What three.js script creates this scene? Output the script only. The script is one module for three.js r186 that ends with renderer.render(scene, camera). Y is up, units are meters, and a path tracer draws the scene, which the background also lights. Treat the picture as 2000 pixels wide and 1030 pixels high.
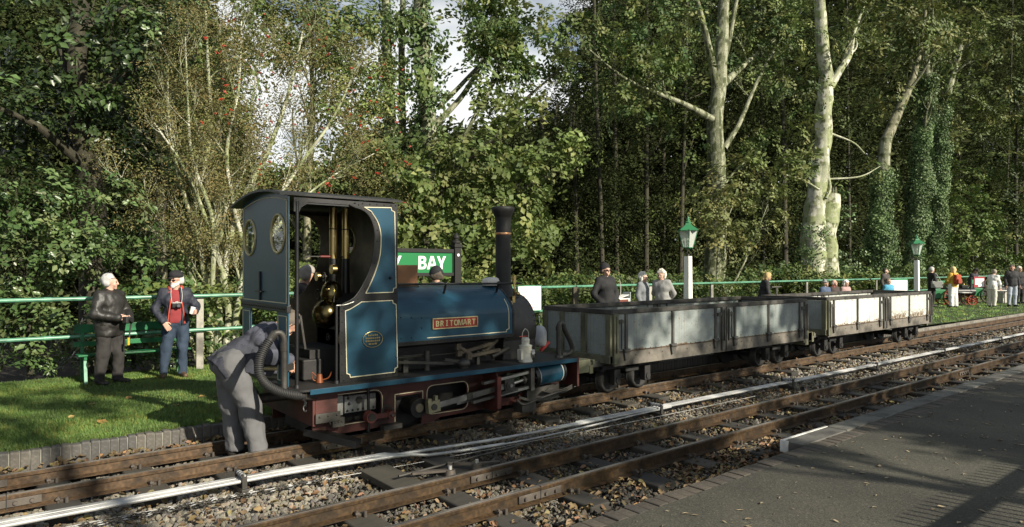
import * as THREE from 'three';
import { mergeGeometries } from 'three/addons/utils/BufferGeometryUtils.js';
import { RoundedBoxGeometry } from 'three/addons/geometries/RoundedBoxGeometry.js';
import { TextGeometry } from 'three/addons/geometries/TextGeometry.js';
import { FontLoader } from 'three/addons/loaders/FontLoader.js';

// ---------------------------------------------------------------- camera, sky, sun, exposure
// World: x runs along the tracks, y is up (0 = rail head), z = -(distance across the tracks from the camera).
const FOC = 1300, PHI = Math.atan2(1600, FOC), SN = Math.sin(PHI), CS = Math.cos(PHI), EYE = 1.8, HOR = 523;
const scene = new THREE.Scene();
const camera = new THREE.PerspectiveCamera(2 * Math.atan(515 / FOC) * 180 / Math.PI, 1024 / 527, 0.1, 1500);
camera.position.set(0, EYE, 0);
camera.lookAt(CS, EYE + 8 / FOC, -SN);
const renderer = new THREE.WebGLRenderer();
renderer.toneMapping = THREE.LinearToneMapping;
renderer.toneMappingExposure = 1.55;
renderer.shadowMap.enabled = true;
const SUN = new THREE.Vector3(0.2, 0.54, 1).normalize();
// a pale autumn sky with broken white cloud, computed once for every direction (used below, after the noise helpers)
const sun = new THREE.DirectionalLight(0xfff6e4, 5);
sun.position.copy(SUN).multiplyScalar(80).add(new THREE.Vector3(14, 0, -10));
sun.target.position.set(14, 0, -10);
sun.castShadow = true; sun.shadow.radius = 1;
Object.assign(sun.shadow.camera, { left: -60, right: 60, top: 40, bottom: -30, near: 1, far: 220 });
sun.shadow.mapSize.set(4096, 4096);
scene.add(sun, sun.target);

// ---------------------------------------------------------------- small helpers
const V = (x, y, z) => new THREE.Vector3(x, y, z);
const W = (s, h, d) => V(s, h, -d);
function px(x, y, d) { const t = (x - 1000) / FOC, Z = d / (SN - t * CS); return V(Z * (t * SN + CS), EYE - (y - HOR) / FOC * Z, -d); }
const depth = (x, d) => d / (SN - (x - 1000) / FOC * CS);
const sAt = (x, d) => px(x, HOR, d).x;
let seed = 12345;
function srand(n) { seed = n >>> 0; }
function rnd() { seed = (seed + 0x6D2B79F5) >>> 0; let t = seed; t = Math.imul(t ^ (t >>> 15), t | 1); t ^= t + Math.imul(t ^ (t >>> 7), t | 61); return ((t ^ (t >>> 14)) >>> 0) / 4294967296; }
const rr = (a, b) => a + (b - a) * rnd();
const gauss = () => (rnd() + rnd() + rnd() + rnd() - 2) * 1.0;
const clamp = (x, a = 0, b = 1) => Math.min(b, Math.max(a, x));
const lerp = (a, b, t) => a + (b - a) * t;
const sst = (a, b, x) => { const t = clamp((x - a) / (b - a)); return t * t * (3 - 2 * t); };
const used = new Map();
function numbered(n) { const k = used.get(n) || 0; used.set(n, k + 1); return k ? n + '_' + String(k).padStart(3, '0') : n; }
function tag(o, label, category, group, kind) {
  if (label) o.userData.label = label;
  if (category) o.userData.category = category;
  if (group) o.userData.group = group;
  if (kind) o.userData.kind = kind;
  return o;
}
function thing(name, label, category, pos, turn = 0, group, kind) {
  const g = new THREE.Group(); g.name = numbered(name); scene.add(g);
  if (pos) g.position.copy(pos); g.rotation.y = turn;
  return tag(g, label, category, group, kind);
}
const hash3 = (x, y, z) => { let n = Math.imul(x, 374761393) ^ Math.imul(y, 668265263) ^ Math.imul(z, 2147483647 - 88); n = Math.imul(n ^ (n >>> 13), 1274126177); return ((n ^ (n >>> 16)) >>> 0) / 4294967296; };
function noise3(x, y, z) {
  const i = Math.floor(x), j = Math.floor(y), k = Math.floor(z); let u = x - i, v = y - j, w = z - k;
  u = u * u * (3 - 2 * u); v = v * v * (3 - 2 * v); w = w * w * (3 - 2 * w);
  const h = hash3;
  return lerp(lerp(lerp(h(i, j, k), h(i + 1, j, k), u), lerp(h(i, j + 1, k), h(i + 1, j + 1, k), u), v),
    lerp(lerp(h(i, j, k + 1), h(i + 1, j, k + 1), u), lerp(h(i, j + 1, k + 1), h(i + 1, j + 1, k + 1), u), v), w);
}
const fbm3 = (x, y, z) => 0.55 * noise3(x, y, z) + 0.3 * noise3(x * 2.1 + 7, y * 2.1, z * 2.1) + 0.15 * noise3(x * 4.3, y * 4.3 + 3, z * 4.3);

function makeSky() {
  const w = 1024, h = 512, d = new Float32Array(w * h * 4);
  for (let j = 0; j < h; j++) for (let i = 0; i < w; i++) {
    const th = (j + 0.5) / h * Math.PI - Math.PI / 2, ph = (i + 0.5) / w * 2 * Math.PI, y = Math.sin(th), x = Math.cos(th) * Math.cos(ph), z = Math.cos(th) * Math.sin(ph);
    const e = clamp(y), t = 1 - Math.exp(-e * 3.2);
    let r = lerp(0.44, 0.045, t), g = lerp(0.50, 0.09, t), b = lerp(0.54, 0.18, t);
    if (y > 0) {
      const k = 1.6 / (y + 0.25), n = fbm3(x * k * 2.2 + 11, 3, z * k * 2.2) * 0.7 + fbm3(x * k * 6, 9, z * k * 6) * 0.3, c = sst(0.32, 0.52, n) * lerp(1, 0.45, sst(0.2, 0.8, y)), q = lerp(0.70, 0.30, sst(0.2, 0.8, y));
      r = lerp(r, q * 0.98, c); g = lerp(g, q, c); b = lerp(b, q * 0.99, c);
    } else { r = 0.10; g = 0.10; b = 0.09; }
    const q = (j * w + i) * 4; d[q] = r; d[q + 1] = g; d[q + 2] = b; d[q + 3] = 1;
  }
  const t = new THREE.DataTexture(d, w, h, THREE.RGBAFormat, THREE.FloatType);
  t.mapping = THREE.EquirectangularReflectionMapping; t.magFilter = THREE.LinearFilter; t.minFilter = THREE.LinearFilter; t.needsUpdate = true;
  scene.background = t; scene.environment = t;
}
makeSky();

// geometry collector: pieces merged into one named mesh, uv in metres by the dominant axis of the normal
class MB {
  constructor() { this.g = []; }
  add(g) {
    let n = g.index ? g : g.clone();
    if (!g.index) { const c = g.attributes.position.count, ix = []; for (let i = 0; i < c; i++) ix.push(i); n.setIndex(ix); }
    for (const k of Object.keys(n.attributes)) if (!['position', 'normal', 'uv', 'color'].includes(k)) n.deleteAttribute(k);
    this.g.push(n); return this;
  }
  box(x0, x1, y0, y1, z0, z1, r = 0) {
    const w = Math.abs(x1 - x0), h = Math.abs(y1 - y0), d = Math.abs(z1 - z0), m = Math.min(w, h, d);
    const g = r && m > 0.006 ? new RoundedBoxGeometry(w, h, d, 1, Math.min(r, m * 0.35)) : new THREE.BoxGeometry(w, h, d);
    return this.add(g.translate((x0 + x1) / 2, (y0 + y1) / 2, (z0 + z1) / 2));
  }
  cyl(p, q, r0, r1 = r0, n = 12, open = false) {
    const dir = q.clone().sub(p), l = dir.length(), g = new THREE.CylinderGeometry(r1, r0, l, n, 1, open);
    g.applyQuaternion(new THREE.Quaternion().setFromUnitVectors(V(0, 1, 0), dir.normalize()));
    return this.add(g.translate((p.x + q.x) / 2, (p.y + q.y) / 2, (p.z + q.z) / 2));
  }
  bar(p, q, w, h, up = V(0, 1, 0)) {                       // box beam from p to q, w across, h along up
    const dir = q.clone().sub(p), l = dir.length(); dir.normalize();
    const side = new THREE.Vector3().crossVectors(up, dir).normalize(), u2 = new THREE.Vector3().crossVectors(dir, side);
    const g = new THREE.BoxGeometry(w, h, l).applyMatrix4(new THREE.Matrix4().makeBasis(side, u2, dir));
    return this.add(g.translate((p.x + q.x) / 2, (p.y + q.y) / 2, (p.z + q.z) / 2));
  }
  tube(pts, r, n = 8, seg, closed = false) {
    const c = new THREE.CatmullRomCurve3(pts, closed, 'centripetal');
    this.add(new THREE.TubeGeometry(c, seg || pts.length * 6, r, n, closed));
    if (!closed) for (const e of [pts[0], pts[pts.length - 1]]) this.add(new THREE.SphereGeometry(r, n, 4).translate(e.x, e.y, e.z));
    return this;
  }
  sph(c, r, sx = 1, sy = 1, sz = 1, n = 12) { return this.add(new THREE.SphereGeometry(r, n, Math.ceil(n * 0.7)).scale(sx, sy, sz).translate(c.x, c.y, c.z)); }
  lathe(prof, c, n = 20, axis) {
    const g = new THREE.LatheGeometry(prof.map(([r, y]) => new THREE.Vector2(r, y)), n);
    if (axis) g.applyQuaternion(new THREE.Quaternion().setFromUnitVectors(V(0, 1, 0), axis));
    return this.add(g.translate(c.x, c.y, c.z));
  }
  ext(shape, depthZ, m4, bevel = 0, cs = 10) {               // extrude a Shape (xy) along z then transform
    const g = new THREE.ExtrudeGeometry(shape, { depth: depthZ, bevelEnabled: bevel > 0, bevelSize: bevel, bevelThickness: bevel, bevelSegments: 1, curveSegments: cs });
    if (m4) g.applyMatrix4(m4);
    return this.add(g);
  }
  geo(uv = 'box') {
    const list = this.g.map(g => g);
    for (const g of list) {
      const p = g.attributes.position, n = g.attributes.normal, c = p.count;
      if (uv === 'keep' && g.attributes.uv) continue;
      const a = new Float32Array(c * 2);
      for (let i = 0; i < c; i++) {
        const ax = Math.abs(n.getX(i)), ay = Math.abs(n.getY(i)), az = Math.abs(n.getZ(i));
        if (ay > ax && ay > az) { a[2 * i] = p.getX(i); a[2 * i + 1] = p.getZ(i); }
        else if (ax > az) { a[2 * i] = p.getZ(i); a[2 * i + 1] = p.getY(i); }
        else { a[2 * i] = p.getX(i); a[2 * i + 1] = p.getY(i); }
      }
      g.setAttribute('uv', new THREE.BufferAttribute(a, 2));
    }
    return list.length === 1 ? list[0] : mergeGeometries(list, false);
  }
  build(name, material, parent = scene, uv) {
    const m = new THREE.Mesh(this.geo(uv), material);
    m.name = parent === scene ? numbered(name) : name; m.castShadow = m.receiveShadow = true;
    parent.add(m); return m;
  }
}
MB.prototype.w = function (name, material, parent, kind) {           // build from world coordinates under a parent that is not turned
  const g = this.geo(); parent.updateWorldMatrix(true, false); const e = parent.matrixWorld.elements; g.translate(-e[12], -e[13], -e[14]);
  const m = put(name, g, material, parent); if (kind) m.userData.kind = kind; return m;
};
const mb = () => new MB();
function put(name, geometry, material, parent, pos, rot, scl) {       // one piece sharing a geometry
  const m = new THREE.Mesh(geometry, material); m.name = name; m.castShadow = m.receiveShadow = true;
  if (pos) m.position.copy(pos); if (rot) m.rotation.set(...rot); if (scl) m.scale.set(...scl);
  parent.add(m); return m;
}

// ---------------------------------------------------------------- textures
function tileNoise(cells, sd) {                            // tileable value noise on the unit square
  const g = new Float32Array(cells * cells); let q = seed; srand(sd); for (let i = 0; i < g.length; i++) g[i] = rnd(); seed = q;
  return (u, v) => {
    const x = ((u % 1) + 1) % 1 * cells, y = ((v % 1) + 1) % 1 * cells, i = Math.floor(x), j = Math.floor(y); let a = x - i, b = y - j; a = a * a * (3 - 2 * a); b = b * b * (3 - 2 * b);
    const i0 = i % cells, i1 = (i + 1) % cells, j0 = (j % cells) * cells, j1 = ((j + 1) % cells) * cells;
    return lerp(lerp(g[j0 + i0], g[j0 + i1], a), lerp(g[j1 + i0], g[j1 + i1], a), b);
  };
}
function tileFbm(c0, oct, sd, gain = 0.5) {
  const ns = []; let amp = 1, tot = 0; for (let o = 0; o < oct; o++) { ns.push([tileNoise(c0 << o, sd + o * 17), amp]); tot += amp; amp *= gain; }
  return (u, v) => { let s = 0; for (const [n, a] of ns) s += n(u, v) * a; return s / tot; };
}
function tex(w, h, fn, srgb = true, metresX = 1, metresY = metresX) {
  const d = new Uint8Array(w * h * 4);
  for (let y = 0; y < h; y++) for (let x = 0; x < w; x++) {
    const c = fn((x + 0.5) / w, (y + 0.5) / h), i = (y * w + x) * 4;
    if (typeof c === 'number') d[i] = d[i + 1] = d[i + 2] = clamp(c) * 255; else { d[i] = clamp(c[0]) * 255; d[i + 1] = clamp(c[1]) * 255; d[i + 2] = clamp(c[2]) * 255; }
    d[i + 3] = 255;
  }
  const t = new THREE.DataTexture(d, w, h, THREE.RGBAFormat);
  t.wrapS = t.wrapT = THREE.RepeatWrapping; t.magFilter = THREE.LinearFilter; t.minFilter = THREE.LinearMipmapLinearFilter; t.generateMipmaps = true;
  if (srgb) t.colorSpace = THREE.SRGBColorSpace;
  t.repeat.set(1 / metresX, 1 / metresY); t.needsUpdate = true; return t;
}
const lin = (r, g, b) => new THREE.Color().setRGB(r, g, b);
function M(color, rough = 0.7, o = {}) {
  const c = Array.isArray(color) ? lin(...color) : new THREE.Color(color);
  return new (o.phys ? THREE.MeshPhysicalMaterial : THREE.MeshStandardMaterial)(Object.assign({ color: c, roughness: rough }, (({ phys, ...r }) => r)(o)));
}
const fA = tileFbm(4, 6, 11), fB = tileFbm(8, 5, 37), fC = tileFbm(32, 3, 71), fD = tileFbm(3, 4, 91), fS = tileNoise(256, 5), fS2 = tileNoise(128, 6);
const T = {};
T.grime = tex(512, 512, (u, v) => { const a = fA(u, v), b = fC(u, v); return 0.62 + 0.34 * sst(0.3, 0.65, a) + 0.16 * (b - 0.5); }, true, 1.3);
T.soft = tex(512, 512, (u, v) => { const a = fA(u, v), b = fC(u, v); return 0.88 + 0.16 * sst(0.3, 0.7, a) + 0.05 * (b - 0.5); }, true, 2.2);
T.grimeBump = tex(512, 512, (u, v) => 0.5 * fB(u, v) + 0.5 * fC(u, v), false, 0.6);
T.rust = tex(512, 512, (u, v) => { const a = fA(u, v), b = fC(u, v), k = sst(0.35, 0.65, a), n = 0.75 + 0.5 * (b - 0.5); return [lerp(0.44, 0.60, k) * n, lerp(0.35, 0.47, k) * n, lerp(0.25, 0.33, k) * n]; }, true, 0.7);
T.wood = tex(512, 512, (u, v) => { const g = fB(u * 1, v * 8) * 0.5 + fC(u, v * 6) * 0.5, a = fA(u, v); const c = 0.22 + 0.16 * g + 0.10 * a; return [c * 1.04, c, c * 0.9]; }, true, 1.0);
T.asphalt = tex(1024, 1024, (u, v) => { const s = fS(u, v), s2 = fS(u * 2 + 0.3, v * 2), a = fA(u, v); const pt = fD(u, v), cr = Math.abs(fB(u, v) - 0.5) < 0.004 && pt > 0.5 ? -0.1 : 0; let c = 0.27 + cr + 0.16 * (pt - 0.5) + 0.07 * (a - 0.5) + 0.10 * (s - 0.5) + 0.08 * (s2 - 0.5); if (s > 0.92) c += 0.10; return [c * 1.03, c, c * 0.88]; }, true, 2.3);
T.patch = tileFbm(3, 5, 501);
T.asphaltBump = tex(1024, 1024, (u, v) => 0.5 * fS(u, v) + 0.5 * fS(u * 2 + 0.3, v * 2), false, 2.3);
T.soil = tex(512, 512, (u, v) => { const a = fA(u, v), b = fC(u, v); const c = 0.20 + 0.12 * (a - 0.5) + 0.2 * (b - 0.5); return [c * 1.08, c, c * 0.82]; }, true, 1.5);
T.grass = tex(1024, 1024, (u, v) => { const a = fD(u, v), b = fC(u * 2, v * 2), s = fS(u, v); const k = 0.78 + 0.5 * (b - 0.5) + 0.3 * (s - 0.5); return [lerp(0.25, 0.36, a) * k, lerp(0.38, 0.44, a) * k, lerp(0.13, 0.17, a) * k]; }, true, 3);
T.bark = tex(512, 512, (u, v) => { const a = fA(u, v * 0.5), b = fC(u * 1, v * 1), k = sst(0.45, 0.62, a); const n = 0.85 + 0.5 * (b - 0.5); return [lerp(0.76, 0.36, k) * n, lerp(0.76, 0.39, k) * n, lerp(0.68, 0.24, k) * n]; }, true, 0.9);
T.barkPale = tex(512, 512, (u, v) => { const a = fA(u, v), b = fC(u, v), d = fB(u + 0.3, v); const n = 0.9 + 0.4 * (b - 0.5), k = sst(0.5, 0.62, a), bl = sst(0.64, 0.7, d); const c = [lerp(0.80, 0.55, k) * n, lerp(0.79, 0.56, k) * n, lerp(0.70, 0.42, k) * n]; return c.map(x => x * (1 - 0.7 * bl)); }, true, 1.1);
T.beech = tex(512, 512, (u, v) => { const a = fA(u, v), b = fC(u, v * 0.3), d = fB(u, v); const n = 0.93 + 0.3 * (b - 0.5), k = sst(0.44, 0.60, a), l = sst(0.55, 0.68, d) * 0.22; return [lerp(0.86, 0.60, k) * n - l, lerp(0.86, 0.64, k) * n - l, lerp(0.80, 0.46, k) * n - l]; }, true, 1.6);
T.barkDark = tex(256, 256, (u, v) => { const b = fC(u, v), a = fA(u, v); const c = 0.42 + 0.14 * (a - 0.5) + 0.2 * (b - 0.5); return [c * 1.02, c, c * 0.85]; }, true, 0.8);
T.barkBump = tex(512, 512, (u, v) => 0.4 * fA(u, v) + 0.6 * fB(u * 3, v), false, 0.8);
T.brick = tex(256, 256, (u, v) => { const a = fA(u, v), b = fC(u, v); const c = 0.72 + 0.2 * (a - 0.5) + 0.22 * (b - 0.5); return [c * 1.03, c, c * 0.96]; }, true, 0.5);
T.fabricBump = tex(256, 256, (u, v) => fB(u, v), false, 0.25);

// shared materials
const MT = {
  black: M([0.012, 0.012, 0.012], 0.42, { map: T.grime, bumpMap: T.grimeBump, bumpScale: 0.0006 }),
  sooty: M([0.02, 0.019, 0.018], 0.62, { map: T.grime, bumpMap: T.grimeBump, bumpScale: 0.0015 }),
  blue: M([0.013, 0.062, 0.102], 0.36, { map: T.soft, bumpMap: T.grimeBump, bumpScale: 0.0004, phys: true, clearcoat: 0.2, clearcoatRoughness: 0.3, specularIntensity: 0.6 }),
  red: M([0.08, 0.021, 0.015], 0.55, { map: T.grime, bumpMap: T.grimeBump, bumpScale: 0.0008 }),
  cream: M([0.62, 0.56, 0.38], 0.5),
  darkBrass: M([0.15, 0.12, 0.05], 0.22, { metalness: 1 }),
  brass: M([0.50, 0.38, 0.16], 0.3, { metalness: 1 }),
  oldBrass: M([0.5, 0.44, 0.24], 0.45, { metalness: 0.55, bumpMap: T.grimeBump, bumpScale: 0.001 }),
  copper: M([0.6, 0.32, 0.17], 0.35, { metalness: 1 }),
  steel: M([0.55, 0.54, 0.50], 0.38, { metalness: 0.85, map: T.grime }),
  iron: M([0.085, 0.08, 0.07], 0.55, { metalness: 0.4, map: T.grime, bumpMap: T.grimeBump, bumpScale: 0.001 }),
  cabIn: M([0.17, 0.145, 0.095], 0.6, { map: T.grime }),
  rust: M([0.55, 0.55, 0.55], 0.68, { map: T.rust, bumpMap: T.grimeBump, bumpScale: 0.0012, metalness: 0.15 }),
  railTop: M([0.36, 0.33, 0.29], 0.42, { metalness: 0.5, map: T.grime }),
  sleeper: M([0.42, 0.42, 0.42], 0.85, { map: T.wood, bumpMap: T.wood, bumpScale: 0.006 }),
  galv: M([0.56, 0.56, 0.54], 0.42, { map: T.grime, metalness: 0.15 }),
  white: M([0.80, 0.79, 0.74], 0.5, { map: T.grime }),
  green: M([0.018, 0.17, 0.06], 0.4, { map: T.grime }),
  railGreen: M([0.14, 0.36, 0.23], 0.30, { map: T.grime }),
  concrete: M([0.42, 0.40, 0.34], 0.85, { map: T.grime, bumpMap: T.grimeBump, bumpScale: 0.003 }),
  rubber: M([0.025, 0.025, 0.024], 0.6),
};
// ---------------------------------------------------------------- the setting: ground, lawn, platform, kerb
function lawnH(s, d) {
  const near = 0.115 - 0.175 * sst(7.8, 12.6, d), far = 0.015 + 0.07 * sst(7.6, 8.8, d) - 0.035 * sst(9, 14, d);
  return lerp(near, far, sst(14, 34, s));
}
function sheet(x0, x1, nx, d0, d1, nd, hf, warp) {
  const g = new THREE.PlaneGeometry(1, 1, nx, nd), p = g.attributes.position, uv = g.attributes.uv;
  for (let i = 0; i < p.count; i++) {
    const s = lerp(x0, x1, p.getX(i) + 0.5), d = lerp(d0, d1, p.getY(i) + 0.5);
    p.setXYZ(i, s, hf(s, d), -d); uv.setXY(i, s, d);
  }
  g.computeVertexNormals(); return g;
}
const BED = -0.20; MT.stone = M([0.26, 0.24, 0.20], 0.9, { map: T.grime, bumpMap: T.grimeBump, bumpScale: 0.004 });
{
  const far = (s, d) => d < 13.4 ? BED - 0.06 : BED - 0.10 - 0.5 * sst(13.4, 18, d) + 0.25 * (fbm3(s * 0.3, 1, d * 0.3) - 0.5);
  // one ground sheet to the horizon, finer near the place
  const xs = [-600, -200, -80, -30]; for (let s = -20; s <= 90; s += 1.25) xs.push(s); xs.push(120, 200, 600);
  const ds = [-600, -200, -60, -25, -12, -4, 0, 3, 7.6, 13.3]; for (let d = 14; d <= 50; d += 1.25) ds.push(d); ds.push(70, 110, 250, 700);
  const g = new THREE.PlaneGeometry(1, 1, xs.length - 1, ds.length - 1), p = g.attributes.position, uv = g.attributes.uv;
  for (let j = 0; j < ds.length; j++) for (let i = 0; i < xs.length; i++) { const k = j * xs.length + i; p.setXYZ(k, xs[i], far(xs[i], ds[j]), -ds[j]); uv.setXY(k, xs[i], ds[j]); }
  const ix = []; for (let j = 0; j < ds.length - 1; j++) for (let i = 0; i < xs.length - 1; i++) { const a = j * xs.length + i, b = a + 1, c = a + xs.length, e = c + 1; ix.push(a, b, c, b, e, c); }
  g.setIndex(ix); g.computeVertexNormals();
  const m = new THREE.Mesh(g, M([0.30, 0.27, 0.22], 1, { map: T.soil, bumpMap: T.grimeBump, bumpScale: 0.02 })); m.name = 'ground'; m.receiveShadow = true; scene.add(m); tag(m, 'dark woodland soil beyond the railing', null, null, 'structure');
}
{
  const hB = (s, d) => BED + 0.10 * sst(7.30, 7.5, d) + 0.05 * sst(3.6, 3.42, d) + 0.03 * (fbm3(s * 3, 0, d * 3) - 0.5);
  const m = new THREE.Mesh(sheet(-6, 110, 520, 3.1, 7.7, 40, hB), M([0.32, 0.29, 0.24], 1, { map: T.soil, bumpMap: T.grimeBump, bumpScale: 0.015 }));
  m.name = 'track_bed'; m.receiveShadow = true; scene.add(m); tag(m, 'dark ballast bed under the two tracks', null, null, 'structure');
}
const hLawn = (s, d) => lawnH(s, d) + 0.012 * (fbm3(s * 2, 5, d * 2) - 0.5);
{
  const m = new THREE.Mesh(sheet(-8, 110, 300, 7.62, 13.6, 26, hLawn), M([0.45, 0.46, 0.34], 0.95, { map: T.grass, bumpMap: T.grimeBump, bumpScale: 0.012 }));
  m.name = 'lawn'; m.receiveShadow = true; scene.add(m); tag(m, 'mown green lawn between the kerb and the railing', null, null, 'structure');
}
const PH = 0.10;
{
  const g = mb(); g.box(-6, 110, BED - 0.1, PH, -3.02, 5.2);
  const m = g.build('platform', M([0.85, 0.85, 0.80], 0.92, { map: T.asphalt, bumpMap: T.asphaltBump, bumpScale: 0.002 })); tag(m, 'dark asphalt station platform surface', null, null, 'structure');
  // soldier course of bricks along the platform edge
  const root = thing('platform_edging', 'row of worn paving bricks edging the asphalt platform', null, null, 0, null, 'structure');
  const gs = []; srand(77);
  for (let i = 0; i < 4; i++) { const b = mb().box(-0.0515, 0.0515, -0.11, 0, -0.0775, 0.0775, 0.008).geo(); gs.push(b); }
  const ms = [[0.12, 0.11, 0.095], [0.145, 0.13, 0.11], [0.105, 0.10, 0.092], [0.165, 0.148, 0.122]].map(c => M(c, 0.9, { map: T.brick, bumpMap: T.grimeBump, bumpScale: 0.003 }));
  let n = 0; const rest = mb();
  for (let s = 1.6; s < 60; s += 0.108) {
    const p = W(s, PH + rr(-0.006, 0.005), 3.10 + rr(-0.004, 0.004));
    if (n++ < 260) put('brick', gs[n % 4], ms[Math.floor(rr(0, 4))], root, p, [rr(-.01, .01), rr(-.015, .015), rr(-.012, .012)]);
    else rest.box(s - 0.0515, s + 0.0515, p.y - 0.1, p.y, -3.1775, -3.0225);
  }
  rest.build('brick_row', ms[0], root).userData.kind = 'stuff';
  mb().box(-6, 110, BED - 0.05, PH - 0.018, -3.19, -3.015).build('mortar_bed', MT.concrete, root);
  // coping slabs from the ramp end on
  const slab = [[0.125, 0.12, 0.105], [0.145, 0.14, 0.12], [0.13, 0.13, 0.115]].map(c => M(c, 0.88, { map: T.grime, bumpMap: T.grimeBump, bumpScale: 0.003 }));
  const cop = thing('platform_coping', 'low concrete coping slabs with a white painted edge', null, null, 0, null, 'structure');
  for (let s = 6.17, k = 0; s < 60; s += 0.92, k++) {
    mb().box(s, s + 0.91, BED - 0.03, PH + 0.006 + (k % 3) * 0.002, -3.405, -3.185, 0.008).build('slab', slab[k % 3], cop);
    if (k < 1) mb().box(s + 0.001, s + 0.909, PH - 0.055, PH + 0.012, -3.4105, -3.385).build('white_edge', MT.white, cop);
  }
  mb().box(6.155, 6.172, PH - 0.10, PH + 0.0125, -3.412, -3.33).build('white_end', MT.white, cop);
}
{
  // brick kerb, on end, between track and lawn
  const root = thing('brick_kerb', 'kerb of dark engineering bricks set on end along the lawn', null, null, 0, null, 'structure'); srand(99);
  const gs = []; for (let i = 0; i < 4; i++) gs.push(mb().box(-0.0358 - i * 0.0008, 0.0358 + i * 0.0008, -0.26, 0, -0.055, 0.055, 0.012).geo());
  const ms = [[0.19, 0.19, 0.185], [0.22, 0.215, 0.20], [0.165, 0.168, 0.17], [0.235, 0.225, 0.205]].map(c => M(c, 0.75, { map: T.brick, bumpMap: T.grimeBump, bumpScale: 0.004 }));
  let n = 0;
  for (let s = -0.4; s < 20; s += 0.0785) put('brick', gs[n % 4], ms[Math.floor(rr(0, 4))], root, W(s, 0.122 + rr(-0.007, 0.008), 7.585 + rr(-0.003, 0.003)), [rr(-.02, .02), rr(-.03, .03), rr(-.02, .02)]), n++;
  mb().box(-6, 20, BED - 0.05, 0.113, -7.625, -7.541).build('mortar', M([0.30, 0.29, 0.25], 0.95, { map: T.grime }), root);
  mb().box(20.02, 110, BED - 0.05, 0.02, -7.63, -7.55, 0.01).build('concrete_edge', MT.stone, root);
}
// grass blades on the lawn: tufts
{
  const g = mb(); srand(5);
  for (let i = 0; i < 7; i++) {
    const a = rr(0, 6.28), l = rr(0.018, 0.045), w = 0.0035, x = rr(-.03, .03), z = rr(-.03, .03), lx = Math.cos(a) * l * rr(.2, .8), lz = Math.sin(a) * l * rr(.2, .8), ox = -Math.sin(a) * w, oz = Math.cos(a) * w;
    const b = new THREE.BufferGeometry(); b.setAttribute('position', new THREE.Float32BufferAttribute([x - ox, 0, z - oz, x + ox, 0, z + oz, x + lx, l, z + lz], 3)); b.setIndex([0, 1, 2]); b.computeVertexNormals(); g.add(b);
  }
  const pts = [];
  const addT = (s, d) => { if (d > 7.64 && d < 13.5) pts.push([s, d]); };
  for (let i = 0; i < 46000; i++) addT(rr(-0.5, 4.6), 7.64 + 5.8 * Math.pow(rnd(), 1.25));
  for (let i = 0; i < 9000; i++) addT(rr(4.6, 16), rr(7.64, 10.5));
  for (let i = 0; i < 9000; i++) addT(rr(20, 62), rr(7.64, 13.4));
  const im = new THREE.InstancedMesh(g.geo(), M([0.10, 0.175, 0.036], 0.7, { side: THREE.DoubleSide }), pts.length), m4 = new THREE.Matrix4(), q = new THREE.Quaternion(), c = new THREE.Color();
  pts.forEach(([s, d], i) => { const k = rr(0.8, 1.5) * (s > 20 ? 1.4 : 1); q.setFromAxisAngle(V(0, 1, 0), rr(0, 6.28)); m4.compose(W(s, hLawn(s, d) - 0.004, d), q, V(k, k * rr(.6, 1.1), k)); im.setMatrixAt(i, m4); const pn = fbm3(s * 1.3, 8, d * 1.3), w = rr(0.65, 1.25) * lerp(0.8, 1.25, sst(0.35, 0.65, pn)) * (s > 20 ? 2.1 : 1), y = rnd() < 0.10 + 0.25 * sst(0.55, 0.7, pn) ? 1.7 : 1; im.setColorAt(i, c.setRGB(w * y, w, w)); });  // far blades coloured brighter, so that end of the lawn looks sunlit
  im.name = 'grass'; im.castShadow = im.receiveShadow = true; tag(im, 'short green grass blades of the lawn', null, null, 'stuff'); scene.add(im);
}
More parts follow.
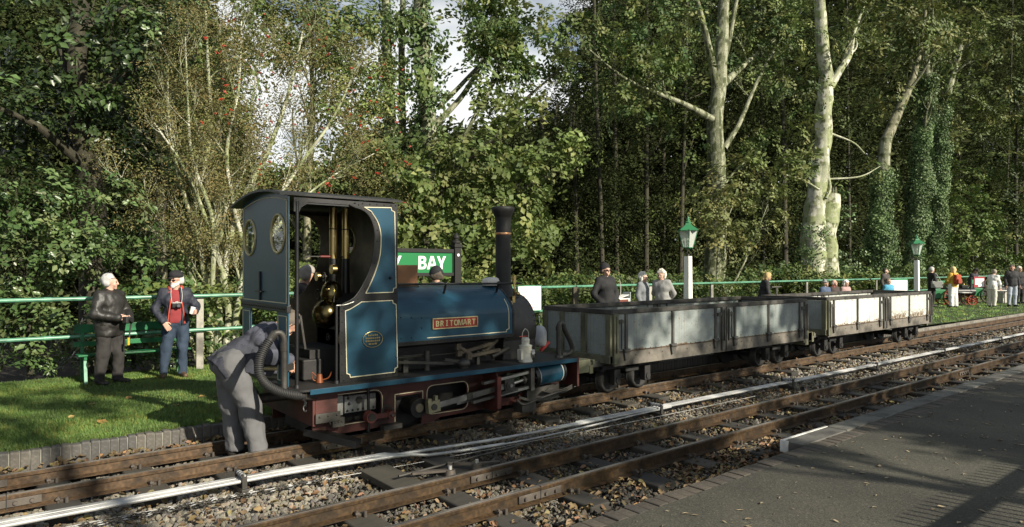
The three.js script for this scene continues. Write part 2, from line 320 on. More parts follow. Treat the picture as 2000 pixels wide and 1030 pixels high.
// ---------------------------------------------------------------- the two tracks, ballast, rodding
function railShape() {
  const s = new THREE.Shape(), P = [[-.05, -.125], [.05, -.125], [.05, -.118], [.009, -.104], [.007, -.04], [.026, -.032], [.028, -.007], [.022, 0], [-.022, 0], [-.028, -.007], [-.026, -.032], [-.007, -.04], [-.009, -.104], [-.05, -.118]];
  P.forEach(([x, y], i) => i ? s.lineTo(x, y) : s.moveTo(x, y)); s.closePath(); return s;
}
function railway(dn, df, sleepers, joints, label, dark) {
  const root = thing('railway_track', label, null, null, 0, null, 'structure');
  const x0 = -6, x1 = 110, rs = railShape();
  for (const d of [dn, df]) {
    const g = mb().ext(rs, x1 - x0, new THREE.Matrix4().makeBasis(V(0, 0, 1), V(0, 1, 0), V(-1, 0, 0)).setPosition(x1, 0, -d)); // shape x -> world z
    const r = g.build('rail', dark ? MT.railDark : MT.rust, root);
    mb().box(x0, x1, 0.0004, 0.003, -d - 0.017, -d + 0.017).build('worn_head', MT.railTop, r);
  }
  const mid = (dn + df) / 2, half = 0.70; srand(Math.round(dn * 100));
  const gs = [0, 1, 2].map(i => { const g = mb().box(-0.12 - i * 0.004, 0.12 + i * 0.004, -0.13, 0, -half, half, 0.02); return g.geo(); });
  const clip = mb().box(-0.045, 0.045, 0, 0.022, -0.05, 0.05, 0.004).cyl(V(-0.03, 0, 0.055), V(-0.03, 0.05, 0.055), 0.011, 0.011, 6).cyl(V(0.03, 0, 0.075), V(0.03, 0.045, 0.075), 0.014, 0.014, 6).bar(V(-0.03, 0.03, 0.02), V(-0.03, 0.034, 0.075), 0.03, 0.016).geo();
  const rest = mb(); let n = 0;
  for (const s of sleepers) {
    if (s > 45) { rest.box(s - .12, s + .12, -0.26, -0.128, -mid - half, -mid + half); continue; }
    const sl = put('sleeper', gs[n++ % 3], [MT.sleeper, MT.sleeper2, MT.sleeper3][Math.floor(rr(0, 3))], root, W(s, -0.126 + rr(-0.004, 0.003), mid + rr(-0.05, 0.05)), [0, rr(-.03, .03), 0]);
    if (s < 24) for (const d of [dn, df]) put('rail_clip', clip, MT.iron2, sl, V(0, 0, -(d - mid) + 0.0).add(V(rr(-.02, .02), 0.002, -sl.position.z - mid)), [0, rr(-.2, .2), 0]);
  }
  if (rest.g.length) rest.build('far_sleepers', MT.sleeper, root).userData.kind = 'stuff';
  for (const [s, d] of joints) {
    const fp = mb().box(s - 0.23, s + 0.23, -0.098, -0.036, -d + 0.009, -d + 0.026, 0.004).build('fishplate', MT.iron2, root);
    for (let k = 0; k < 4; k++) { const x = s - 0.165 + k * 0.11; mb().cyl(V(x, -0.067, -d + 0.026), V(x, -0.067, -d + 0.044), 0.017, 0.015, 6).build('bolt', MT.iron2, fp); }
    mb().box(s - 0.003, s + 0.003, -0.12, 0.0036, -d - 0.03, -d + 0.0295).build('rail_gap', MT.sooty, root);
  }
  return root;
}
MT.railDark = M([0.36, 0.35, 0.30], 0.6, { map: T.rust, bumpMap: T.grimeBump, bumpScale: 0.0012, metalness: 0.25 });
MT.sleeper2 = M([0.30, 0.30, 0.31], 0.85, { map: T.wood, bumpMap: T.wood, bumpScale: 0.006 });
MT.sleeper3 = M([0.52, 0.50, 0.46], 0.85, { map: T.wood, bumpMap: T.wood, bumpScale: 0.006 });
MT.iron2 = M([0.14, 0.12, 0.10], 0.65, { metalness: 0.3, map: T.grime, bumpMap: T.grimeBump, bumpScale: 0.001 });
const SL = [];
const TR1 = [6.62, 7.27], TR2 = [4.13, 4.79];
{
  const a = [-0.1, 0.58, 1.24, 1.9, 2.58, 3.40, 4.16, 4.95]; for (let s = 5.72; s < 80; s += 0.76) a.push(s);
  SL.push(a); railway(...TR1, a, [[0.22, 6.62], [0.02, 7.27], [3.05, 6.62]], 'rusty narrow gauge track under the engine and the wagons');
  const b = [0.7, 1.52, 2.34, 3.18, 4.0, 4.82, 5.64]; for (let s = 6.46; s < 80; s += 0.82) b.push(s);
  SL.push(b); railway(...TR2, b, [[sAt(1052, 4.13), 4.13], [sAt(958, 4.79), 4.79], [sAt(1880, 4.13), 4.13]], 'darker empty narrow gauge track beside the platform', true);
}
// ballast
{
  const stones = []; srand(41);
  for (let k = 0; k < 4; k++) {
    const g = new THREE.IcosahedronGeometry(1, k === 0 ? 1 : 0), p = g.attributes.position, mp = new Map(), o = V(rr(0, 50), rr(0, 50), rr(0, 50));
    for (let i = 0; i < p.count; i++) { const v = V().fromBufferAttribute(p, i), n = 0.62 + 0.75 * noise3(v.x * 1.6 + o.x, v.y * 1.6 + o.y, v.z * 1.6 + o.z); v.multiplyScalar(n); p.setXYZ(i, v.x, v.y * 0.7, v.z); }
    g.computeVertexNormals(); stones.push(mb().add(g).geo());
  }
  const root = thing('ballast', 'loose grey and tan stone ballast around the tracks', null, null, 0, null, 'stuff');
  const lists = [[], [], [], []];
  const zone = (s0, s1, d0, d1, n, r0, r1) => { for (let i = 0; i < n; i++) lists[Math.floor(rnd() * 4)].push([rr(s0, s1), rr(d0, d1), rr(r0, r1)]); };
  zone(-0.4, 4, 4.95, 6.6, 12000, 0.009, 0.024); zone(0, 2.4, 4.9, 6.3, 1200, 0.02, 0.036);
  zone(4, 10, 4.95, 6.6, 15000, 0.009, 0.023); zone(10, 24, 4.9, 6.6, 7500, 0.018, 0.036); zone(24, 60, 4.9, 6.6, 3500, 0.03, 0.06);
  zone(1, 6, 3.25, 4.85, 11000, 0.009, 0.023); zone(6, 14, 3.45, 4.85, 8000, 0.011, 0.026); zone(14, 40, 3.45, 4.85, 4500, 0.022, 0.045);
  zone(-0.4, 3.5, 6.5, 7.52, 2600, 0.011, 0.027); zone(3.5, 16, 6.5, 7.52, 3800, 0.015, 0.032); zone(16, 60, 6.5, 7.5, 3000, 0.025, 0.05);
  const m4 = new THREE.Matrix4(), q = new THREE.Quaternion(), e = new THREE.Euler(), c = new THREE.Color();
  const mt = M([0.27, 0.25, 0.205], 0.9, { bumpMap: T.grimeBump, bumpScale: 0.004 });
  lists.forEach((L, k) => {
    L = L.filter(([s, d]) => { const tr = d > 6.1 && d < 7.75 ? SL[0] : d > 3.7 && d < 5.2 ? SL[1] : null; return !tr || rnd() < 0.05 || !tr.some(q => Math.abs(q - s) < 0.125); });
    const im = new THREE.InstancedMesh(stones[k], mt, L.length);
    L.forEach(([s, d, r], i) => {
      const hb = BED + 0.10 * sst(7.30, 7.5, d) + 0.05 * sst(3.6, 3.42, d) + rr(-0.01, 0.03) + 0.02 * (fbm3(s * 2, 9, d * 2) - 0.4);
      q.setFromEuler(e.set(rr(0, 6.3), rr(0, 6.3), rr(0, 6.3))); m4.compose(W(s, Math.min(hb, -0.06 + 0.1 * sst(7.3, 7.5, d)), d), q, V(r * rr(.8, 1.5), r * rr(.7, 1.1), r)); im.setMatrixAt(i, m4);
      const patch = sst(0.35, 0.65, fbm3(s * 0.9, 3, d * 1.4)), w = lerp(0.35, 1.15, patch) * rr(0.6, 1.35) * (d < 4.9 ? 0.62 : 0.88); const t = rnd();
      im.setColorAt(i, c.setRGB(w * (t < 0.25 ? 1.12 : 1), w, w * (t > 0.75 ? 1.1 : 0.94)));
    });
    im.name = 'stones'; im.castShadow = im.receiveShadow = true; im.userData.kind = 'stuff'; root.add(im);
  });
}
// leaf litter
{
  const sh = (w, l) => { const b = new THREE.BufferGeometry(); b.setAttribute('position', new THREE.Float32BufferAttribute([0, 0, -l, w, 0.012, -l * .2, w * .7, 0.02, l * .5, 0, 0.006, l, -w * .7, 0.024, l * .4, -w, 0.01, -l * .25, 0, -0.004, 0], 3)); b.setIndex([0, 6, 1, 1, 6, 2, 2, 6, 3, 3, 6, 4, 4, 6, 5, 5, 6, 0].reverse()); b.computeVertexNormals(); return b; };
  const root = thing('leaf_litter', 'dry brown leaves scattered over the ballast', null, null, 0, null, 'stuff'); srand(1234);
  const pts = [];
  const zone = (s0, s1, d0, d1, n, h) => { for (let i = 0; i < n; i++) pts.push([rr(s0, s1), rr(d0, d1), h]); };
  zone(0.5, 9, 3.2, 4.1, 1300); zone(1, 10, 4.2, 4.75, 500); zone(0, 10, 4.85, 6.5, 1300); zone(8, 30, 3.42, 4.7, 2200); zone(8, 26, 4.9, 6.5, 1300); zone(-0.3, 4, 7.32, 7.52, 260, -0.03); zone(1, 14, 6.65, 7.2, 300);
  zone(5, 9, 3.42, 4.05, 800);
  const im = new THREE.InstancedMesh(mb().add(sh(0.02, 0.032)).geo(), M([0.20, 0.14, 0.08], 0.8, { side: THREE.DoubleSide }), pts.length), m4 = new THREE.Matrix4(), q = new THREE.Quaternion(), e = new THREE.Euler(), c = new THREE.Color();
  pts.forEach(([s, d, h], i) => { const k = rr(0.6, 1.25); q.setFromEuler(e.set(rr(-.7, .7), rr(0, 6.3), rr(-.7, .7))); m4.compose(W(s, (h ?? -0.165 + 0.05 * sst(3.7, 3.4, d)) + rr(-0.01, 0.035), d), q, V(k, k, k)); im.setMatrixAt(i, m4); const w = rr(0.35, 1.3), t = rnd(); im.setColorAt(i, c.setRGB(w * (t < 0.2 ? 1.25 : 1), w * (t > 0.85 ? 1.2 : 1), w * rr(.7, 1.1))); });
  im.name = 'leaves'; im.castShadow = im.receiveShadow = true; im.userData.kind = 'stuff'; root.add(im);
  { // bits blown onto the platform
    const L = []; for (let i = 0; i < 420; i++) L.push([rr(2, 12), rr(0.6, 3.0)]);
    const g = mb().add(sh(0.0035, 0.026)).geo(), im2 = new THREE.InstancedMesh(g, M([0.36, 0.29, 0.18], 0.8, { side: THREE.DoubleSide }), L.length);
    L.forEach(([s, d], i) => { const k = rr(0.5, 1.4); q.setFromEuler(e.set(rr(-.1, .1), rr(0, 6.3), rr(-.1, .1))); m4.compose(W(s, PH + 0.006, d), q, V(k * rr(.8, 3), k * .25, k)); im2.setMatrixAt(i, m4); const w = rr(.5, 1.3); im2.setColorAt(i, c.setRGB(w, w, w)); });
    im2.name = 'twigs_and_needles'; im2.userData.kind = 'stuff'; root.add(im2);
  }
  // single fallen leaves on the lawn
  const big = mb().add(sh(0.045, 0.06)).geo(), lm = [M([0.45, 0.25, 0.08], 0.7, { side: THREE.DoubleSide }), M([0.5, 0.34, 0.12], 0.7, { side: THREE.DoubleSide }), M([0.33, 0.18, 0.07], 0.7, { side: THREE.DoubleSide })];
  [[199, 825, 'largest of the fallen leaves, on the sunlit lawn nearest the kerb'], [197, 810, 'fallen leaf just above the largest one on the lawn'], [180, 790, 'fallen leaf on the sunlit lawn below the left bench leg'], [252, 778, 'fallen leaf in the shade in front of the man in the black jacket'], [140, 815, 'fallen leaf on the sunlit lawn left of the largest leaf'], [344, 792, 'fallen leaf in the shade in front of the man in the red jumper'], [395, 775, 'fallen leaf on the lawn near the concrete railing post'], [422, 775, 'fallen leaf on the lawn beside the bending man'], [30, 780, 'leftmost fallen leaf on the lawn']].forEach(([x, y, l], i) => {
    let d = 9; for (let k = 0; k < 30; k++) { const hh = lawnH(px(x, y, d).x, d) + 0.02; d = (EYE - hh) * CS / ((y - HOR) / (2600 - x)); }
    const p = px(x, y, d), k = i ? rr(0.6, 0.9) : 1.15, o = put(numbered('fallen_leaf'), big, lm[i % 3], scene, p, [rr(-.3, .3), rr(0, 6), rr(-.3, .3)], [k, k, k]);
    tag(o, l, 'leaf', 'fallen leaves on the lawn');
  });
}
// point rodding
{
  const rt = thing('point_rodding', 'white painted point rods on roller stands beside the empty track', 'rodding');
  const path = [[-1, 6.02], [0.3, 6.02], [2.2, 5.96], [3.2, 5.82], [4.4, 5.66], [5.6, 5.60], [7.5, 5.56], [12, 5.45], [22, 5.38], [40, 5.32], [70, 5.28]];
  const dAt = s => { for (let i = 0; i < path.length - 1; i++) if (s <= path[i + 1][0]) return lerp(path[i][1], path[i + 1][1], clamp((s - path[i][0]) / (path[i + 1][0] - path[i][0]))); return path[path.length - 1][1]; };
  const rod = (s0, s1, off, h, r, endBend) => { const pts = []; for (let s = s0; s < s1; s += 0.4) pts.push(W(s, h, dAt(s) + off)); pts.push(W(s1, h, dAt(s1) + off)); if (endBend) endBend.forEach(p => pts.push(p)); mb().tube(pts, r, 8, pts.length * 2).build('rod', MT.galv, rt); };
  const H = -0.045;
  rod(-0.8, 60, 0, H, 0.0165);
  rod(-0.8, 3.25, -0.038, H, 0.0165, [W(3.35, H, dAt(3.35) - 0.05), W(3.5, H - 0.02, dAt(3.5) - 0.09), W(4.4, H - 0.03, dAt(4.4) - 0.11)]);
  rod(-0.8, 2.95, 0.042, H + 0.002, 0.0165, [W(3.05, H, dAt(3.05) + 0.06), W(3.16, H, dAt(3.1) + 0.05), W(3.32, H - 0.004, dAt(3.3) - 0.0)]);
  rod(-0.8, 3.0, 0.082, H - 0.002, 0.0165, [W(3.1, H, dAt(3.1) + 0.1), W(3.2, H, dAt(3.2) + 0.08), W(3.3, H - 0.02, dAt(3.3) + 0.02)]);
  rod(5.1, 60, 0.042, H, 0.0165); rod(5.6, 60, 0.084, H, 0.0165);
  mb().tube([W(4.0, H - 0.03, dAt(4.0) - 0.13), W(4.7, H - 0.03, dAt(4.7) - 0.12), W(5.6, H - 0.02, dAt(5.6) - 0.09), W(6.4, H - 0.01, dAt(6.4) - 0.06), W(7.2, H, dAt(7.2) - 0.045)], 0.011, 8, 40).build('crank_rod', MT.galv, rt);
  mb().tube([W(-.8, -0.115, dAt(-.8) - 0.12), W(1, -0.115, dAt(1) - 0.12), W(3.6, -0.11, dAt(3.6) - 0.14), W(6.5, -0.10, dAt(6.5) - 0.15), W(9, -0.10, dAt(9) - 0.15)], 0.0035, 5, 40).build('signal_wire', MT.galv, rt);
  for (const s of [1.83, 6.98, 10.2, 13.2, 16.6, 20.5, 25, 30]) {
    const d = dAt(s), st = mb().box(s - 0.035, s + 0.035, -0.14, -0.10, -d - 0.16, -d + 0.11, 0.005).box(s - 0.02, s + 0.02, -0.12, 0.02, -d - 0.135, -d - 0.115).box(s - 0.02, s + 0.02, -0.12, 0.02, -d + 0.06, -d + 0.08).box(s - .02, s + .02, -0.20, -0.13, -d - .05, -d + 0.03).build('roller_stand', MT.iron, rt);
    mb().cyl(W(s, 0.012, d + 0.135), W(s, 0.012, d - 0.085), 0.008, 0.008, 8).build('axle', MT.galv, st);
    for (let k = 0; k < 4; k++) mb().lathe([[0.004, -.016], [0.024, -.016], [0.013, -.006], [0.013, .006], [0.024, .016], [0.004, .016]], W(s, 0.0, d - 0.055 + k * 0.045), 10, V(0, 0, 1)).build('roller', MT.galv, st);
  }
  // cranks between the tracks
  const cr = thing('point_crank', 'iron point crank assembly on a timber beside the empty track', 'crank');
  const c0 = sAt(885, 5.1);
  mb().box(c0 - 0.62, c0 - 0.32, -0.16, -0.095, -5.75, -4.86, 0.01).build('timber', MT.sleeper3, cr); mb().box(c0 + 0.02, c0 + 0.30, -0.17, -0.10, -5.7, -4.9, 0.01).build('timber', MT.sleeper2, cr);
  const base = mb().box(c0 - 0.34, c0 + 0.42, -0.118, -0.095, -5.13, -4.93, 0.004).box(c0 - 0.36, c0 + 0.44, -0.11, -0.075, -4.935, -4.91, 0.004);
  base.build('base_plate', MT.iron, cr);
  for (const x of [c0 - 0.06, c0 + 0.24]) { const p = mb().cyl(W(x, -0.10, 5.06), W(x, -0.035, 5.06), 0.055, 0.045, 14).build('pivot', MT.iron2, cr); mb().cyl(W(x, -0.035, 5.06), W(x, 0.0, 5.06), 0.018, 0.016, 8).build('pin', MT.galv, p); }
  mb().bar(W(c0 - 0.36, -0.05, 5.22), W(c0 - 0.06, -0.04, 5.06), 0.05, 0.02).bar(W(c0 - 0.06, -0.035, 5.06), W(c0 + 0.06, -0.04, 5.24), 0.045, 0.02).build('crank_arm', MT.iron2, cr);
  mb().bar(W(c0 + 0.24, -0.04, 5.06), W(c0 + 0.1, -0.045, 5.22), 0.045, 0.02).bar(W(c0 + 0.24, -0.04, 5.06), W(c0 + 0.46, -0.05, 5.0), 0.045, 0.02).build('crank_arm', MT.iron2, cr);
  mb().cyl(W(c0 - 0.5, -0.05, 5.22), W(c0 + 1.1, -0.05, 5.34), 0.011).build('link_rod', MT.iron, cr);
  for (const x of [c0 - 0.32, c0 + 0.38]) mb().cyl(W(x, -0.10, 4.96), W(x, -0.06, 4.96), 0.018, 0.014, 6).build('bolt', MT.galv, cr);
  const c1 = sAt(850, 5.75);
  mb().cyl(W(c1, -0.14, 5.8), W(c1, -0.06, 5.8), 0.05, 0.045, 12).build('pivot', MT.iron2, cr); mb().bar(W(c1 - 0.3, -0.06, 5.86), W(c1 + 0.3, -0.055, 5.78), 0.04, 0.03).build('crank_arm', MT.iron2, cr);
  // chain lying beside the rods
  const ch = thing('chain', 'dark iron chain lying on the stones below the white rods', 'chain'); srand(8);
  const link = new THREE.TorusGeometry(0.014, 0.0045, 5, 10).scale(1.5, 1, 1);
  for (let row = 0; row < 2; row++) for (let i = 0; i < 62; i++) { const s = sAt(150, 5.8) + i * 0.0315, d = dAt(s) - 0.17 - row * 0.045 + 0.012 * Math.sin(i * 0.35 + row) ; put('link', link, i % 5 ? MT.iron : MT.galv, ch, W(s, -0.112 + 0.008 * Math.sin(i * 1.1), d), [i % 2 ? 1.2 : 0.25, rr(-.2, .2), 0.0]); }  // every fifth link paler, standing in for glints on the iron
}
// ---------------------------------------------------------------- trees and other vegetation
// a cluster: leaves around a twig end, unit radius; every leaf is a folded diamond of real size relative to the cluster
function leafCluster(n, len, wid, sd, flat = 0.7, droop = 0.35) {
  srand(sd); const P = [], I = [];
  for (let k = 0; k < n; k++) {
    const a = rr(0, 6.283), r = Math.pow(rnd(), 0.6), c = V(Math.cos(a) * r, rr(-1, 1) * (1 - flat), Math.sin(a) * r);
    const out = V(Math.cos(a + rr(-.8, .8)), rr(-droop * 1.4, droop * 0.6), Math.sin(a + rr(-.8, .8))).normalize();
    const up = V(rr(-.75, .75), 1, rr(-.75, .75)).normalize(), side = V().crossVectors(out, up).normalize(); up.crossVectors(side, out);
    const l = len * rr(.7, 1.25), w = wid * rr(.75, 1.2), f = l * 0.12, o = P.length / 3;
    const pt = (x, y, z) => { const v = c.clone().addScaledVector(out, x).addScaledVector(up, y).addScaledVector(side, z); P.push(v.x, v.y, v.z); };
    pt(-l * .5, 0, 0); pt(0, f, w * .5); pt(l * .5, -f * .5, 0); pt(0, f, -w * .5);
    I.push(o, o + 1, o + 2, o, o + 2, o + 3);
  }
  const g = new THREE.BufferGeometry(); g.setAttribute('position', new THREE.Float32BufferAttribute(P, 3)); g.setIndex(I); g.computeVertexNormals(); g.setAttribute('uv', new THREE.Float32BufferAttribute(new Float32Array(P.length / 3 * 2), 2));
  return g;
}
const LEAF = {
  broad: leafCluster(13, 0.62, 0.40, 3), fine: leafCluster(22, 0.42, 0.20, 4, 0.45), layer: leafCluster(16, 0.50, 0.30, 6, 0.88, 0.2), big: leafCluster(9, 0.80, 0.62, 7, 0.6), ivy: leafCluster(14, 0.50, 0.46, 9, 0.4, 0.9), thin: leafCluster(12, 0.34, 0.15, 10, 0.3),
};
const leafMat = (r, rough, sp) => M([1, 1, 1], rough, { side: THREE.DoubleSide, phys: true, transmission: r, thickness: 0, specularIntensity: sp });
const LM = { gloss: leafMat(0.22, 0.36, 0.8), soft: leafMat(0.4, 0.55, 0.35), dry: leafMat(0.3, 0.7, 0.2), far: leafMat(0.25, 0.9, 0.1), ivy: leafMat(0.2, 0.45, 0.4) };
const PAL = {                                              // leaf colours, raised in the lit crowns to look sunlit
  hazel: [[0.085, 0.145, 0.045], [0.115, 0.175, 0.06], [0.06, 0.11, 0.034], [0.145, 0.18, 0.07]],
  dark: [[0.045, 0.078, 0.024], [0.055, 0.088, 0.026], [0.040, 0.068, 0.022]],
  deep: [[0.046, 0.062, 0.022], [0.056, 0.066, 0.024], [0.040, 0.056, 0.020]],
  syc: [[0.20, 0.255, 0.08], [0.155, 0.215, 0.065], [0.26, 0.285, 0.10], [0.12, 0.175, 0.05]],
  autumn: [[0.235, 0.25, 0.09], [0.19, 0.215, 0.08], [0.27, 0.255, 0.10], [0.145, 0.18, 0.06]],
  rowan: [[0.20, 0.20, 0.08], [0.23, 0.21, 0.09], [0.16, 0.175, 0.06], [0.23, 0.185, 0.08]],
  beech: [[0.175, 0.22, 0.065], [0.135, 0.18, 0.055], [0.225, 0.235, 0.08], [0.105, 0.15, 0.045]],
  ivy: [[0.12, 0.19, 0.075], [0.14, 0.21, 0.085], [0.10, 0.16, 0.06], [0.17, 0.23, 0.10]],
  bush: [[0.12, 0.185, 0.045], [0.095, 0.155, 0.038], [0.16, 0.21, 0.055]],
};
function crown(name, parent, blobs, o) {                    // blobs: {x, y, d (px, px, m), rx, ry (px), rd (m), k (density)}
  const { geo, mat, pal, rc, clump = 0.5, freq = 1.1, shell = 0.55, tilt = 0.6, flatTilt } = o, L = [];
  for (const b of blobs) {
    const Z = depth(b.x, b.d), mx = b.rx * Z / FOC, my = b.ry * Z / FOC, rd = b.rd ?? Math.min(mx, my, 3);
    const c = px(b.x, b.y, b.d), R = V(SN, 0, CS), F = V(CS, 0, -SN);
    const area = Math.PI * mx * my, vol = Math.cbrt(rd / 1.2), n = Math.round((b.k ?? 1) * 3.0 * area / (Math.PI * rc * rc) * Math.max(0.8, vol));
    for (let i = 0; i < n; i++) {
      const u = rr(-1, 1), a = rr(0, 6.283), q = Math.sqrt(1 - u * u), rad = Math.pow(rnd(), shell * 0.62);
      const lump = 1 + 0.28 * (noise3(u * 2.3 + b.x, a * 1.1, b.y) - 0.5);
      const ex = q * Math.cos(a) * rad * lump, ey = u * rad * lump, ez = q * Math.sin(a) * rad;
      const p = c.clone().addScaledVector(R, ex * mx).addScaledVector(F, ez * rd); p.y += ey * my;
      if (clump && fbm3(p.x * freq + 3, p.y * freq * 1.3, p.z * freq) < clump * rr(0.75, 1.05)) continue;
      if (p.y < 0.05 || p.distanceTo(camera.position) < 5 && p.z < 2) continue;
      const out = V().addScaledVector(R, ex / Math.max(.3, mx) * mx * .8).addScaledVector(F, ez * rd * .8).add(V(0, ey * my, 0)).normalize();
      L.push([p, b.s ?? 1, out.multiplyScalar(b.out ?? .75).add(V(0, .55, 0))]);
    }
  }
  return leaves(name, parent, L, o);
}
function leaves(name, parent, L, { geo, mat, pal, rc, tilt = 1.0 }) {
  const im = new THREE.InstancedMesh(geo, mat, L.length), m4 = new THREE.Matrix4(), q = new THREE.Quaternion(), e = new THREE.Euler(), c = new THREE.Color();
  const inv = parent.matrixWorld ? (parent.updateMatrixWorld(), parent.matrixWorld.clone().invert()) : new THREE.Matrix4();
  const UP = V(0, 1, 0), qy = new THREE.Quaternion(), nn = V();
  L.forEach(([p, s, nrm], i) => {
    const k = rc * s * rr(0.7, 1.3);
    if (nrm) { nn.copy(nrm).add(V(gauss(), gauss(), gauss()).multiplyScalar(0.42)).normalize(); q.setFromUnitVectors(UP, nn).multiply(qy.setFromAxisAngle(UP, rr(0, 6.283))); }
    else q.setFromEuler(e.set(rr(-tilt, tilt), rr(0, 6.283), rr(-tilt, tilt)));
    m4.compose(p, q, V(k, k, k)).premultiply(inv); im.setMatrixAt(i, m4);
    const a = pal[Math.floor(rnd() * pal.length)], w = rr(0.75, 1.25) * (0.7 + 0.6 * noise3(p.x * 0.7, p.y * 0.7 + 40, p.z * 0.7));
    im.setColorAt(i, c.setRGB(a[0] * w, a[1] * w, a[2] * w));
  });
  im.name = name; im.castShadow = im.receiveShadow = true; im.userData.kind = 'stuff'; parent.add(im); crown.total = (crown.total || 0) + L.length; return im;
}
const toP = q => q.isVector3 ? q : px(q[0], q[1], q[2]);
function limbGeo(pts, r0, r1, n = 9, knob = 0.06) {         // a tapered, slightly uneven limb
  const c = new THREE.CatmullRomCurve3(pts.map(toP), false, 'centripetal'), L = c.getLength(), seg = Math.max(4, Math.min(44, Math.round(L / Math.max(0.18, r0 * 1.1))));
  const fr = c.computeFrenetFrames(seg, false), P = [], N = [], I = [];
  for (let i = 0; i <= seg; i++) {
    const t = i / seg, p = c.getPointAt(t), r = lerp(r0, r1, Math.pow(t, 0.85));
    for (let j = 0; j <= n; j++) {
      const a = j / n * 6.2832, nx = fr.normals[i].clone().multiplyScalar(Math.cos(a)).addScaledVector(fr.binormals[i], Math.sin(a));
      const k = r * (1 + knob * 2.2 * (noise3(p.x * 2 + nx.x * 1.2, p.y * 2 + nx.y, p.z * 2 + nx.z * 1.2) - 0.5));
      P.push(p.x + nx.x * k, p.y + nx.y * k, p.z + nx.z * k); N.push(nx.x, nx.y, nx.z);
      if (i < seg && j < n) { const q = i * (n + 1) + j; I.push(q, q + 1, q + n + 1, q + 1, q + n + 2, q + n + 1); }
    }
  }
  const g = new THREE.BufferGeometry(); g.setAttribute('position', new THREE.Float32BufferAttribute(P, 3)); g.setAttribute('normal', new THREE.Float32BufferAttribute(N, 3)); g.setIndex(I); g.computeVertexNormals(); return g;
}
function twigs(m, pts, r0, r1, o) {                         // recursive side branches; returns their ends
  const ends = [], c = new THREE.CatmullRomCurve3(pts.map(toP), false, 'centripetal'), L = c.getLength();
  const { n = 5, len = 1.2, from = 0.3, up = 0.4, lvl = 1, spread = 1, thin = 0.45 } = o;
  for (let i = 0; i < n; i++) {
    const t = lerp(from, 1, (i + rnd()) / n), p = c.getPointAt(t), tan = c.getTangentAt(t), l = len * rr(.6, 1.3) * (1.15 - t * 0.5);
    const dir = tan.clone().multiplyScalar(0.75).add(V(gauss() * spread, gauss() * spread * 0.6 + up, gauss() * spread)).normalize();
    const a = p.clone().addScaledVector(dir, l * 0.5).add(V(gauss() * l * .1, gauss() * l * .1, gauss() * l * .1)), b = p.clone().addScaledVector(dir, l).add(V(gauss() * l * .15, l * 0.12 * up + gauss() * l * .1, gauss() * l * .15));
    const rb = Math.max(0.004, lerp(r0, r1, t) * thin), re = Math.max(0.003, rb * 0.35);
    m.add(limbGeo([p, a, b], rb, re, 5, 0.03)); ends.push(b);
    if (lvl > 0) ends.push(...twigs(m, [p, a, b], rb, re, { ...o, n: Math.max(3, n - 1), len: len * 0.55, from: 0.25, lvl: lvl - 1 }));
  }
  return ends;
}
function tree(name, label, category, group, o) {
  const f = o.limbs.length ? toP(o.limbs[0].p[0]) : toP(o.at), t = thing(name, label, category, V(f.x, f.y, f.z), 0, group);
  const rel = g => g.translate(-f.x, -f.y, -f.z);
  o.limbs.forEach((l, i) => {
    const m = mb().add(limbGeo(l.p, l.r[0], l.r[1], l.n || 10, l.knob ?? 0.08));
    let ends = []; if (l.tw) { const tw = mb(); ends = twigs(tw, l.p, l.r[0], l.r[1], l.tw); const q = tw.geo(); rel(q); const mm = put('twigs', q, l.tm || o.bark, t); mm.userData.kind = 'stuff'; }
    const g = m.geo(); rel(g); put(l.name || (i ? 'limb' : 'trunk'), g, l.m || o.bark, t); l.ends = ends;
  });
  if (o.crown) crown('crown', t, o.crown, o);
  if (o.tips) { const L = []; for (const l of o.limbs) for (const e of l.ends) for (let k = 0; k < o.tips.n; k++) L.push([e.clone().add(V(gauss() * o.tips.r, gauss() * o.tips.r, gauss() * o.tips.r)), 1]); leaves('foliage', t, L, { ...o, ...o.tips }); }
  if (o.ivy) for (const v of o.ivy) {
    const c = new THREE.CatmullRomCurve3(o.limbs[v.limb].p.map(toP), false, 'centripetal'), L = [], l = c.getLength() * (v.t1 - v.t0), n = Math.round(v.n * l);
    for (let i = 0; i < n; i++) { const tt = lerp(v.t0, v.t1, Math.pow(rnd(), v.pw ?? 1.3)), p = c.getPointAt(tt), a = rr(0, 6.283), r = v.r * rr(0.55, 1.0) * (1.25 - 0.5 * tt) * (0.35 + 1.25 * noise3(p.x * 2 + Math.cos(a) * 1.2, p.y * 0.9, 4 + Math.sin(a) * 1.2)); L.push([p.add(V(Math.cos(a) * r, rr(-.1, .1), Math.sin(a) * r)), 1, V(Math.cos(a), .25, Math.sin(a))]); }
    leaves('ivy', t, L, { geo: LEAF.ivy, mat: LM.ivy, pal: PAL.ivy, rc: v.rc || 0.2, tilt: 1.0 });
  }
  return t;
}
const BK = {
  moss: M([0.72, 0.74, 0.64], 0.85, { map: T.bark, bumpMap: T.barkBump, bumpScale: 0.012 }),
  pale: M([0.80, 0.78, 0.70], 0.8, { map: T.barkPale, bumpMap: T.barkBump, bumpScale: 0.008 }),
  beech: M([0.86, 0.85, 0.80], 0.75, { map: T.beech, bumpMap: T.barkBump, bumpScale: 0.006 }),
  dark: M([0.30, 0.29, 0.25], 0.9, { map: T.barkDark, bumpMap: T.barkBump, bumpScale: 0.01 }),
  grey: M([0.62, 0.59, 0.50], 0.85, { map: T.bark, bumpMap: T.barkBump, bumpScale: 0.008 }),
};
const B = (x, y, d, rx, ry, rd, k, s) => ({ x, y, d, rx, ry, rd, k, s });

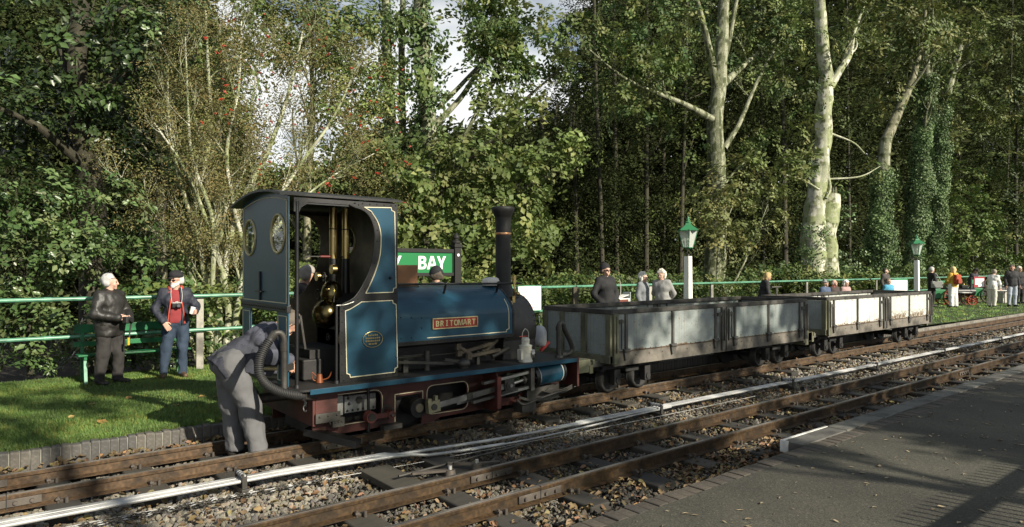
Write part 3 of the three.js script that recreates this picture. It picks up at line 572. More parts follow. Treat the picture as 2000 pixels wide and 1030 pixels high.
// --- left: broad-leaved thicket by the bench, dark tree above it
srand(101);
tree('hazel_bush', 'large glossy green hazel bush behind the bench at the left edge', 'bush', null, {
  limbs: [{ p: [[60, 735, 14.6], [50, 560, 14.8], [10, 400, 15]], r: [0.06, 0.02], tw: { n: 6, len: 1.1, lvl: 1 } }, { p: [[185, 735, 14.8], [178, 560, 15], [150, 440, 15]], r: [0.16, 0.05], tw: { n: 5, len: 1, lvl: 1 } }, { p: [[260, 720, 14.5], [270, 560, 14.4], [330, 380, 14.3]], r: [0.05, 0.02], tw: { n: 6, len: 1, lvl: 1 } }],
  bark: BK.dark, geo: LEAF.broad, mat: LM.gloss, pal: PAL.hazel, rc: 0.17, clump: 0.52, freq: 1.4,
  crown: [B(60, 400, 14.4, 120, 95, 1.1, 1.3), B(220, 425, 14.3, 110, 85, 1.0, 1.3), B(110, 520, 14.2, 160, 95, 0.9, 1.3), B(270, 520, 14.2, 110, 90, 0.8, 1.2), B(90, 640, 14.1, 150, 90, 0.6, 1.3), B(270, 640, 14.0, 110, 85, 0.6, 1.1), B(390, 600, 15.4, 80, 90, 0.6, 0.7), B(-40, 500, 14.5, 110, 210, 1, 1.1)],
});
tree('hedge_bank', 'low leafy hedge growing along behind the railing by the bench', 'hedge', null, {
  limbs: [], at: W(2, -0.3, 13.8), bark: BK.dark, geo: LEAF.broad, mat: LM.gloss, pal: PAL.hazel, rc: 0.14, clump: 0.42, freq: 1.6,
  crown: [B(40, 720, 13.75, 120, 45, 0.35, 0.8), B(200, 710, 13.8, 120, 50, 0.35, 0.8), B(340, 690, 13.8, 110, 55, 0.35, 0.9), B(470, 660, 15.2, 90, 70, 0.4, 1)],
});
tree('dark_tree', 'tall dark broad-leaved tree towering over the hazel bush', 'tree', null, {
  limbs: [{ p: [[185, 735, 17], [180, 400, 17.2], [150, 180, 17.2], [160, -100, 17]], r: [0.34, 0.14], tw: { n: 8, len: 2.2, lvl: 1, from: 0.4 } }, { p: [[172, 330, 17.2], [60, 240, 16.4], [-40, 200, 16]], r: [0.12, 0.05] }, { p: [[155, 220, 17.2], [260, 130, 16.4], [330, 40, 16]], r: [0.12, 0.04] }],
  bark: BK.dark, geo: LEAF.broad, mat: LM.gloss, pal: [...PAL.dark, ...PAL.dark, PAL.hazel[0]], rc: 0.24, clump: 0.50, freq: 0.9,
  crown: [B(90, 60, 16.6, 170, 110, 2.4, 1.2), B(60, 200, 16.4, 150, 90, 2, 1.0), B(230, 130, 16.2, 120, 120, 1.6, 1.05), B(300, 40, 16, 120, 90, 1.5, 0.9), B(150, 260, 17.6, 190, 110, 1.4, 0.9), B(300, 300, 18.2, 90, 90, 1, 0.6), B(-60, 280, 16.5, 90, 180, 2, 0.8)],
});
tree('leafy_tree', 'green leafy tree top showing between the dark tree and the rowan', 'tree', null, {
  limbs: [{ p: [[320, 720, 18.5], [310, 300, 18.5], [300, 60, 18.5]], r: [0.16, 0.06], tw: { n: 8, len: 1.6, lvl: 1 } }],
  bark: BK.grey, geo: LEAF.broad, mat: LM.gloss, pal: PAL.hazel, rc: 0.22, clump: 0.56, freq: 1.0,
  crown: [B(270, 70, 15.4, 90, 80, 1, 0.75), B(220, 160, 15.2, 80, 60, 0.8, 0.6), B(300, 150, 15.6, 60, 70, 0.8, 0.5), B(370, 60, 17.5, 80, 70, 1, 0.6), B(290, 400, 18.5, 90, 110, 1, 0.6)],
});

// --- rowan with pale stems beside the cab
srand(202);
{
  const d = 14.3, S = (pts, r0, tw) => ({ p: pts.map(([x, y, k]) => [x, y, d + (k || 0)]), r: [r0, r0 * 0.22], n: 8, name: 'stem', tw: { n: 9, len: 0.95, lvl: 1, from: 0.22, up: 0.35, spread: 0.75, thin: 0.4, ...(tw || {}) } });
  const rowan = tree('rowan_tree', 'many-stemmed rowan with pale bark and red berries behind the cab', 'tree', null, {
    limbs: [
      S([[428, 735], [428, 620], [440, 520, .1], [470, 400, .2], [520, 300, .3], [560, 190, .3], [590, 60, .2]], 0.115),
      S([[412, 735, .1], [408, 600], [392, 500], [372, 420], [348, 340, -.1], [330, 250], [325, 130]], 0.085),
      S([[436, 735, -.1], [446, 600, -.2], [425, 500, -.2], [395, 410, -.3], [360, 330, -.3], [300, 240, -.2]], 0.08),
      S([[400, 735, .2], [385, 610, .2], [372, 500, .2], [385, 380, .3], [410, 260, .3], [405, 130, .3], [400, 20, .3]], 0.095),
      S([[448, 735], [462, 600], [475, 490], [455, 400], [442, 300], [465, 170], [470, 40]], 0.075),
      S([[455, 735, -.2], [470, 560, -.3], [520, 430, -.4], [580, 330, -.4], [650, 230, -.4], [700, 120, -.4]], 0.08),
      S([[440, 735, .3], [500, 520, .4], [560, 420, .5], [640, 350, .6], [730, 300, .7]], 0.06),
      S([[392, 735, .3], [350, 560, .3], [320, 450, .3], [270, 380, .3], [230, 340, .3]], 0.05),
      S([[430, 560, .4], [438, 420, .5], [480, 320, .5], [490, 200, .5], [520, 80, .5]], 0.05),
      S([[415, 560, -.3], [415, 430, -.4], [375, 310, -.4], [365, 180, -.4], [360, 70, -.4]], 0.05),
    ],
    bark: BK.beech, geo: LEAF.thin, mat: LM.dry, pal: PAL.rowan, rc: 0.165, tips: { n: 4, r: 0.2 },
    crown: [B(480, 110, 14.4, 180, 120, 1.2, 1.5), B(620, 130, 14.2, 150, 120, 1.1, 1.6), B(420, 230, 14.4, 160, 110, 1, 0.9), B(680, 320, 14.6, 130, 90, 1, 1.3), B(570, 340, 14.2, 110, 60, 0.9, 0.7), B(720, 400, 14.8, 90, 60, .8, 1.3), B(400, 380, 14.6, 140, 80, 0.9, 0.3), B(720, 220, 14.6, 80, 90, .9, 1)], clump: 0.5, freq: 1.5,
  });
  const berry = mb(); srand(9); for (let i = 0; i < 14; i++) berry.add(new THREE.IcosahedronGeometry(0.16, 0).translate(gauss() * .5, gauss() * .35, gauss() * .5));
  const bg = berry.geo(), L = []; for (let i = 0; i < 130; i++) { const x = rr(380, 800), y = rr(20, 430); if (x < 500 && y > 260) continue; L.push([px(x, y, 14.1 + rr(-.9, .3)), 1]); }
  leaves('berries', rowan, L, { geo: bg, mat: M([1, 1, 1], 0.4), pal: [[0.42, 0.035, 0.015], [0.36, 0.03, 0.015], [0.45, 0.06, 0.02]], rc: 0.055 });
}
tree('olive_tree', 'hazy olive-green tree standing behind the rowan', 'tree', null, {
  limbs: [{ p: [[600, 640, 19.5], [600, 400, 19.5], [610, 200, 19.5], [600, 0, 19.5]], r: [0.16, 0.05], tw: { n: 12, len: 2.4, lvl: 1, from: .2 } }, { p: [[430, 640, 19], [425, 300, 19], [440, 60, 19]], r: [0.12, 0.04], tw: { n: 10, len: 2, lvl: 1, from: .3 } }],
  bark: BK.grey, geo: LEAF.fine, mat: LM.soft, pal: [...PAL.syc, ...PAL.syc, PAL.rowan[0], PAL.hazel[0]], rc: 0.38, clump: 0.5, freq: 0.9,
  crown: [B(430, 90, 19, 90, 110, 1.4, 2), B(530, 50, 19.5, 100, 85, 1.4, 3), B(650, 60, 19.5, 120, 90, 1.4, 3), B(690, 170, 19.5, 100, 110, 1.4, 3), B(730, 260, 19.5, 60, 60, 1.2, 2), B(660, 270, 19.5, 80, 60, 1.2, .9), B(600, 350, 19, 130, 45, 1.2, 1.2), B(410, 220, 19, 80, 90, 1.2, 1.8), B(450, 340, 19, 100, 70, 1.2, 1.8), B(600, 130, 19.5, 50, 50, 1.2, 1.2), B(570, 320, 19, 80, 40, 1, 1.3), B(630, 210, 19.4, 40, 40, 1, .9), B(750, 120, 20, 40, 100, 1.2, 1), B(480, 150, 19.4, 50, 40, 1, 1)],
});
// --- tall tree with ivied trunks behind the cab roof
srand(303);
tree('ivied_ash', 'tall twin-trunked tree behind the cab roof, ivy up its pale trunks', 'tree', null, {
  limbs: [{ p: [[846, 560, 21], [842, 360, 21], [836, 250, 21], [826, 100, 21], [815, -80, 21]], r: [0.42, 0.24] }, { p: [[838, 255, 21], [900, 190, 20.6], [950, 110, 20.3], [1010, 30, 20]], r: [0.13, 0.05], tw: { n: 8, len: 1.8, lvl: 1 } }, { p: [[770, 560, 22], [768, 300, 22], [757, 150, 22], [752, -60, 22]], r: [0.26, 0.16] }, { p: [[790, 480, 22.4], [786, 260, 22.4], [784, 100, 22.4], [788, -60, 22.4]], r: [0.17, 0.11] }, { p: [[855, 210, 21], [905, 160, 21], [960, 90, 21.2], [980, -20, 21]], r: [0.10, 0.04], tw: { n: 7, len: 1.6, lvl: 1 } }, { p: [[880, 330, 20.5], [925, 230, 20.2], [970, 150, 20], [1000, 60, 20]], r: [0.09, 0.04], tw: { n: 7, len: 1.5, lvl: 1 } }, { p: [[905, 310, 19.6], [960, 270, 19.4], [1020, 200, 19.2], [1100, 130, 19]], r: [0.1, 0.03], tw: { n: 7, len: 1.4, lvl: 1 }, m: BK.dark }],
  bark: BK.moss, geo: LEAF.broad, mat: LM.soft, pal: [...PAL.syc, ...PAL.hazel], rc: 0.33, clump: 0.53, freq: 0.75, tips: { n: 2, r: 0.35 },
  crown: [B(730, 60, 22, 100, 90, 2, 0.6), B(800, 130, 20.5, 70, 90, 1.4, 0.65), B(880, 50, 21, 120, 55, 2, 0.9), B(980, 70, 20.3, 100, 55, 1.4, 0.9), B(1080, 50, 20, 90, 50, 1.4, 1.2), B(800, 40, 21, 60, 60, 1.4, .9), B(740, 230, 21.5, 90, 100, 1.6, 0.8), B(1030, 130, 20, 60, 60, 1.2, 0.6), B(820, 330, 20.4, 100, 70, 1.4, 0.8), B(860, 230, 20.4, 60, 60, 1, .8), B(910, 150, 20.2, 60, 35, 1, .6), B(970, 170, 20, 50, 40, 1, .5), B(640, 30, 23, 110, 50, 1.4, 0.35), B(660, 330, 23, 110, 60, 1.2, .6)],
  ivy: [{ limb: 0, t0: 0, t1: 0.95, r: 0.5, n: 26, rc: 0.26 }, { limb: 2, t0: 0, t1: 0.95, r: 0.34, n: 18, rc: 0.24 }],
});
// --- sycamore over the tank and chimney
srand(404);
tree('sycamore', 'spreading yellow-green sycamore behind the name board and the chimney', 'tree', null, {
  limbs: [{ p: [[820, 640, 15.8], [832, 480, 15.8], [858, 390, 15.7], [930, 300, 15.5], [1000, 260, 15.4]], r: [0.12, 0.04], tw: { n: 9, len: 1.3, lvl: 1 } }, { p: [[870, 640, 15.9], [905, 480, 15.8], [960, 400, 15.6], [1060, 350, 15.4], [1120, 320, 15.3]], r: [0.1, 0.03], tw: { n: 8, len: 1, lvl: 1 } }, { p: [[920, 640, 15.9], [980, 540, 15.7], [1040, 480, 15.5], [1080, 460, 15.4]], r: [0.08, 0.03], tw: { n: 6, len: .9, lvl: 1 } }, { p: [[835, 470, 15.8], [800, 400, 15.7], [740, 340, 15.6]], r: [0.06, 0.02], tw: { n: 5, len: 1 } }],
  bark: BK.dark, geo: LEAF.big, mat: LM.soft, pal: PAL.syc, rc: 0.215, clump: 0.47, freq: 1.1, tips: { n: 2, r: 0.2 },
  crown: [B(900, 310, 15.3, 130, 70, 1.1, 1.0), B(1010, 330, 15.1, 120, 55, 1, 1.1), B(1085, 290, 15.1, 55, 32, 0.6, 1.1), B(940, 410, 15.1, 150, 75, 1, 1.2), B(1040, 440, 15, 60, 70, 0.8, 1.2), B(850, 480, 15.2, 90, 65, 0.9, 1.2), B(960, 510, 15, 130, 65, 0.8, 1.2), B(1050, 510, 15, 50, 40, 0.6, 1.1), B(820, 360, 15.6, 90, 70, 1, 1.3), B(770, 440, 15.6, 60, 60, .8, 1.2), B(1100, 330, 15, 45, 22, .5, .9), B(960, 235, 15.6, 60, 40, .7, .5)],
});
// --- dark wood in the middle distance: separate trees, each with trunk and crown
srand(505);
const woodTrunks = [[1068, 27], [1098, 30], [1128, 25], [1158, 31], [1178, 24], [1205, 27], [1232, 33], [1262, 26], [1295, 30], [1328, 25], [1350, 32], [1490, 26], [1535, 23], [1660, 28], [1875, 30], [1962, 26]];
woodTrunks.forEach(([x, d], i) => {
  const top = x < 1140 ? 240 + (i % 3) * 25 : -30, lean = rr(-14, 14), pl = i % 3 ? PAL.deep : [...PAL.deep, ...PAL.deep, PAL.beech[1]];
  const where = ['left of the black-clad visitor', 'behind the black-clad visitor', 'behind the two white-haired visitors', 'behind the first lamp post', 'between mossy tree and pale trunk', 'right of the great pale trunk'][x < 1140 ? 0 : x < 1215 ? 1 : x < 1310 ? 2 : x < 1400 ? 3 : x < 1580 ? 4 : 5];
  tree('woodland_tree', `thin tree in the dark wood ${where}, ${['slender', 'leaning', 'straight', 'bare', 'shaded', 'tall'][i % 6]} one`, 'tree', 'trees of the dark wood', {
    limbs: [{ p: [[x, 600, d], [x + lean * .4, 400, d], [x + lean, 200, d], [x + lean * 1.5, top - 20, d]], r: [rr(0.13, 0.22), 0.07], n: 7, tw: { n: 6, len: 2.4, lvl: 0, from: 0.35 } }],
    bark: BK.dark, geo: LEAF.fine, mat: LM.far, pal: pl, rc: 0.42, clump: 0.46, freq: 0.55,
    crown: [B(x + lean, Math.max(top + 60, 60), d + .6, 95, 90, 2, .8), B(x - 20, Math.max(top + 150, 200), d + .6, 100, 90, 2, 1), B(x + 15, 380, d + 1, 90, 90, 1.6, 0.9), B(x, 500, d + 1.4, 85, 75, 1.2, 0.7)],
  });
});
{
  // the wood beyond, a mass, and the undergrowth
  const far = thing('far_wood', 'dense mass of woodland beyond the nearer trees', null, null, 0, null, 'stuff');
  const top = x => x < 380 ? -60 : x < 470 ? lerp(-60, 330, (x - 380) / 90) : x < 640 ? 355 : x < 760 ? lerp(355, 250, (x - 640) / 120) : x < 1000 ? 265 : x < 1120 ? lerp(265, 240, (x - 1000) / 120) : x < 1190 ? lerp(240, -60, (x - 1120) / 70) : -60;
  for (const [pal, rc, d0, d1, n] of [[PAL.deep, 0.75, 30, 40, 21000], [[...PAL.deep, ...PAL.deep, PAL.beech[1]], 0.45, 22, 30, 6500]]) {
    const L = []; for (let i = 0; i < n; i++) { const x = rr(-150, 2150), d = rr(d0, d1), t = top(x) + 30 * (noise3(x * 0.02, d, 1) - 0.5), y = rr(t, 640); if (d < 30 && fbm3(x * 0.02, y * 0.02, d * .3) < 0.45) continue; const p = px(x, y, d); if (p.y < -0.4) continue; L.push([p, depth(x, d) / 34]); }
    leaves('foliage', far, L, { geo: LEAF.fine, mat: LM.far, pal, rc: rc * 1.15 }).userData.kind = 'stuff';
  }
  const un = thing('undergrowth', 'low leafy undergrowth behind the railing', null, null, 0, null, 'stuff');
  const L = []; for (let i = 0; i < 15000; i++) { const s = rr(2, 75), d = 13.5 + Math.pow(rnd(), 1.3) * 4.5, hh = (0.9 + 1.3 * noise3(s * 0.5, 2, d)) * Math.pow(rnd(), 0.7); if (fbm3(s * 0.9, hh * 1.2, d) < 0.42) continue; L.push([W(s, hh - 0.2, d), s > 25 ? 1.6 : 1]); }
  leaves('foliage', un, L, { geo: LEAF.broad, mat: LM.soft, pal: [...PAL.beech, ...PAL.hazel, ...PAL.bush], rc: 0.19 }).userData.kind = 'stuff';
}
// --- the mossy tree with the long left limb, and the bush at its foot
srand(606);
tree('mossy_tree', 'tall mossy tree behind the first lamp with a long bare limb to the left', 'tree', null, {
  limbs: [
    { p: [[1388, 620, 15.2], [1394, 540, 15.2], [1402, 420, 15.2], [1400, 320, 15.2], [1397, 240, 15.2], [1406, 160, 15.2], [1412, 60, 15.2], [1420, -60, 15.2]], r: [0.46, 0.2], n: 14, knob: 0.12 },
    { p: [[1390, 232, 15.1], [1340, 205, 14.8], [1280, 180, 14.5], [1225, 155, 14.3], [1190, 130, 14.2], [1150, 95, 14.1]], r: [0.15, 0.025], tw: { n: 7, len: 1.3, lvl: 1 } },
    { p: [[1400, 170, 15.2], [1385, 90, 15], [1368, 20, 14.9], [1350, -40, 14.8]], r: [0.17, 0.08] }, { p: [[1412, 165, 15.2], [1450, 130, 15.4], [1510, 80, 15.6], [1560, 30, 15.6]], r: [0.16, 0.03], tw: { n: 6, len: 1.3, lvl: 1 } },
    { p: [[1415, 290, 15.1], [1445, 240, 15], [1475, 170, 14.9], [1500, 120, 14.8], [1525, 80, 14.7], [1540, 40, 14.7]], r: [0.12, 0.02], tw: { n: 6, len: 1.2, lvl: 1 } }, { p: [[1407, 150, 15.2], [1425, 80, 15.1], [1440, 0, 15], [1450, -40, 15]], r: [0.12, 0.06] },
    { p: [[1402, 380, 15.1], [1440, 330, 14.8], [1480, 300, 14.6]], r: [0.05, 0.02], tw: { n: 5, len: .8, lvl: 1 } },
  ],
  bark: BK.moss, geo: LEAF.broad, mat: LM.soft, pal: [...PAL.syc, ...PAL.hazel, PAL.beech[0]], rc: 0.26, clump: 0.54, freq: 0.8, tips: { n: 3, r: 0.3 },
  crown: [B(1160, 90, 14.4, 110, 60, 1.3, 0.9), B(1230, 160, 14.3, 100, 50, 1.2, 0.8), B(1300, 50, 15, 120, 60, 1.6, 0.6), B(1420, 40, 16.2, 130, 60, 2, 0.6), B(1520, 80, 15.4, 100, 50, 1.5, 0.7), B(1560, 180, 15.2, 70, 50, 1.2, 0.5), B(1330, 270, 15.6, 60, 50, 1, .35), B(1100, 40, 15, 80, 40, 1.2, .7), B(1290, 110, 16, 110, 70, 1.6, .9), B(1250, -60, 15.5, 190, 70, 2.4, 1), B(1470, -70, 15.5, 160, 70, 2.4, 1), B(1480, 150, 16.4, 80, 60, 1.6, .7), B(1240, 230, 17, 80, 50, 1.4, .7)],
});
tree('leafy_shoots', 'bushy pale yellow-green shoots around the foot of the mossy tree', 'bush', null, {
  limbs: [{ p: [[1400, 600, 14.3], [1405, 480, 14.2], [1440, 380, 14.2]], r: [0.05, 0.015], tw: { n: 6, len: .8, lvl: 1 } }, { p: [[1410, 600, 14.3], [1460, 500, 14.2], [1500, 400, 14.2]], r: [0.05, 0.015], tw: { n: 6, len: .8, lvl: 1 } }],
  bark: BK.moss, geo: LEAF.broad, mat: LM.soft, pal: PAL.autumn, rc: 0.22, clump: 0.5, freq: 1.0,
  crown: [B(1430, 370, 14.2, 95, 70, 0.9, 0.9), B(1380, 410, 14.1, 65, 50, 0.8, 0.9), B(1460, 440, 14.1, 90, 60, 0.9, 1), B(1400, 480, 14.1, 70, 50, .7, .8), B(1510, 380, 14.4, 45, 45, .7, .6)],
});
// --- the great pale trunk with its broken stub
srand(707);
tree('pale_trunk_tree', 'great pale-barked tree with a broken stub beside its trunk', 'tree', null, {
  limbs: [
    { p: [[1590, 610, 15], [1588, 540, 15], [1590, 440, 15], [1597, 380, 15], [1607, 290, 15], [1612, 200, 15], [1616, 140, 15]], r: [0.60, 0.31], n: 20, knob: 0.26 },
    { p: [[1616, 150, 15], [1610, 110, 15], [1605, 40, 15], [1600, -60, 15]], r: [0.33, 0.22], n: 12 },
    { p: [[1612, 190, 15], [1640, 140, 14.8], [1662, 105, 14.7], [1668, 70, 14.6], [1690, 10, 14.5]], r: [0.24, 0.04], n: 10, tw: { n: 4, len: 1.5, lvl: 1 } },
    { p: [[1612, 300, 14.8], [1618, 340, 14.6], [1622, 370, 14.5], [1614, 388, 14.5]], r: [0.09, 0.06] },
    { p: [[1600, 370, 14.6], [1570, 352, 14.2], [1530, 340, 14]], r: [0.05, 0.02], tw: { n: 4, len: 1, lvl: 1 } }, { p: [[1622, 260, 14.8], [1670, 280, 14.2], [1690, 300, 14]], r: [0.06, 0.03] }, { p: [[1620, 350, 14.8], [1680, 345, 14], [1720, 325, 13.8]], r: [0.05, 0.02] },
  ],
  bark: BK.beech, geo: LEAF.layer, mat: LM.soft, pal: PAL.beech, rc: 0.42, clump: 0.54, freq: 0.6, tips: { n: 3, r: 0.35 },
  crown: [B(1600, 75, 15.0, 120, 40, 1.8, 0.9), B(1690, 105, 14.8, 80, 40, 1.4, 0.9), B(1560, 330, 14.6, 60, 40, 1, 0.6), B(1550, 250, 15.6, 60, 50, 1, 0.45), B(1690, 330, 15.4, 70, 40, 1, 0.5), B(1680, 200, 15.6, 60, 50, 1.2, .4), B(1500, 20, 16, 90, 50, 1.5, .8), B(1650, -70, 15.5, 160, 70, 2.6, 1), B(1660, 30, 16.5, 90, 50, 2, .9), B(1560, 150, 16.5, 60, 60, 1.5, .6)],
  ivy: [{ limb: 0, t0: 0.0, t1: 0.35, r: 0.85, n: 60, rc: 0.17, pw: 1.4 }],
});
{
  const t = scene.getObjectByName('pale_trunk_tree'), f = t.position, g = limbGeo([[1617, 610, 14.7], [1615, 520, 14.7], [1617, 440, 14.7], [1622, 395, 14.7], [1624, 382, 14.7]], 0.56, 0.40, 16, 0.3); g.translate(-f.x, -f.y, -f.z);
  put('broken_stub', mb().add(g).geo(), BK.beech, t);
  const e = px(1624, 384, 14.7).sub(f), c = mb(); srand(4); for (let i = 0; i < 9; i++) { const a = rr(0, 6.3), r = rr(0.05, 0.26); c.add(new THREE.ConeGeometry(0.1, rr(0.35, 0.9), 5).translate(e.x + Math.cos(a) * r * 1.2, e.y + 0.15, e.z + Math.sin(a) * r)); } c.build('splintered_top', BK.grey, t);
}
// --- ivied trunks at the right
srand(808);
const IV = (label, limbs, crownB, ivy, grp) => tree('ivied_tree', label, 'tree', 'ivy-clad trees at the right', { limbs, bark: BK.moss, geo: LEAF.layer, mat: LM.soft, pal: PAL.beech, rc: 0.55, clump: 0.54, freq: 0.5, tips: { n: 2, r: 0.4 }, crown: crownB, ivy });
IV('leaning tree with a pale upper trunk and ivy-wrapped foot', [{ p: [[1718, 610, 15.6], [1722, 450, 15.6], [1726, 330, 15.6], [1732, 270, 15.6]], r: [0.46, 0.3], n: 12 }, { m: BK.grey, p: [[1732, 275, 15.6], [1755, 220, 15.5], [1782, 160, 15.4], [1800, 90, 15.3], [1810, 20, 15.3]], r: [0.3, 0.1], tw: { n: 5, len: 2.5, lvl: 1 } }], [B(1760, 60, 15.6, 110, 50, 2.5, 0.9), B(1730, 190, 16, 50, 40, 1.2, .5), B(1850, 100, 15.4, 100, 40, 2, 1.1), B(1820, -60, 15.5, 180, 70, 3, 1)], [{ limb: 0, t0: 0, t1: 0.8, r: 0.62, n: 190, rc: 0.21 }]);
IV('straight ivy-smothered trunk behind the far lamp post', [{ p: [[1775, 610, 16], [1790, 450, 16], [1802, 320, 16], [1812, 200, 16], [1808, 60, 16]], r: [0.42, 0.2], n: 10, tw: { n: 5, len: 2.6, lvl: 1, from: .6 } }], [B(1830, 40, 16, 110, 60, 2.5, .9), B(1790, 140, 16.4, 60, 40, 1.2, .6)], [{ limb: 0, t0: 0, t1: 0.84, r: 0.58, n: 190, rc: 0.21, pw: 1.1 }]);
IV('ivy-clad trunk leaning right above the visitor with the grey bag', [{ p: [[1822, 610, 16.6], [1832, 420, 16.6], [1840, 280, 16.6], [1850, 200, 16.6], [1880, 90, 16.6]], r: [0.38, 0.16], n: 10, tw: { n: 6, len: 2.6, lvl: 1, from: .5 } }], [B(1920, 70, 16.4, 110, 60, 2.5, 1), B(1930, 170, 16.2, 90, 40, 2, 0.9), B(1960, 250, 16, 70, 40, 1.8, .8), B(1900, 230, 16.8, 60, 40, 1.4, .6)], [{ limb: 0, t0: 0, t1: 0.75, r: 0.52, n: 180, rc: 0.21, pw: 1.1 }]);
tree('ivy_thicket', 'dark green ivy thicket right of the great pale trunk', 'bush', null, { limbs: [], at: px(1655, 560, 15), bark: BK.dark, geo: LEAF.ivy, mat: LM.gloss, pal: PAL.ivy, rc: 0.27, clump: 0.52, freq: 0.8, tilt: 1.2, crown: [B(1650, 450, 15.4, 40, 90, 0.8, 1), B(1660, 520, 15, 60, 50, .7, 1)] });
tree('green_bush', 'full green bush behind the stall at the right', 'bush', null, {
  limbs: [{ p: [[1900, 610, 16.5], [1900, 500, 16.5], [1890, 420, 16.5]], r: [0.12, 0.04], tw: { n: 6, len: 2, lvl: 1 } }], bark: BK.dark, geo: LEAF.broad, mat: LM.soft, pal: PAL.bush, rc: 0.34, clump: 0.5, freq: 0.7,
  crown: [B(1895, 440, 15.6, 75, 85, 1.4, 1), B(1880, 360, 16, 50, 60, 1.2, .8), B(1930, 510, 15.2, 85, 45, 1.2, 1), B(1850, 510, 15.2, 60, 50, 1, .9), B(1960, 440, 15.8, 50, 50, 1.2, .7)],
});
tree('brown_tree', 'brownish fine-leaved tree at the right edge above the stall', 'tree', null, {
  limbs: [{ p: [[1985, 600, 15], [1985, 400, 15], [1990, 200, 15]], r: [0.2, 0.08], tw: { n: 10, len: 2.6, lvl: 1 } }], bark: BK.dark, geo: LEAF.layer, mat: LM.soft, pal: [...PAL.beech, ...PAL.dark], rc: 0.5, clump: 0.54, freq: 0.5, tips: { n: 2, r: .4 },
  crown: [B(1950, 330, 15.4, 60, 40, 1.5, .7), B(1985, 400, 15, 60, 60, 1.5, .8), B(1990, 200, 15, 60, 80, 1.6, .8), B(1985, 490, 14.8, 50, 50, 1.2, .7)],
});
// --- trees on the camera's side: they cast the broken shade on the platform and the train
srand(909);
{
  const sideTree = (name, label, x, z, blobs, pal) => {
    const t = thing(name, label, 'tree', V(x, 0, z)), top = Math.max(...blobs.map(b => b[1] + b[4] * .6)), ax = [V(0, PH, 0), V(0.1, top * .35, 0), V(-.1, top * .65, 0.1), V(0, top, 0)], m = mb().add(limbGeo(ax, 0.2, 0.05)); m.build('trunk', BK.grey, t);
    const tw = mb(); twigs(tw, ax, .16, .05, { n: 9, len: 2.2, lvl: 1, from: 0.45 }); tw.build('twigs', BK.grey, t).userData.kind = 'stuff';
    const L = []; for (const [bx, by, bz, rx, ry, rz, n] of blobs) for (let i = 0; i < n; i++) { const u = rr(-1, 1), a = rr(0, 6.283), q = Math.sqrt(1 - u * u), r = Math.cbrt(rnd()); const p = V(bx + q * Math.cos(a) * r * rx, by + u * r * ry, bz + q * Math.sin(a) * r * rz); if (fbm3(p.x * .8, p.y * .8, p.z * .8) < 0.49) continue; L.push([p, 1]); }
    leaves('crown', t, L, { geo: LEAF.broad, mat: LM.soft, pal, rc: 0.34 });
  };
  sideTree('platform_tree', 'broad tree behind the platform, out of the picture, shading the engine', 8.2, 9.5, [[8.3, 9.2, 9.5, 2.2, 2.2, 1.6, 520], [11, 6.2, 9.2, 1.8, 1.0, 1.2, 360]], PAL.syc);
  sideTree('platform_tree', 'second broad tree behind the platform shading the first wagon', 13, 9.5, [[12.9, 9.6, 9.5, 2.9, 1.9, 1.6, 1000], [14, 6.6, 9.3, 3.6, 1.5, 1.2, 700]], PAL.syc);
  sideTree('platform_tree', 'slender tree behind the platform throwing light shade on the lawn', 4.2, 9.8, [[3.9, 10.9, 9.6, 1.7, 1.5, 1.0, 150]], PAL.syc);
  sideTree('platform_tree', 'far tree behind the platform shading the distant asphalt', 21, 9.5, [[22, 6.2, 9.5, 4.5, 2.0, 1.4, 900]], PAL.hazel);
  srand(77); for (const [x, z, l] of [[-5, -15, 'dark tree continuing the thicket left of the picture'], [-9, -9, 'dark tree left of the picture beyond the lawn end'], [-12, -3, 'dark tree left of the picture across the tracks end']]) sideTree('thicket_tree', l, x, z, [[x, 4.5, z, 3.2, 4.4, 3, 1900]], PAL.dark);
  // picket fence on the platform, out of the picture, whose shadow crosses the near asphalt
  const pf = thing('picket_fence', 'picket fence on the platform, out of the picture at the right', 'fence', V(7, PH, .27)), fm = M([.6, .6, .55], .6);
  for (const h of [.35, 1.0]) mb().box(-1.8, 2.6, h - .04, h + .04, -.03, .0).build('rail', fm, pf);
  const pg = mb().box(-.009, .009, .05, 1.16, .0, .012).geo(); for (let x = -1.75; x < 2.6; x += .095) put('picket', pg, fm, pf, V(x, 0, 0));
}
// ---------------------------------------------------------------- the engine
const FONT = await new FontLoader().loadAsync('fonts/droid/droid_sans_bold.typeface.json');
function textGeo(str, size, depthZ, spread = 1) {
  const g = new TextGeometry(str, { font: FONT, size, depth: depthZ, curveSegments: 4, bevelEnabled: false }); g.computeBoundingBox(); const b = g.boundingBox;
  g.translate(-(b.min.x + b.max.x) / 2, -(b.min.y + b.max.y) / 2, 0); g.scale(spread, 1, 1); return g;
}
const shp = pts => { const s = new THREE.Shape(); pts.forEach(([x, y], i) => i ? s.lineTo(x, y) : s.moveTo(x, y)); s.closePath(); return s; };
const circ = (x, y, r, n = 28) => { const p = new THREE.Path(); p.absarc(x, y, r, 0, Math.PI * 2); return p; };
function smooth(pts, n = 6) { const c = new THREE.CatmullRomCurve3(pts.map(([x, y]) => V(x, y, 0)), false, 'centripetal'); return c.getPoints(pts.length * n).map(p => [p.x, p.y]); }
// a plate in the vertical plane along the track: shape (s, h), outer face at distance d, thickness t away from the camera
const sideM = (d, t) => new THREE.Matrix4().makeTranslation(0, 0, -d - t);
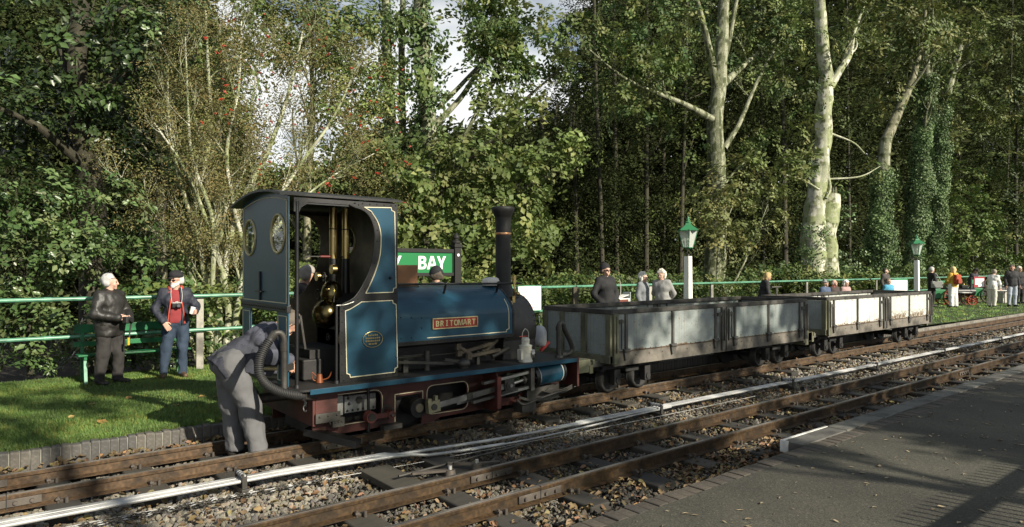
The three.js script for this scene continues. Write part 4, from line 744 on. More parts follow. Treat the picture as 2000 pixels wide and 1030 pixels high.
// a plate across the track: shape (distance, h) at s, thickness t towards +s
const endM = (s) => new THREE.Matrix4().makeBasis(V(0, 0, -1), V(0, 1, 0), V(1, 0, 0)).setPosition(s, 0, 0); // local z -> +s, local x -> d (mirrored winding is fine)
const lineTube = (pts3, r, closed = true) => { const m = mb(); for (let i = 0; i < pts3.length - (closed ? 0 : 1); i++) { const a = pts3[i], b = pts3[(i + 1) % pts3.length]; if (a.distanceTo(b) > 1e-4) m.add(new THREE.BoxGeometry(r * 2, r * 2, a.distanceTo(b) + r).applyQuaternion(new THREE.Quaternion().setFromUnitVectors(V(0, 0, 1), b.clone().sub(a).normalize())).translate((a.x + b.x) / 2, (a.y + b.y) / 2, (a.z + b.z) / 2)); } return m; };
const rivetRow = (m, a, b, step, r = 0.0075) => { const l = a.distanceTo(b), n = Math.max(1, Math.round(l / step)); for (let i = 0; i <= n; i++) { const p = a.clone().lerp(b, i / n); m.add(new THREE.SphereGeometry(r, 6, 4).translate(p.x, p.y, p.z)); } };
const notch = (x0, y0, x1, y1, c) => [[x0 + c, y0], [x1 - c, y0], [x1 - c, y0 + c * .55], [x1 - c * .55, y0 + c], [x1, y0 + c], [x1, y1 - c], [x1 - c * .55, y1 - c], [x1 - c, y1 - c * .55], [x1 - c, y1], [x0 + c, y1], [x0 + c, y1 - c * .55], [x0 + c * .55, y1 - c], [x0, y1 - c], [x0, y0 + c], [x0 + c * .55, y0 + c], [x0 + c, y0 + c * .55]];
const DC = 6.97;
const loco = thing('steam_locomotive', 'small dark blue saddle-tank steam engine with tall black chimney and open cab', 'steam locomotive', W(4.2, 0, DC));
{
  // running plate, beams, frames
  const fp = new THREE.Shape(), z0 = 6.12, z1 = 7.82; fp.moveTo(2.5, z0); fp.lineTo(6.05, z0); fp.lineTo(6.05, z1); fp.lineTo(2.5, z1); fp.quadraticCurveTo(2.36, z1, 2.36, z1 - .15); fp.lineTo(2.36, z0 + .15); fp.quadraticCurveTo(2.36, z0, 2.5, z0);
  mb().ext(fp, 0.02, new THREE.Matrix4().makeBasis(V(1, 0, 0), V(0, 0, -1), V(0, 1, 0)).setPosition(0, 0.62, 0)).w('running_plate', MT.sooty, loco);
  mb().box(2.5, 6.045, 0.588, 0.638, -6.122, -6.112, .003).w('valance', MT.blue, loco); mb().box(2.5, 6.045, 0.588, 0.638, -7.83, -7.822, .003).w('valance', MT.blue, loco);
  mb().box(6.05, 6.085, 0.27, 0.645, -7.83, -6.115, .005).w('buffer_beam', MT.red, loco);
  const rb = mb().box(2.6, 2.63, 0.235, 0.60, -7.7, -6.3, .006).box(2.63, 2.86, 0.26, 0.60, -6.325, -6.3).box(2.63, 2.86, 0.26, 0.60, -7.7, -7.675).w('buffer_beam', MT.red, loco);
  mb().box(2.62, 2.88, 0.265, 0.36, -6.296, -6.27, .004).box(2.8, 2.93, 0.2, 0.29, -6.33, -6.28, .004).w('angle_bracket', MT.iron, rb);
  const rv = mb(); rivetRow(rv, W(2.66, 0.33, 6.268), W(2.84, 0.33, 6.268), 0.09, .012); rivetRow(rv, W(2.83, 0.25, 6.278), W(2.9, 0.25, 6.278), 0.04, .009); rv.w('rivets', MT.iron, rb, 'stuff');
  const fr = shp([[2.64, 0.10], [3.58, 0.10], [3.58, 0.40], [3.9, 0.40], [3.9, 0.06], [4.05, 0.06], [4.15, 0.10], [5.9, 0.12], [6.05, 0.3], [6.05, 0.585], [2.64, 0.585]]);
  const hole = (x0, x1, y0, y1, r) => { const p = new THREE.Path(); p.moveTo(x0 + r, y0); p.lineTo(x1 - r, y0); p.quadraticCurveTo(x1, y0, x1, y0 + r); p.lineTo(x1, y1 - r); p.quadraticCurveTo(x1, y1, x1 - r, y1); p.lineTo(x0 + r, y1); p.quadraticCurveTo(x0, y1, x0, y1 - r); p.lineTo(x0, y0 + r); p.quadraticCurveTo(x0, y0, x0 + r, y0); return p; };
  const holes = [[2.82, 3.40, 0.20, 0.49, 0.10], [3.98, 4.52, 0.16, 0.46, 0.09], [5.0, 5.34, 0.2, 0.5, 0.07]]; holes.forEach(h => fr.holes.push(hole(...h)));
  for (const d of [6.4, 7.52]) {
    const f = mb().ext(fr, 0.022, sideM(d, 0.022)).w('frame', MT.red, loco);
    if (d < 7) {
      for (const [x0, x1, y0, y1, r] of holes.slice(0, 2)) { const pts = hole(x0 - .012, x1 + .012, y0 - .012, y1 + .012, r).getPoints(6).map(p => W(p.x, p.y, d - 0.001)); lineTube(pts, 0.0035, false).w('lining', MT.cream, f); }
      lineTube([W(3.565, 0.13, d - .001), W(3.565, 0.425, d - .001), W(3.915, 0.425, d - .001), W(3.915, 0.33, d - .001)], 0.0035, false).w('lining', MT.cream, f);
    }
  }
  mb().box(2.84, 3.42, 0.12, 0.2, -6.42, -6.404).w('ash_pan_edge', MT.iron, loco);
  // firebox side seen in the frame opening
  const plate = mb().box(2.80, 3.0, 0.27, 0.47, -6.50, -6.47, .006).box(3.01, 3.37, 0.285, 0.46, -6.495, -6.46, .006).w('firebox_plate', M([0.42, 0.42, 0.40], 0.7, { map: T.grime }), loco);
  const pv = mb(); rivetRow(pv, W(3.04, 0.31, 6.457), W(3.34, 0.31, 6.457), 0.06, 0.014); rivetRow(pv, W(2.84, 0.31, 6.466), W(2.84, 0.43, 6.466), 0.06, 0.014); pv.sph(W(3.06, 0.38, 6.457), 0.016).sph(W(3.05, .44, 6.457), .016); pv.cyl(W(3.17, 0.41, 6.46), W(3.17, 0.41, 6.44), 0.035).w('rivets', MT.iron, plate, 'stuff');
  mb().cyl(W(3.235, 0.08, 6.37), W(3.235, 0.6, 6.37), 0.016, .016, 8).w('brake_column', MT.black, loco);
  mb().box(2.7, 5.1, 0.08, 0.95, -7.3, -6.62).w('firebox', MT.sooty, loco);  // firebox drawn long, a dark fill for the shade between the frames
  // weighshaft lever
  mb().cyl(W(3.23, 0.245, 6.36), W(3.23, 0.245, 6.28), 0.062, .058, 20).cyl(W(3.47, 0.237, 6.36), W(3.47, 0.237, 6.29), 0.048, .044, 18).bar(W(3.23, 0.245, 6.32), W(3.47, 0.238, 6.32), 0.04, 0.05).w('lever_arm', M([0.24, 0.06, 0.045], 0.5, { map: T.grime }), loco);
  mb().cyl(W(3.23, 0.245, 6.28), W(3.23, 0.245, 6.27), 0.042, .04, 18).w('boss', MT.iron, loco); mb().cyl(W(3.47, 0.237, 6.29), W(3.47, 0.237, 6.262), 0.019, .014, 8).w('pin', MT.steel, loco);
  mb().tube([W(3.38, 0.245, 6.33), W(3.4, 0.33, 6.33), W(3.46, 0.325, 6.32), W(3.5, .27, 6.32)], 0.011).w('link', MT.iron, loco);
  mb().box(3.38, 3.6, 0.08, 0.13, -6.38, -6.3).w('brake_hanger', MT.iron, loco);
  // wheels
  for (const x of [3.78, 4.98]) for (const d of [6.585, 7.305]) {
    const sg = d < 7 ? -1 : 1, m = mb().lathe([[0.06, 0.05], [0.2, 0.05], [0.21, 0.055], [0.262, 0.055], [0.262, -0.02], [0.295, -0.035], [0.295, -0.06], [0.2, -0.06], [0.19, -0.02], [0.06, -0.02]], V(0, 0, 0), 32, V(0, 0, -sg));
    for (let k = 0; k < 8; k++) { const a = k * Math.PI / 4; m.cyl(V(Math.cos(a) * .05, Math.sin(a) * .05, 0), V(Math.cos(a) * .2, Math.sin(a) * .2, 0), 0.022, 0.018, 6); }
    const g = m.geo(), w = put('wheel', g, MT.sooty, loco, V(x - 4.2, 0.264, -(d - DC)));
    if (d < 7 && x < 4) {
      mb().cyl(W(x, 0.264, 6.52), W(x, 0.264, 6.28), 0.09, .09, 20).w('axle_box', MT.black, loco); mb().cyl(W(x, 0.275, 6.30), W(x, 0.275, 6.25), 0.11, .105, 24).bar(W(x, 0.275, 6.28), W(3.9, 0.284, 6.28), 0.05, 0.12).w('crank', MT.black, loco); mb().cyl(W(x, 0.275, 6.25), W(x, 0.275, 6.235), 0.05, .046, 20).w('crank_hub', M([0.2, 0.17, 0.12], .5, { metalness: .4 }), loco);
    }
  }
  // connecting rod, slide bars, crosshead, cylinder
  mb().bar(W(3.9, 0.284, 6.19), W(4.98, 0.398, 6.19), 0.032, 0.062).w('connecting_rod', MT.steel, loco);
  const be = mb().bar(W(3.84, 0.278, 6.19), W(3.99, 0.294, 6.19), 0.07, 0.125).box(3.84, 3.885, 0.33, 0.375, -6.215, -6.165).box(3.93, 3.965, 0.34, 0.40, -6.215, -6.165).w('big_end', M([0.42, 0.38, 0.24], 0.45, { metalness: 0.6, map: T.grime }), loco);
  mb().cyl(W(3.91, 0.284, 6.155), W(3.91, 0.284, 6.14), 0.036, .034, 18).w('crank_pin', MT.iron, be);
  mb().bar(W(4.36, 0.332, 6.188), W(4.44, 0.341, 6.188), 0.038, 0.075).w('rod_strap', MT.iron, loco);
  mb().bar(W(4.45, 0.262, 6.2), W(5.3, 0.342, 6.2), 0.06, 0.032).w('slide_bar', MT.steel, loco); mb().bar(W(4.60, 0.462, 6.2), W(5.3, 0.525, 6.2), 0.06, 0.032).w('slide_bar', MT.steel, loco);
  mb().bar(W(4.3, 0.25, 6.3), W(4.66, 0.28, 6.3), 0.03, 0.03).w('brake_rod', MT.steel, loco);
  const ch = mb().bar(W(4.9, 0.39, 6.2), W(5.04, 0.403, 6.2), 0.085, 0.16).cyl(W(4.98, 0.399, 6.15), W(4.98, 0.399, 6.25), 0.062, .062, 20).bar(W(4.85, 0.318, 6.2), W(5.1, 0.342, 6.2), .08, .035).w('crosshead', MT.iron, loco);
  mb().cyl(W(4.98, 0.399, 6.155), W(4.98, 0.399, 6.135), 0.024, .022, 8).w('gudgeon_pin', MT.steel, ch);
  mb().cyl(W(5.02, 0.404, 6.2), W(5.38, 0.445, 6.24), 0.02, .02, 10).w('piston_rod', MT.steel, loco); mb().lathe([[.03, 0], [.05, .01], [.05, .03], [.03, .04], [.03, .1], [.045, .11], [.045, .14]], W(5.22, 0.425, 6.22), 12, V(1, .1, 0).normalize()).w('gland', MT.iron, loco);
  const a = W(5.40, 0.448, 6.255), b = W(5.86, 0.478, 6.255), ax = b.clone().sub(a).normalize(), at = t => a.clone().addScaledVector(ax, t);
  const cy = mb().cyl(at(0.03), at(0.44), 0.128, .128, 36).w('cylinder', MT.blue, loco);
  mb().cyl(at(0.035), at(0.05), 0.1305, .1305, 36).w('ring', MT.white, cy); mb().cyl(at(0.415), at(0.43), 0.1305, .1305, 36).w('ring', MT.white, cy);
  mb().cyl(at(-0.03), at(0.03), 0.145, .145, 30).cyl(at(0.44), at(0.47), 0.14, .14, 30).cyl(at(-0.06), at(-.03), .09, .1, 20).w('cylinder_cover', MT.black, cy);
  const bolts = mb(); for (let k = 0; k < 10; k++) { const t = k * .628; bolts.cyl(at(-0.045).add(V(0, Math.sin(t) * .12, Math.cos(t) * .12)), at(-0.028).add(V(0, Math.sin(t) * .12, Math.cos(t) * .12)), .012, .012, 6); } bolts.w('bolts', MT.iron, cy, 'stuff');
  mb().box(5.28, 5.34, 0.3, 0.58, -6.27, -6.13, .006).w('slide_bar_bracket', MT.iron, loco);
  const mbk = shp([[6.10, 0.50], [6.16, 0.575], [6.42, 0.575], [6.42, 0.12], [6.15, 0.12], [6.10, 0.18]]), mbr = mb().ext(mbk, 0.018, endM(4.755)).w('motion_bracket', MT.red, loco);
  mb().box(4.735, 4.79, 0.16, 0.53, -6.108, -6.09, .004).w('flange', M([0.22, 0.05, 0.035], .5, { map: T.grime }), mbr);
  mb().box(5.36, 5.9, 0.12, 0.30, -6.36, -6.3).tube([W(5.1, 0.20, 6.18), W(5.2, 0.14, 6.18), W(5.5, 0.2, 6.15), W(5.9, 0.245, 6.15)], 0.014).w('drain_pipe', MT.iron, loco);
  const sp = mb(); for (let k = 0; k < 4; k++) sp.tube([W(5.62 - k * .02, 0.285 - k * .012, 6.2), W(5.85, 0.245 - k * .014, 6.2), W(6.1 + k * .01, 0.30 - k * .012, 6.2)], 0.008, 5); sp.w('leaf_spring', MT.iron, loco);
  mb().bar(W(2.62, 0.16, 6.5), W(2.98, 0.055, 6.08), 0.12, 0.07).w('rerailing_bar', MT.black, loco); mb().box(5.2, 5.42, 0.03, 0.14, -6.38, -6.2, .006).bar(W(5.42, 0.14, 6.25), W(5.18, .22, 6.25), .03, .03).w('brake_block', MT.iron, loco);
  mb().box(2.9, 6.0, 0.0, 0.24, -7.1, -6.8).w('brake_gear', MT.sooty, loco);
  // rear drawgear and hoses
  const bf = mb().cyl(W(2.6, 0.45, DC), W(2.28, 0.45, DC), 0.05, .05, 14).cyl(W(2.28, 0.45, DC), W(2.22, 0.45, DC), 0.10, .14, 26).w('centre_buffer', MT.iron, loco); mb().cyl(W(2.22, 0.45, DC), W(2.212, 0.45, DC), 0.14, .132, 26).w('buffer_face', MT.steel, bf);
  const hk = mb(); for (let k = 0; k < 3; k++) hk.add(new THREE.TorusGeometry(0.022, 0.007, 6, 12).scale(1, 1.5, 1).rotateY(k * 1.5).translate(2.59, 0.5 - k * 0.05, -6.45)); hk.w('coupling_chain', MT.steel, loco);
  const hose = W(2.28, 0.6, 6.2);
  const bp = mb().tube([hose, W(2.28, 1.0, 6.2), W(2.275, 1.14, 6.2), W(2.24, 1.19, 6.2), W(2.19, 1.185, 6.205), W(2.165, 1.15, 6.21)], 0.03, 10).cyl(W(2.28, 1.02, 6.2), W(2.28, 1.1, 6.2), .036, .036, 12).cyl(W(2.2, 1.195, 6.2), W(2.16, 1.14, 6.21), .037, .037, 12).bar(W(2.28, .85, 6.2), W(2.4, .85, 6.3), .03, .06).w('brake_pipe', MT.iron, loco);
  const hp = [W(2.165, 1.15, 6.21), W(2.10, 1.06, 6.2), W(2.045, 0.94, 6.18), W(2.04, 0.83, 6.16), W(2.09, 0.74, 6.14), W(2.2, 0.66, 6.14), W(2.36, 0.60, 6.16), W(2.46, 0.575, 6.2)], hc = new THREE.CatmullRomCurve3(hp), hm = mb().tube(hp, 0.036, 10, 40);
  for (let k = 2; k < 46; k++) { const t = k / 48, p = hc.getPointAt(t), q = hc.getTangentAt(t); hm.add(new THREE.TorusGeometry(0.037, 0.007, 5, 12).applyQuaternion(new THREE.Quaternion().setFromUnitVectors(V(0, 0, 1), q)).translate(p.x, p.y, p.z)); }
  hm.w('vacuum_hose', MT.rubber, bp);
  mb().cyl(W(2.46, 0.575, 6.2), W(2.62, 0.55, 6.3), 0.045, .05, 12).w('hose_coupling', MT.iron, loco);
  mb().tube([W(2.0, 0.78, 6.75), W(2.2, 0.80, 6.7), W(2.45, 0.79, 6.6)], 0.022).cyl(W(2.0, .78, 6.75), W(2.06, .785, 6.74), .035, .035, 10).w('steam_pipe', MT.oldBrass, loco);
}
{
  // cab
  const dN = 6.28, dF = 7.68, px2 = (x, y) => { const p = px(x, y, dN); return [p.x, p.y]; };
  const curve = smooth([[2.98, 2.437], px2(690, 404), px2(709, 411), px2(722, 424), px2(731, 450), px2(731, 480), px2(723, 524), px2(709, 556), px2(690, 583), px2(668, 595), [2.876, 1.405]], 5);
  const outer = [[2.41, 2.437], ...curve, [2.876, 0.642], [3.53, 0.642], [3.53, 2.478], [2.41, 2.478]];
  const upP = [px2(711, 405), px2(763, 406), px2(764, 411), px2(770, 414), px2(773, 562), px2(768, 564), px2(767, 571), px2(714, 573), ...smooth([px2(722, 557), px2(733, 530), px2(741, 501), px2(743.5, 470), px2(742, 450), px2(737, 433), px2(725, 414)], 4)];
  const loP = [px2(674, 608), ...smooth([px2(684, 604), px2(697, 596), px2(706, 590)], 3), px2(766, 587), px2(767, 592), px2(773, 595), px2(776, 717), px2(771, 720), px2(770, 727), px2(684, 737), px2(683, 732), px2(677, 730)];
  for (const [d, sg] of [[dN, 1], [dF, -1]]) {
    const sh = mb().ext(shp(outer), 0.008, sideM(d - (sg < 0 ? 0.008 : 0), 0.008)).w('side_sheet', MT.black, loco);
    mb().ext(shp(outer), 0.004, sideM(d + sg * 0.0105 - (sg > 0 ? 0 : 0.004), 0.004)).w('side_lining', MT.cabIn, sh);
    for (const P of [upP, loP]) {
      const pan = mb().ext(shp(P), 0.003, sideM(d - sg * 0.003 - (sg < 0 ? .003 : 0), 0.003)).w('painted_panel', MT.blue, sh);
      lineTube(P.map(([x, y]) => W(x, y, d - sg * 0.004)), 0.0042).w('lining', MT.cream, pan);
    }
    if (sg > 0) {
      const edge = mb(); edge.tube(curve.map(([x, y]) => W(x, y, d)), 0.009, 6, 50).w('beading', MT.black, sh);
      const r = mb(), e = d - 0.002;
      rivetRow(r, W(3.505, .68, e), W(3.505, 2.46, e), .085); rivetRow(r, W(3.04, 2.458, e), W(3.45, 2.458, e), .085); rivetRow(r, W(3.2, 1.464, e), W(3.48, 1.464, e), .07); rivetRow(r, W(2.92, .665, e), W(3.48, .665, e), .085); rivetRow(r, W(2.9, .72, e), W(2.9, 1.36, e), .1);
      for (let k = 3; k < curve.length - 3; k += 4) { const p = curve[k]; r.sph(W(p[0] + .03, p[1] + (p[1] > 2 ? .03 : -.03), e), .0075, 1, 1, 1, 6); }
      r.w('rivets', MT.black, sh, 'stuff');
      mb().ext(shp([[2.40, 2.478], [2.40, 2.34], [2.455, 2.34], [2.47, 2.38], [2.53, 2.42], [2.56, 2.478]]), .006, sideM(d - .004, .006)).w('gusset', MT.black, sh);
      mb().cyl(W(3.44, 1.69, d - .003), W(3.44, 1.69, d - .03), .016, .012, 10).w('knob', MT.black, sh);
    }
  }
  // works plate
  { const el = new THREE.Shape(); el.absellipse(3.232, 1.056, 0.118, 0.088, 0, 6.2832); const p = mb().ext(el, .006, sideM(dN - .010, .006), .002, 24).w('works_plate', MT.oldBrass, loco); const q = mb(); const rim = []; for (let i = 0; i < 40; i++) { const t = i / 40 * 6.2832; rim.push(W(3.232 + .112 * Math.cos(t), 1.056 + .082 * Math.sin(t), dN - .013)); } q.tube(rim, .004, 5, 60, true); srand(3); for (const [y, w, n] of [[.045, .06, 6], [.015, .085, 8], [-.015, .085, 8], [-.045, .05, 3]]) for (let k = 0; k < n; k++) q.box(3.232 - w + k * 2 * w / n + .003, 3.232 - w + (k + 1) * 2 * w / n - .004, 1.056 + y - .009, 1.056 + y + .009 * rr(.4, 1), -dN + .011, -dN + .015); q.w('raised_lettering', MT.brass, p); }
  // rear sheet: upper part with two round windows, waist beam, lower side panels
  const arch = off => 2.572 - 0.075 * Math.pow(Math.abs(off) / 0.70, 2);
  const rear = [[dN + .01, 1.42]]; for (let i = 0; i <= 16; i++) { const d = lerp(dN + .01, dF - .01, i / 16); rear.push([d, arch(d - 6.98) - 0.012]); } rear.push([dF - .01, 1.42]);
  const mk = (s, t, mat, name, parent, hs, r, pts = rear) => { const q = shp(pts); hs.forEach(([d, h]) => q.holes.push(circ(d, h, r))); return mb().ext(q, t, endM(s), 0, 20).w(name, mat, parent); };
  const rw = [[6.565, 2.135], [7.42, 2.125]], fw = [[6.55, 2.12], [7.38, 2.12]];
  const rs = mk(2.352, .006, MT.blueShade ?? MT.blue, 'rear_sheet', loco, rw, .185); mk(2.3585, .004, MT.cabIn, 'rear_lining', rs, rw, .185);
  lineTube([...Array(17)].map((_, i) => { const d = lerp(dN + .05, dF - .05, i / 16); return W(2.350, arch(d - 6.98) - .055, d); }).concat([W(2.350, 1.455, dF - .05), W(2.350, 1.455, dN + .05)]), .004).w('lining', MT.cream, rs);
  for (const [d, h] of rw) { const w = mb().add(new THREE.TorusGeometry(.19, .014, 8, 40).rotateY(Math.PI / 2).translate(2.350, h, -d)).w('window', MT.oldBrass, rs); mb().add(new THREE.CircleGeometry(.186, 32).rotateY(-Math.PI / 2).translate(2.357, h, -d)).w('glass', M([1, 1, 1], .03, { phys: true, transmission: 1, thickness: 0, side: THREE.DoubleSide }), w); const rv = mb(); for (let k = 0; k < 10; k++) rv.sph(V(2.338, h + .19 * Math.sin(k * .628), -d + .19 * Math.cos(k * .628)), .006, 1, 1, 1, 5); rv.w('screws', MT.brass, w, 'stuff'); }
  mb().box(2.335, 2.375, 1.365, 1.43, -dF, -dN + .0, .004).w('waist_beam', MT.black, loco); { const rv = mb(); rivetRow(rv, W(2.333, 1.398, dN + .06), W(2.333, 1.398, dF - .06), .06); rv.w('rivets', MT.black, loco, 'stuff'); }
  for (const [a, b] of [[dN + .01, 6.58], [7.38, dF - .01]]) { const lp = mb().box(2.35, 2.362, .66, 1.365, -b, -a).w('bunker_panel', MT.blue, loco); lineTube([W(2.348, .70, a + .03), W(2.348, 1.33, a + .03), W(2.348, 1.33, b - .03), W(2.348, .70, b - .03)], .0035).w('lining', MT.cream, lp); }
  mb().box(2.335, 2.35, 1.46, 1.76, -7.085, -7.06).box(2.325, 2.345, 1.545, 1.56, -7.17, -6.97).w('lamp_bracket', MT.black, loco);
  // front sheet
  const front = rear.map(([d, h], i) => [d, i === 0 || i === rear.length - 1 ? .645 : h]);
  const fs = mk(3.50, .006, MT.cabIn, 'front_sheet', loco, fw, .15, front); mk(3.5065, .006, MT.black, 'front_plate', fs, fw, .15, front);
  for (const [d, h] of fw) { const w = mb().add(new THREE.TorusGeometry(.155, .013, 8, 36).rotateY(Math.PI / 2).translate(3.494, h, -d)).add(new THREE.TorusGeometry(.155, .013, 8, 36).rotateY(Math.PI / 2).translate(3.517, h, -d)).w('window', MT.oldBrass, fs); mb().add(new THREE.CircleGeometry(.15, 32).rotateY(-Math.PI / 2).translate(3.505, h, -d)).w('glass', M([1, 1, 1], .03, { phys: true, transmission: 1, thickness: 0, side: THREE.DoubleSide }), w); }
  // roof
  const rp = []; for (let i = 0; i <= 22; i++) { const o = lerp(-.71, .83, i / 22); rp.push([6.98 + o, arch(o)]); } for (let i = 22; i >= 0; i--) { const o = lerp(-.71, .83, i / 22); rp.push([6.98 + o, arch(o) + .022]); }
  const rf = mb().ext(shp(rp), 1.32, endM(2.26)).w('roof', MT.black, loco);
  mb().box(2.4, 3.5, 2.42, 2.46, -dN - .03, -dN - .009).box(2.4, 3.5, 2.42, 2.46, -dF + .009, -dF + .03).w('cant_rail', MT.black, loco);
  // column, hand pole, floor
  mb().cyl(W(2.435, .64, dN + .005), W(2.435, 2.44, dN + .005), .019, .019, 12).cyl(W(2.435, .64, dN + .005), W(2.435, .67, dN + .005), .032, .028, 12).w('cab_column', MT.black, loco); mb().cyl(W(2.435, .64, dF), W(2.435, 2.44, dF), .019, .019, 12).w('cab_column', MT.black, loco);
  mb().cyl(W(2.84, .64, dN + .005), W(2.84, 1.42, dN + .005), .014, .014, 10).cyl(W(2.84, .64, dN + .005), W(2.84, .67, dN + .005), .028, .024, 12).w('hand_pole', MT.black, loco);
  mb().tube([W(2.84, 1.42, dN), W(2.93, 1.425, dN), W(3.02, 1.45, dN - .005)], .008).w('hand_rail', MT.steel, loco);
  // backhead and fittings
  const bh = mb().cyl(W(3.08, 1.12, 6.97), W(3.5, 1.12, 6.97), .40, .40, 32).box(3.08, 3.5, .64, 1.12, -7.33, -6.61).w('backhead', MT.sooty, loco);
  mb().sph(W(2.97, 1.30, 6.83), .15, 1, 1.05, 1, 22).w('dome_cover', MT.darkBrass, loco); mb().lathe([[0, .16], [.05, .155], [.09, .11], [.11, .05], [.12, 0], [.11, -.05]], W(3.06, 1.50, 6.9), 24).sph(W(3.0, 1.56, 6.87), .06, 1, .8, 1).w('safety_valve_cover', MT.darkBrass, loco);
  for (const x of [3.10, 3.25]) { mb().cyl(W(x, 1.90, 6.95), W(x, 2.46, 6.95), .042, .042, 20).w('brass_column', MT.brass, loco); mb().cyl(W(x, 1.45, 6.95), W(x, 1.90, 6.95), .046, .042, 18).cyl(W(x, 2.22, 6.95), W(x, 2.232, 6.95), .046, .046, 18).w('valve_column', MT.black, loco); }
  mb().cyl(W(2.78, 1.92, 6.95), W(3.3, 1.92, 6.95), .008, .008, 8).w('regulator_rod', MT.iron, loco); mb().cyl(W(2.95, 1.92, 6.95), W(3.08, 1.92, 6.95), .016, .016, 8).w('red_grip', M([.10, .012, .01], .5), loco);
  srand(21); const ft = mb(); for (let k = 0; k < 9; k++) { const p = W(3.02 + rr(-.02, .03), rr(1.0, 1.75), rr(6.66, 7.25)); ft.add(new THREE.TorusGeometry(rr(.03, .055), .008, 6, 16).rotateY(Math.PI / 2 + rr(-.4, .4)).translate(p.x, p.y, p.z)).cyl(p, p.clone().add(V(.12, rr(-.05, .05), 0)), .012, .012, 8); } ft.w('hand_wheels', MT.iron, loco, 'stuff'); 
  for (let k = 0; k < 5; k++) { const d = rr(6.6, 7.2), h = rr(.9, 1.3); mb().tube([W(3.07, h, d), W(3.03, h + .08, d), W(3.04, h + .2, d + .02), W(3.08, h + .3, d + .03)], .008, 7).w('feed_pipe', k % 2 ? MT.oldBrass : MT.iron, loco); }
  const gl = mb(); for (const [h, d] of [[1.78, 6.75], [1.7, 7.15]]) gl.cyl(W(3.04, h, d), W(2.99, h, d), .05, .05, 20); gl.w('pressure_gauge', MT.brass, loco);
  mb().bar(W(2.75, .66, 6.75), W(2.66, 1.30, 6.77), .03, .02).w('reversing_lever', MT.iron, loco); mb().box(2.62, 2.85, .64, .86, -6.9, -6.6, .02).w('tool_box', MT.sooty, loco);
  const oc = mb().cyl(W(2.72, .645, 6.42), W(2.72, .73, 6.42), .04, .025, 12).tube([W(2.735, .67, 6.4), W(2.79, .69, 6.37), W(2.82, .75, 6.35)], .007).tube([W(2.69, .71, 6.43), W(2.65, .75, 6.44), W(2.66, .68, 6.44), W(2.69, .66, 6.43)], .006); tag(oc.build('oil_can', M([.17, .05, .015], .5, { metalness: .3 })), 'small orange oil can standing on the cab floor', 'oil can');
  // saddle tank
  const half = [[0, 1.585], [.2, 1.575], [.34, 1.535], [.46, 1.455], [.555, 1.36], [.60, 1.28], [.605, 1.2], [.605, .985]];
  const prof = [...half.slice().reverse().map(([o, h]) => [DC - o, h]), ...half.slice(1).map(([o, h]) => [DC + o, h])];
  const tk = smooth(prof.slice(1, -1), 3); const tp = [prof[0], ...tk, prof[prof.length - 1]];
  const tank = mb().ext(shp(tp), 1.66, endM(3.518)).w('saddle_tank', MT.blue, loco); tank.geometry = tank.geometry.toNonIndexed ? tank.geometry : tank.geometry;
  const tfp = tp.map(([d, h]) => [DC + (d - DC) * 1.008, (h - 1.28) * 1.012 + 1.28]); const te = mb().ext(shp(tfp), .03, endM(5.178)).w('tank_end', MT.black, tank);
  for (const q of [-.5935, .5935]) mb().box(3.53, 5.2, .945, .99, -DC + q - .0185, -DC + q + .0185, .003).w('tank_angle', MT.black, tank);
  { const r = mb(); rivetRow(r, W(3.6, .972, DC - .613), W(5.16, .972, DC - .613), .045, .006); for (let i = 2; i < tfp.length / 2; i += 2) r.sph(W(5.19, tfp[i][1], tfp[i][0] - .002), .007, 1, 1, 1, 6); for (const [x, y] of [[3.62, 1.26], [3.75, 1.25], [3.88, 1.24], [3.88, 1.13], [3.62, 1.03], [3.75, 1.03], [4.2, 1.02]]) r.sph(W(x, y, DC - .606), .008, 1, 1, 1, 6); r.w('rivets', MT.black, tank, 'stuff'); }
  lineTube([W(3.95, 1.015, DC - .6075), W(5.08, 1.015, DC - .6075), W(5.085, 1.04, DC - .6075), W(5.12, 1.05, DC - .6075), W(5.12, 1.25, DC - .6045), W(5.12, 1.33, DC - .58), W(5.12, 1.41, DC - .515)], .0042, false).w('lining', MT.cream, tank);
  mb().box(4.9, 5.15, 1.0, 1.012, -DC + .606, -DC + .6075).w('seam', MT.blue, tank);
  // name plate
  const nx = (4.012 + 4.64) / 2, ny = 1.168, np = mb().box(4.012, 4.64, ny - .063, ny + .063, -DC + .606, -DC + .618, .004).w('name_plate', M([.30, .028, .018], .4, { map: T.grime }), loco);
  lineTube([W(4.018, ny - .057, DC - .62), W(4.634, ny - .057, DC - .62), W(4.634, ny + .057, DC - .62), W(4.018, ny + .057, DC - .62)], .0055).w('plate_border', MT.oldBrass, np);
  const word = 'BRITOMART', adv = .565 / word.length; [...word].forEach((ch, i) => mb().add(textGeo(ch, .066, .008).translate(nx - .565 / 2 + adv * (i + .5), ny, -DC + .618)).w('letter', MT.oldBrass, np));
  // boiler underneath, smokebox, chimney
  mb().cyl(W(3.52, 1.08, DC), W(5.2, 1.08, DC), .40, .40, 28).w('boiler', MT.sooty, loco);
  const sbM = M([0.05, 0.046, 0.042], .5, { map: T.grime, bumpMap: T.grimeBump, bumpScale: .001 });
  const sbS = new THREE.Shape(); sbS.absarc(DC, 1.02, .43, -.35, Math.PI + .35); sbS.lineTo(DC - .40, .64); sbS.lineTo(DC + .40, .64); sbS.closePath();
  const sb = mb().ext(sbS, .52, endM(5.2), .006, 40).w('smokebox', sbM, loco);
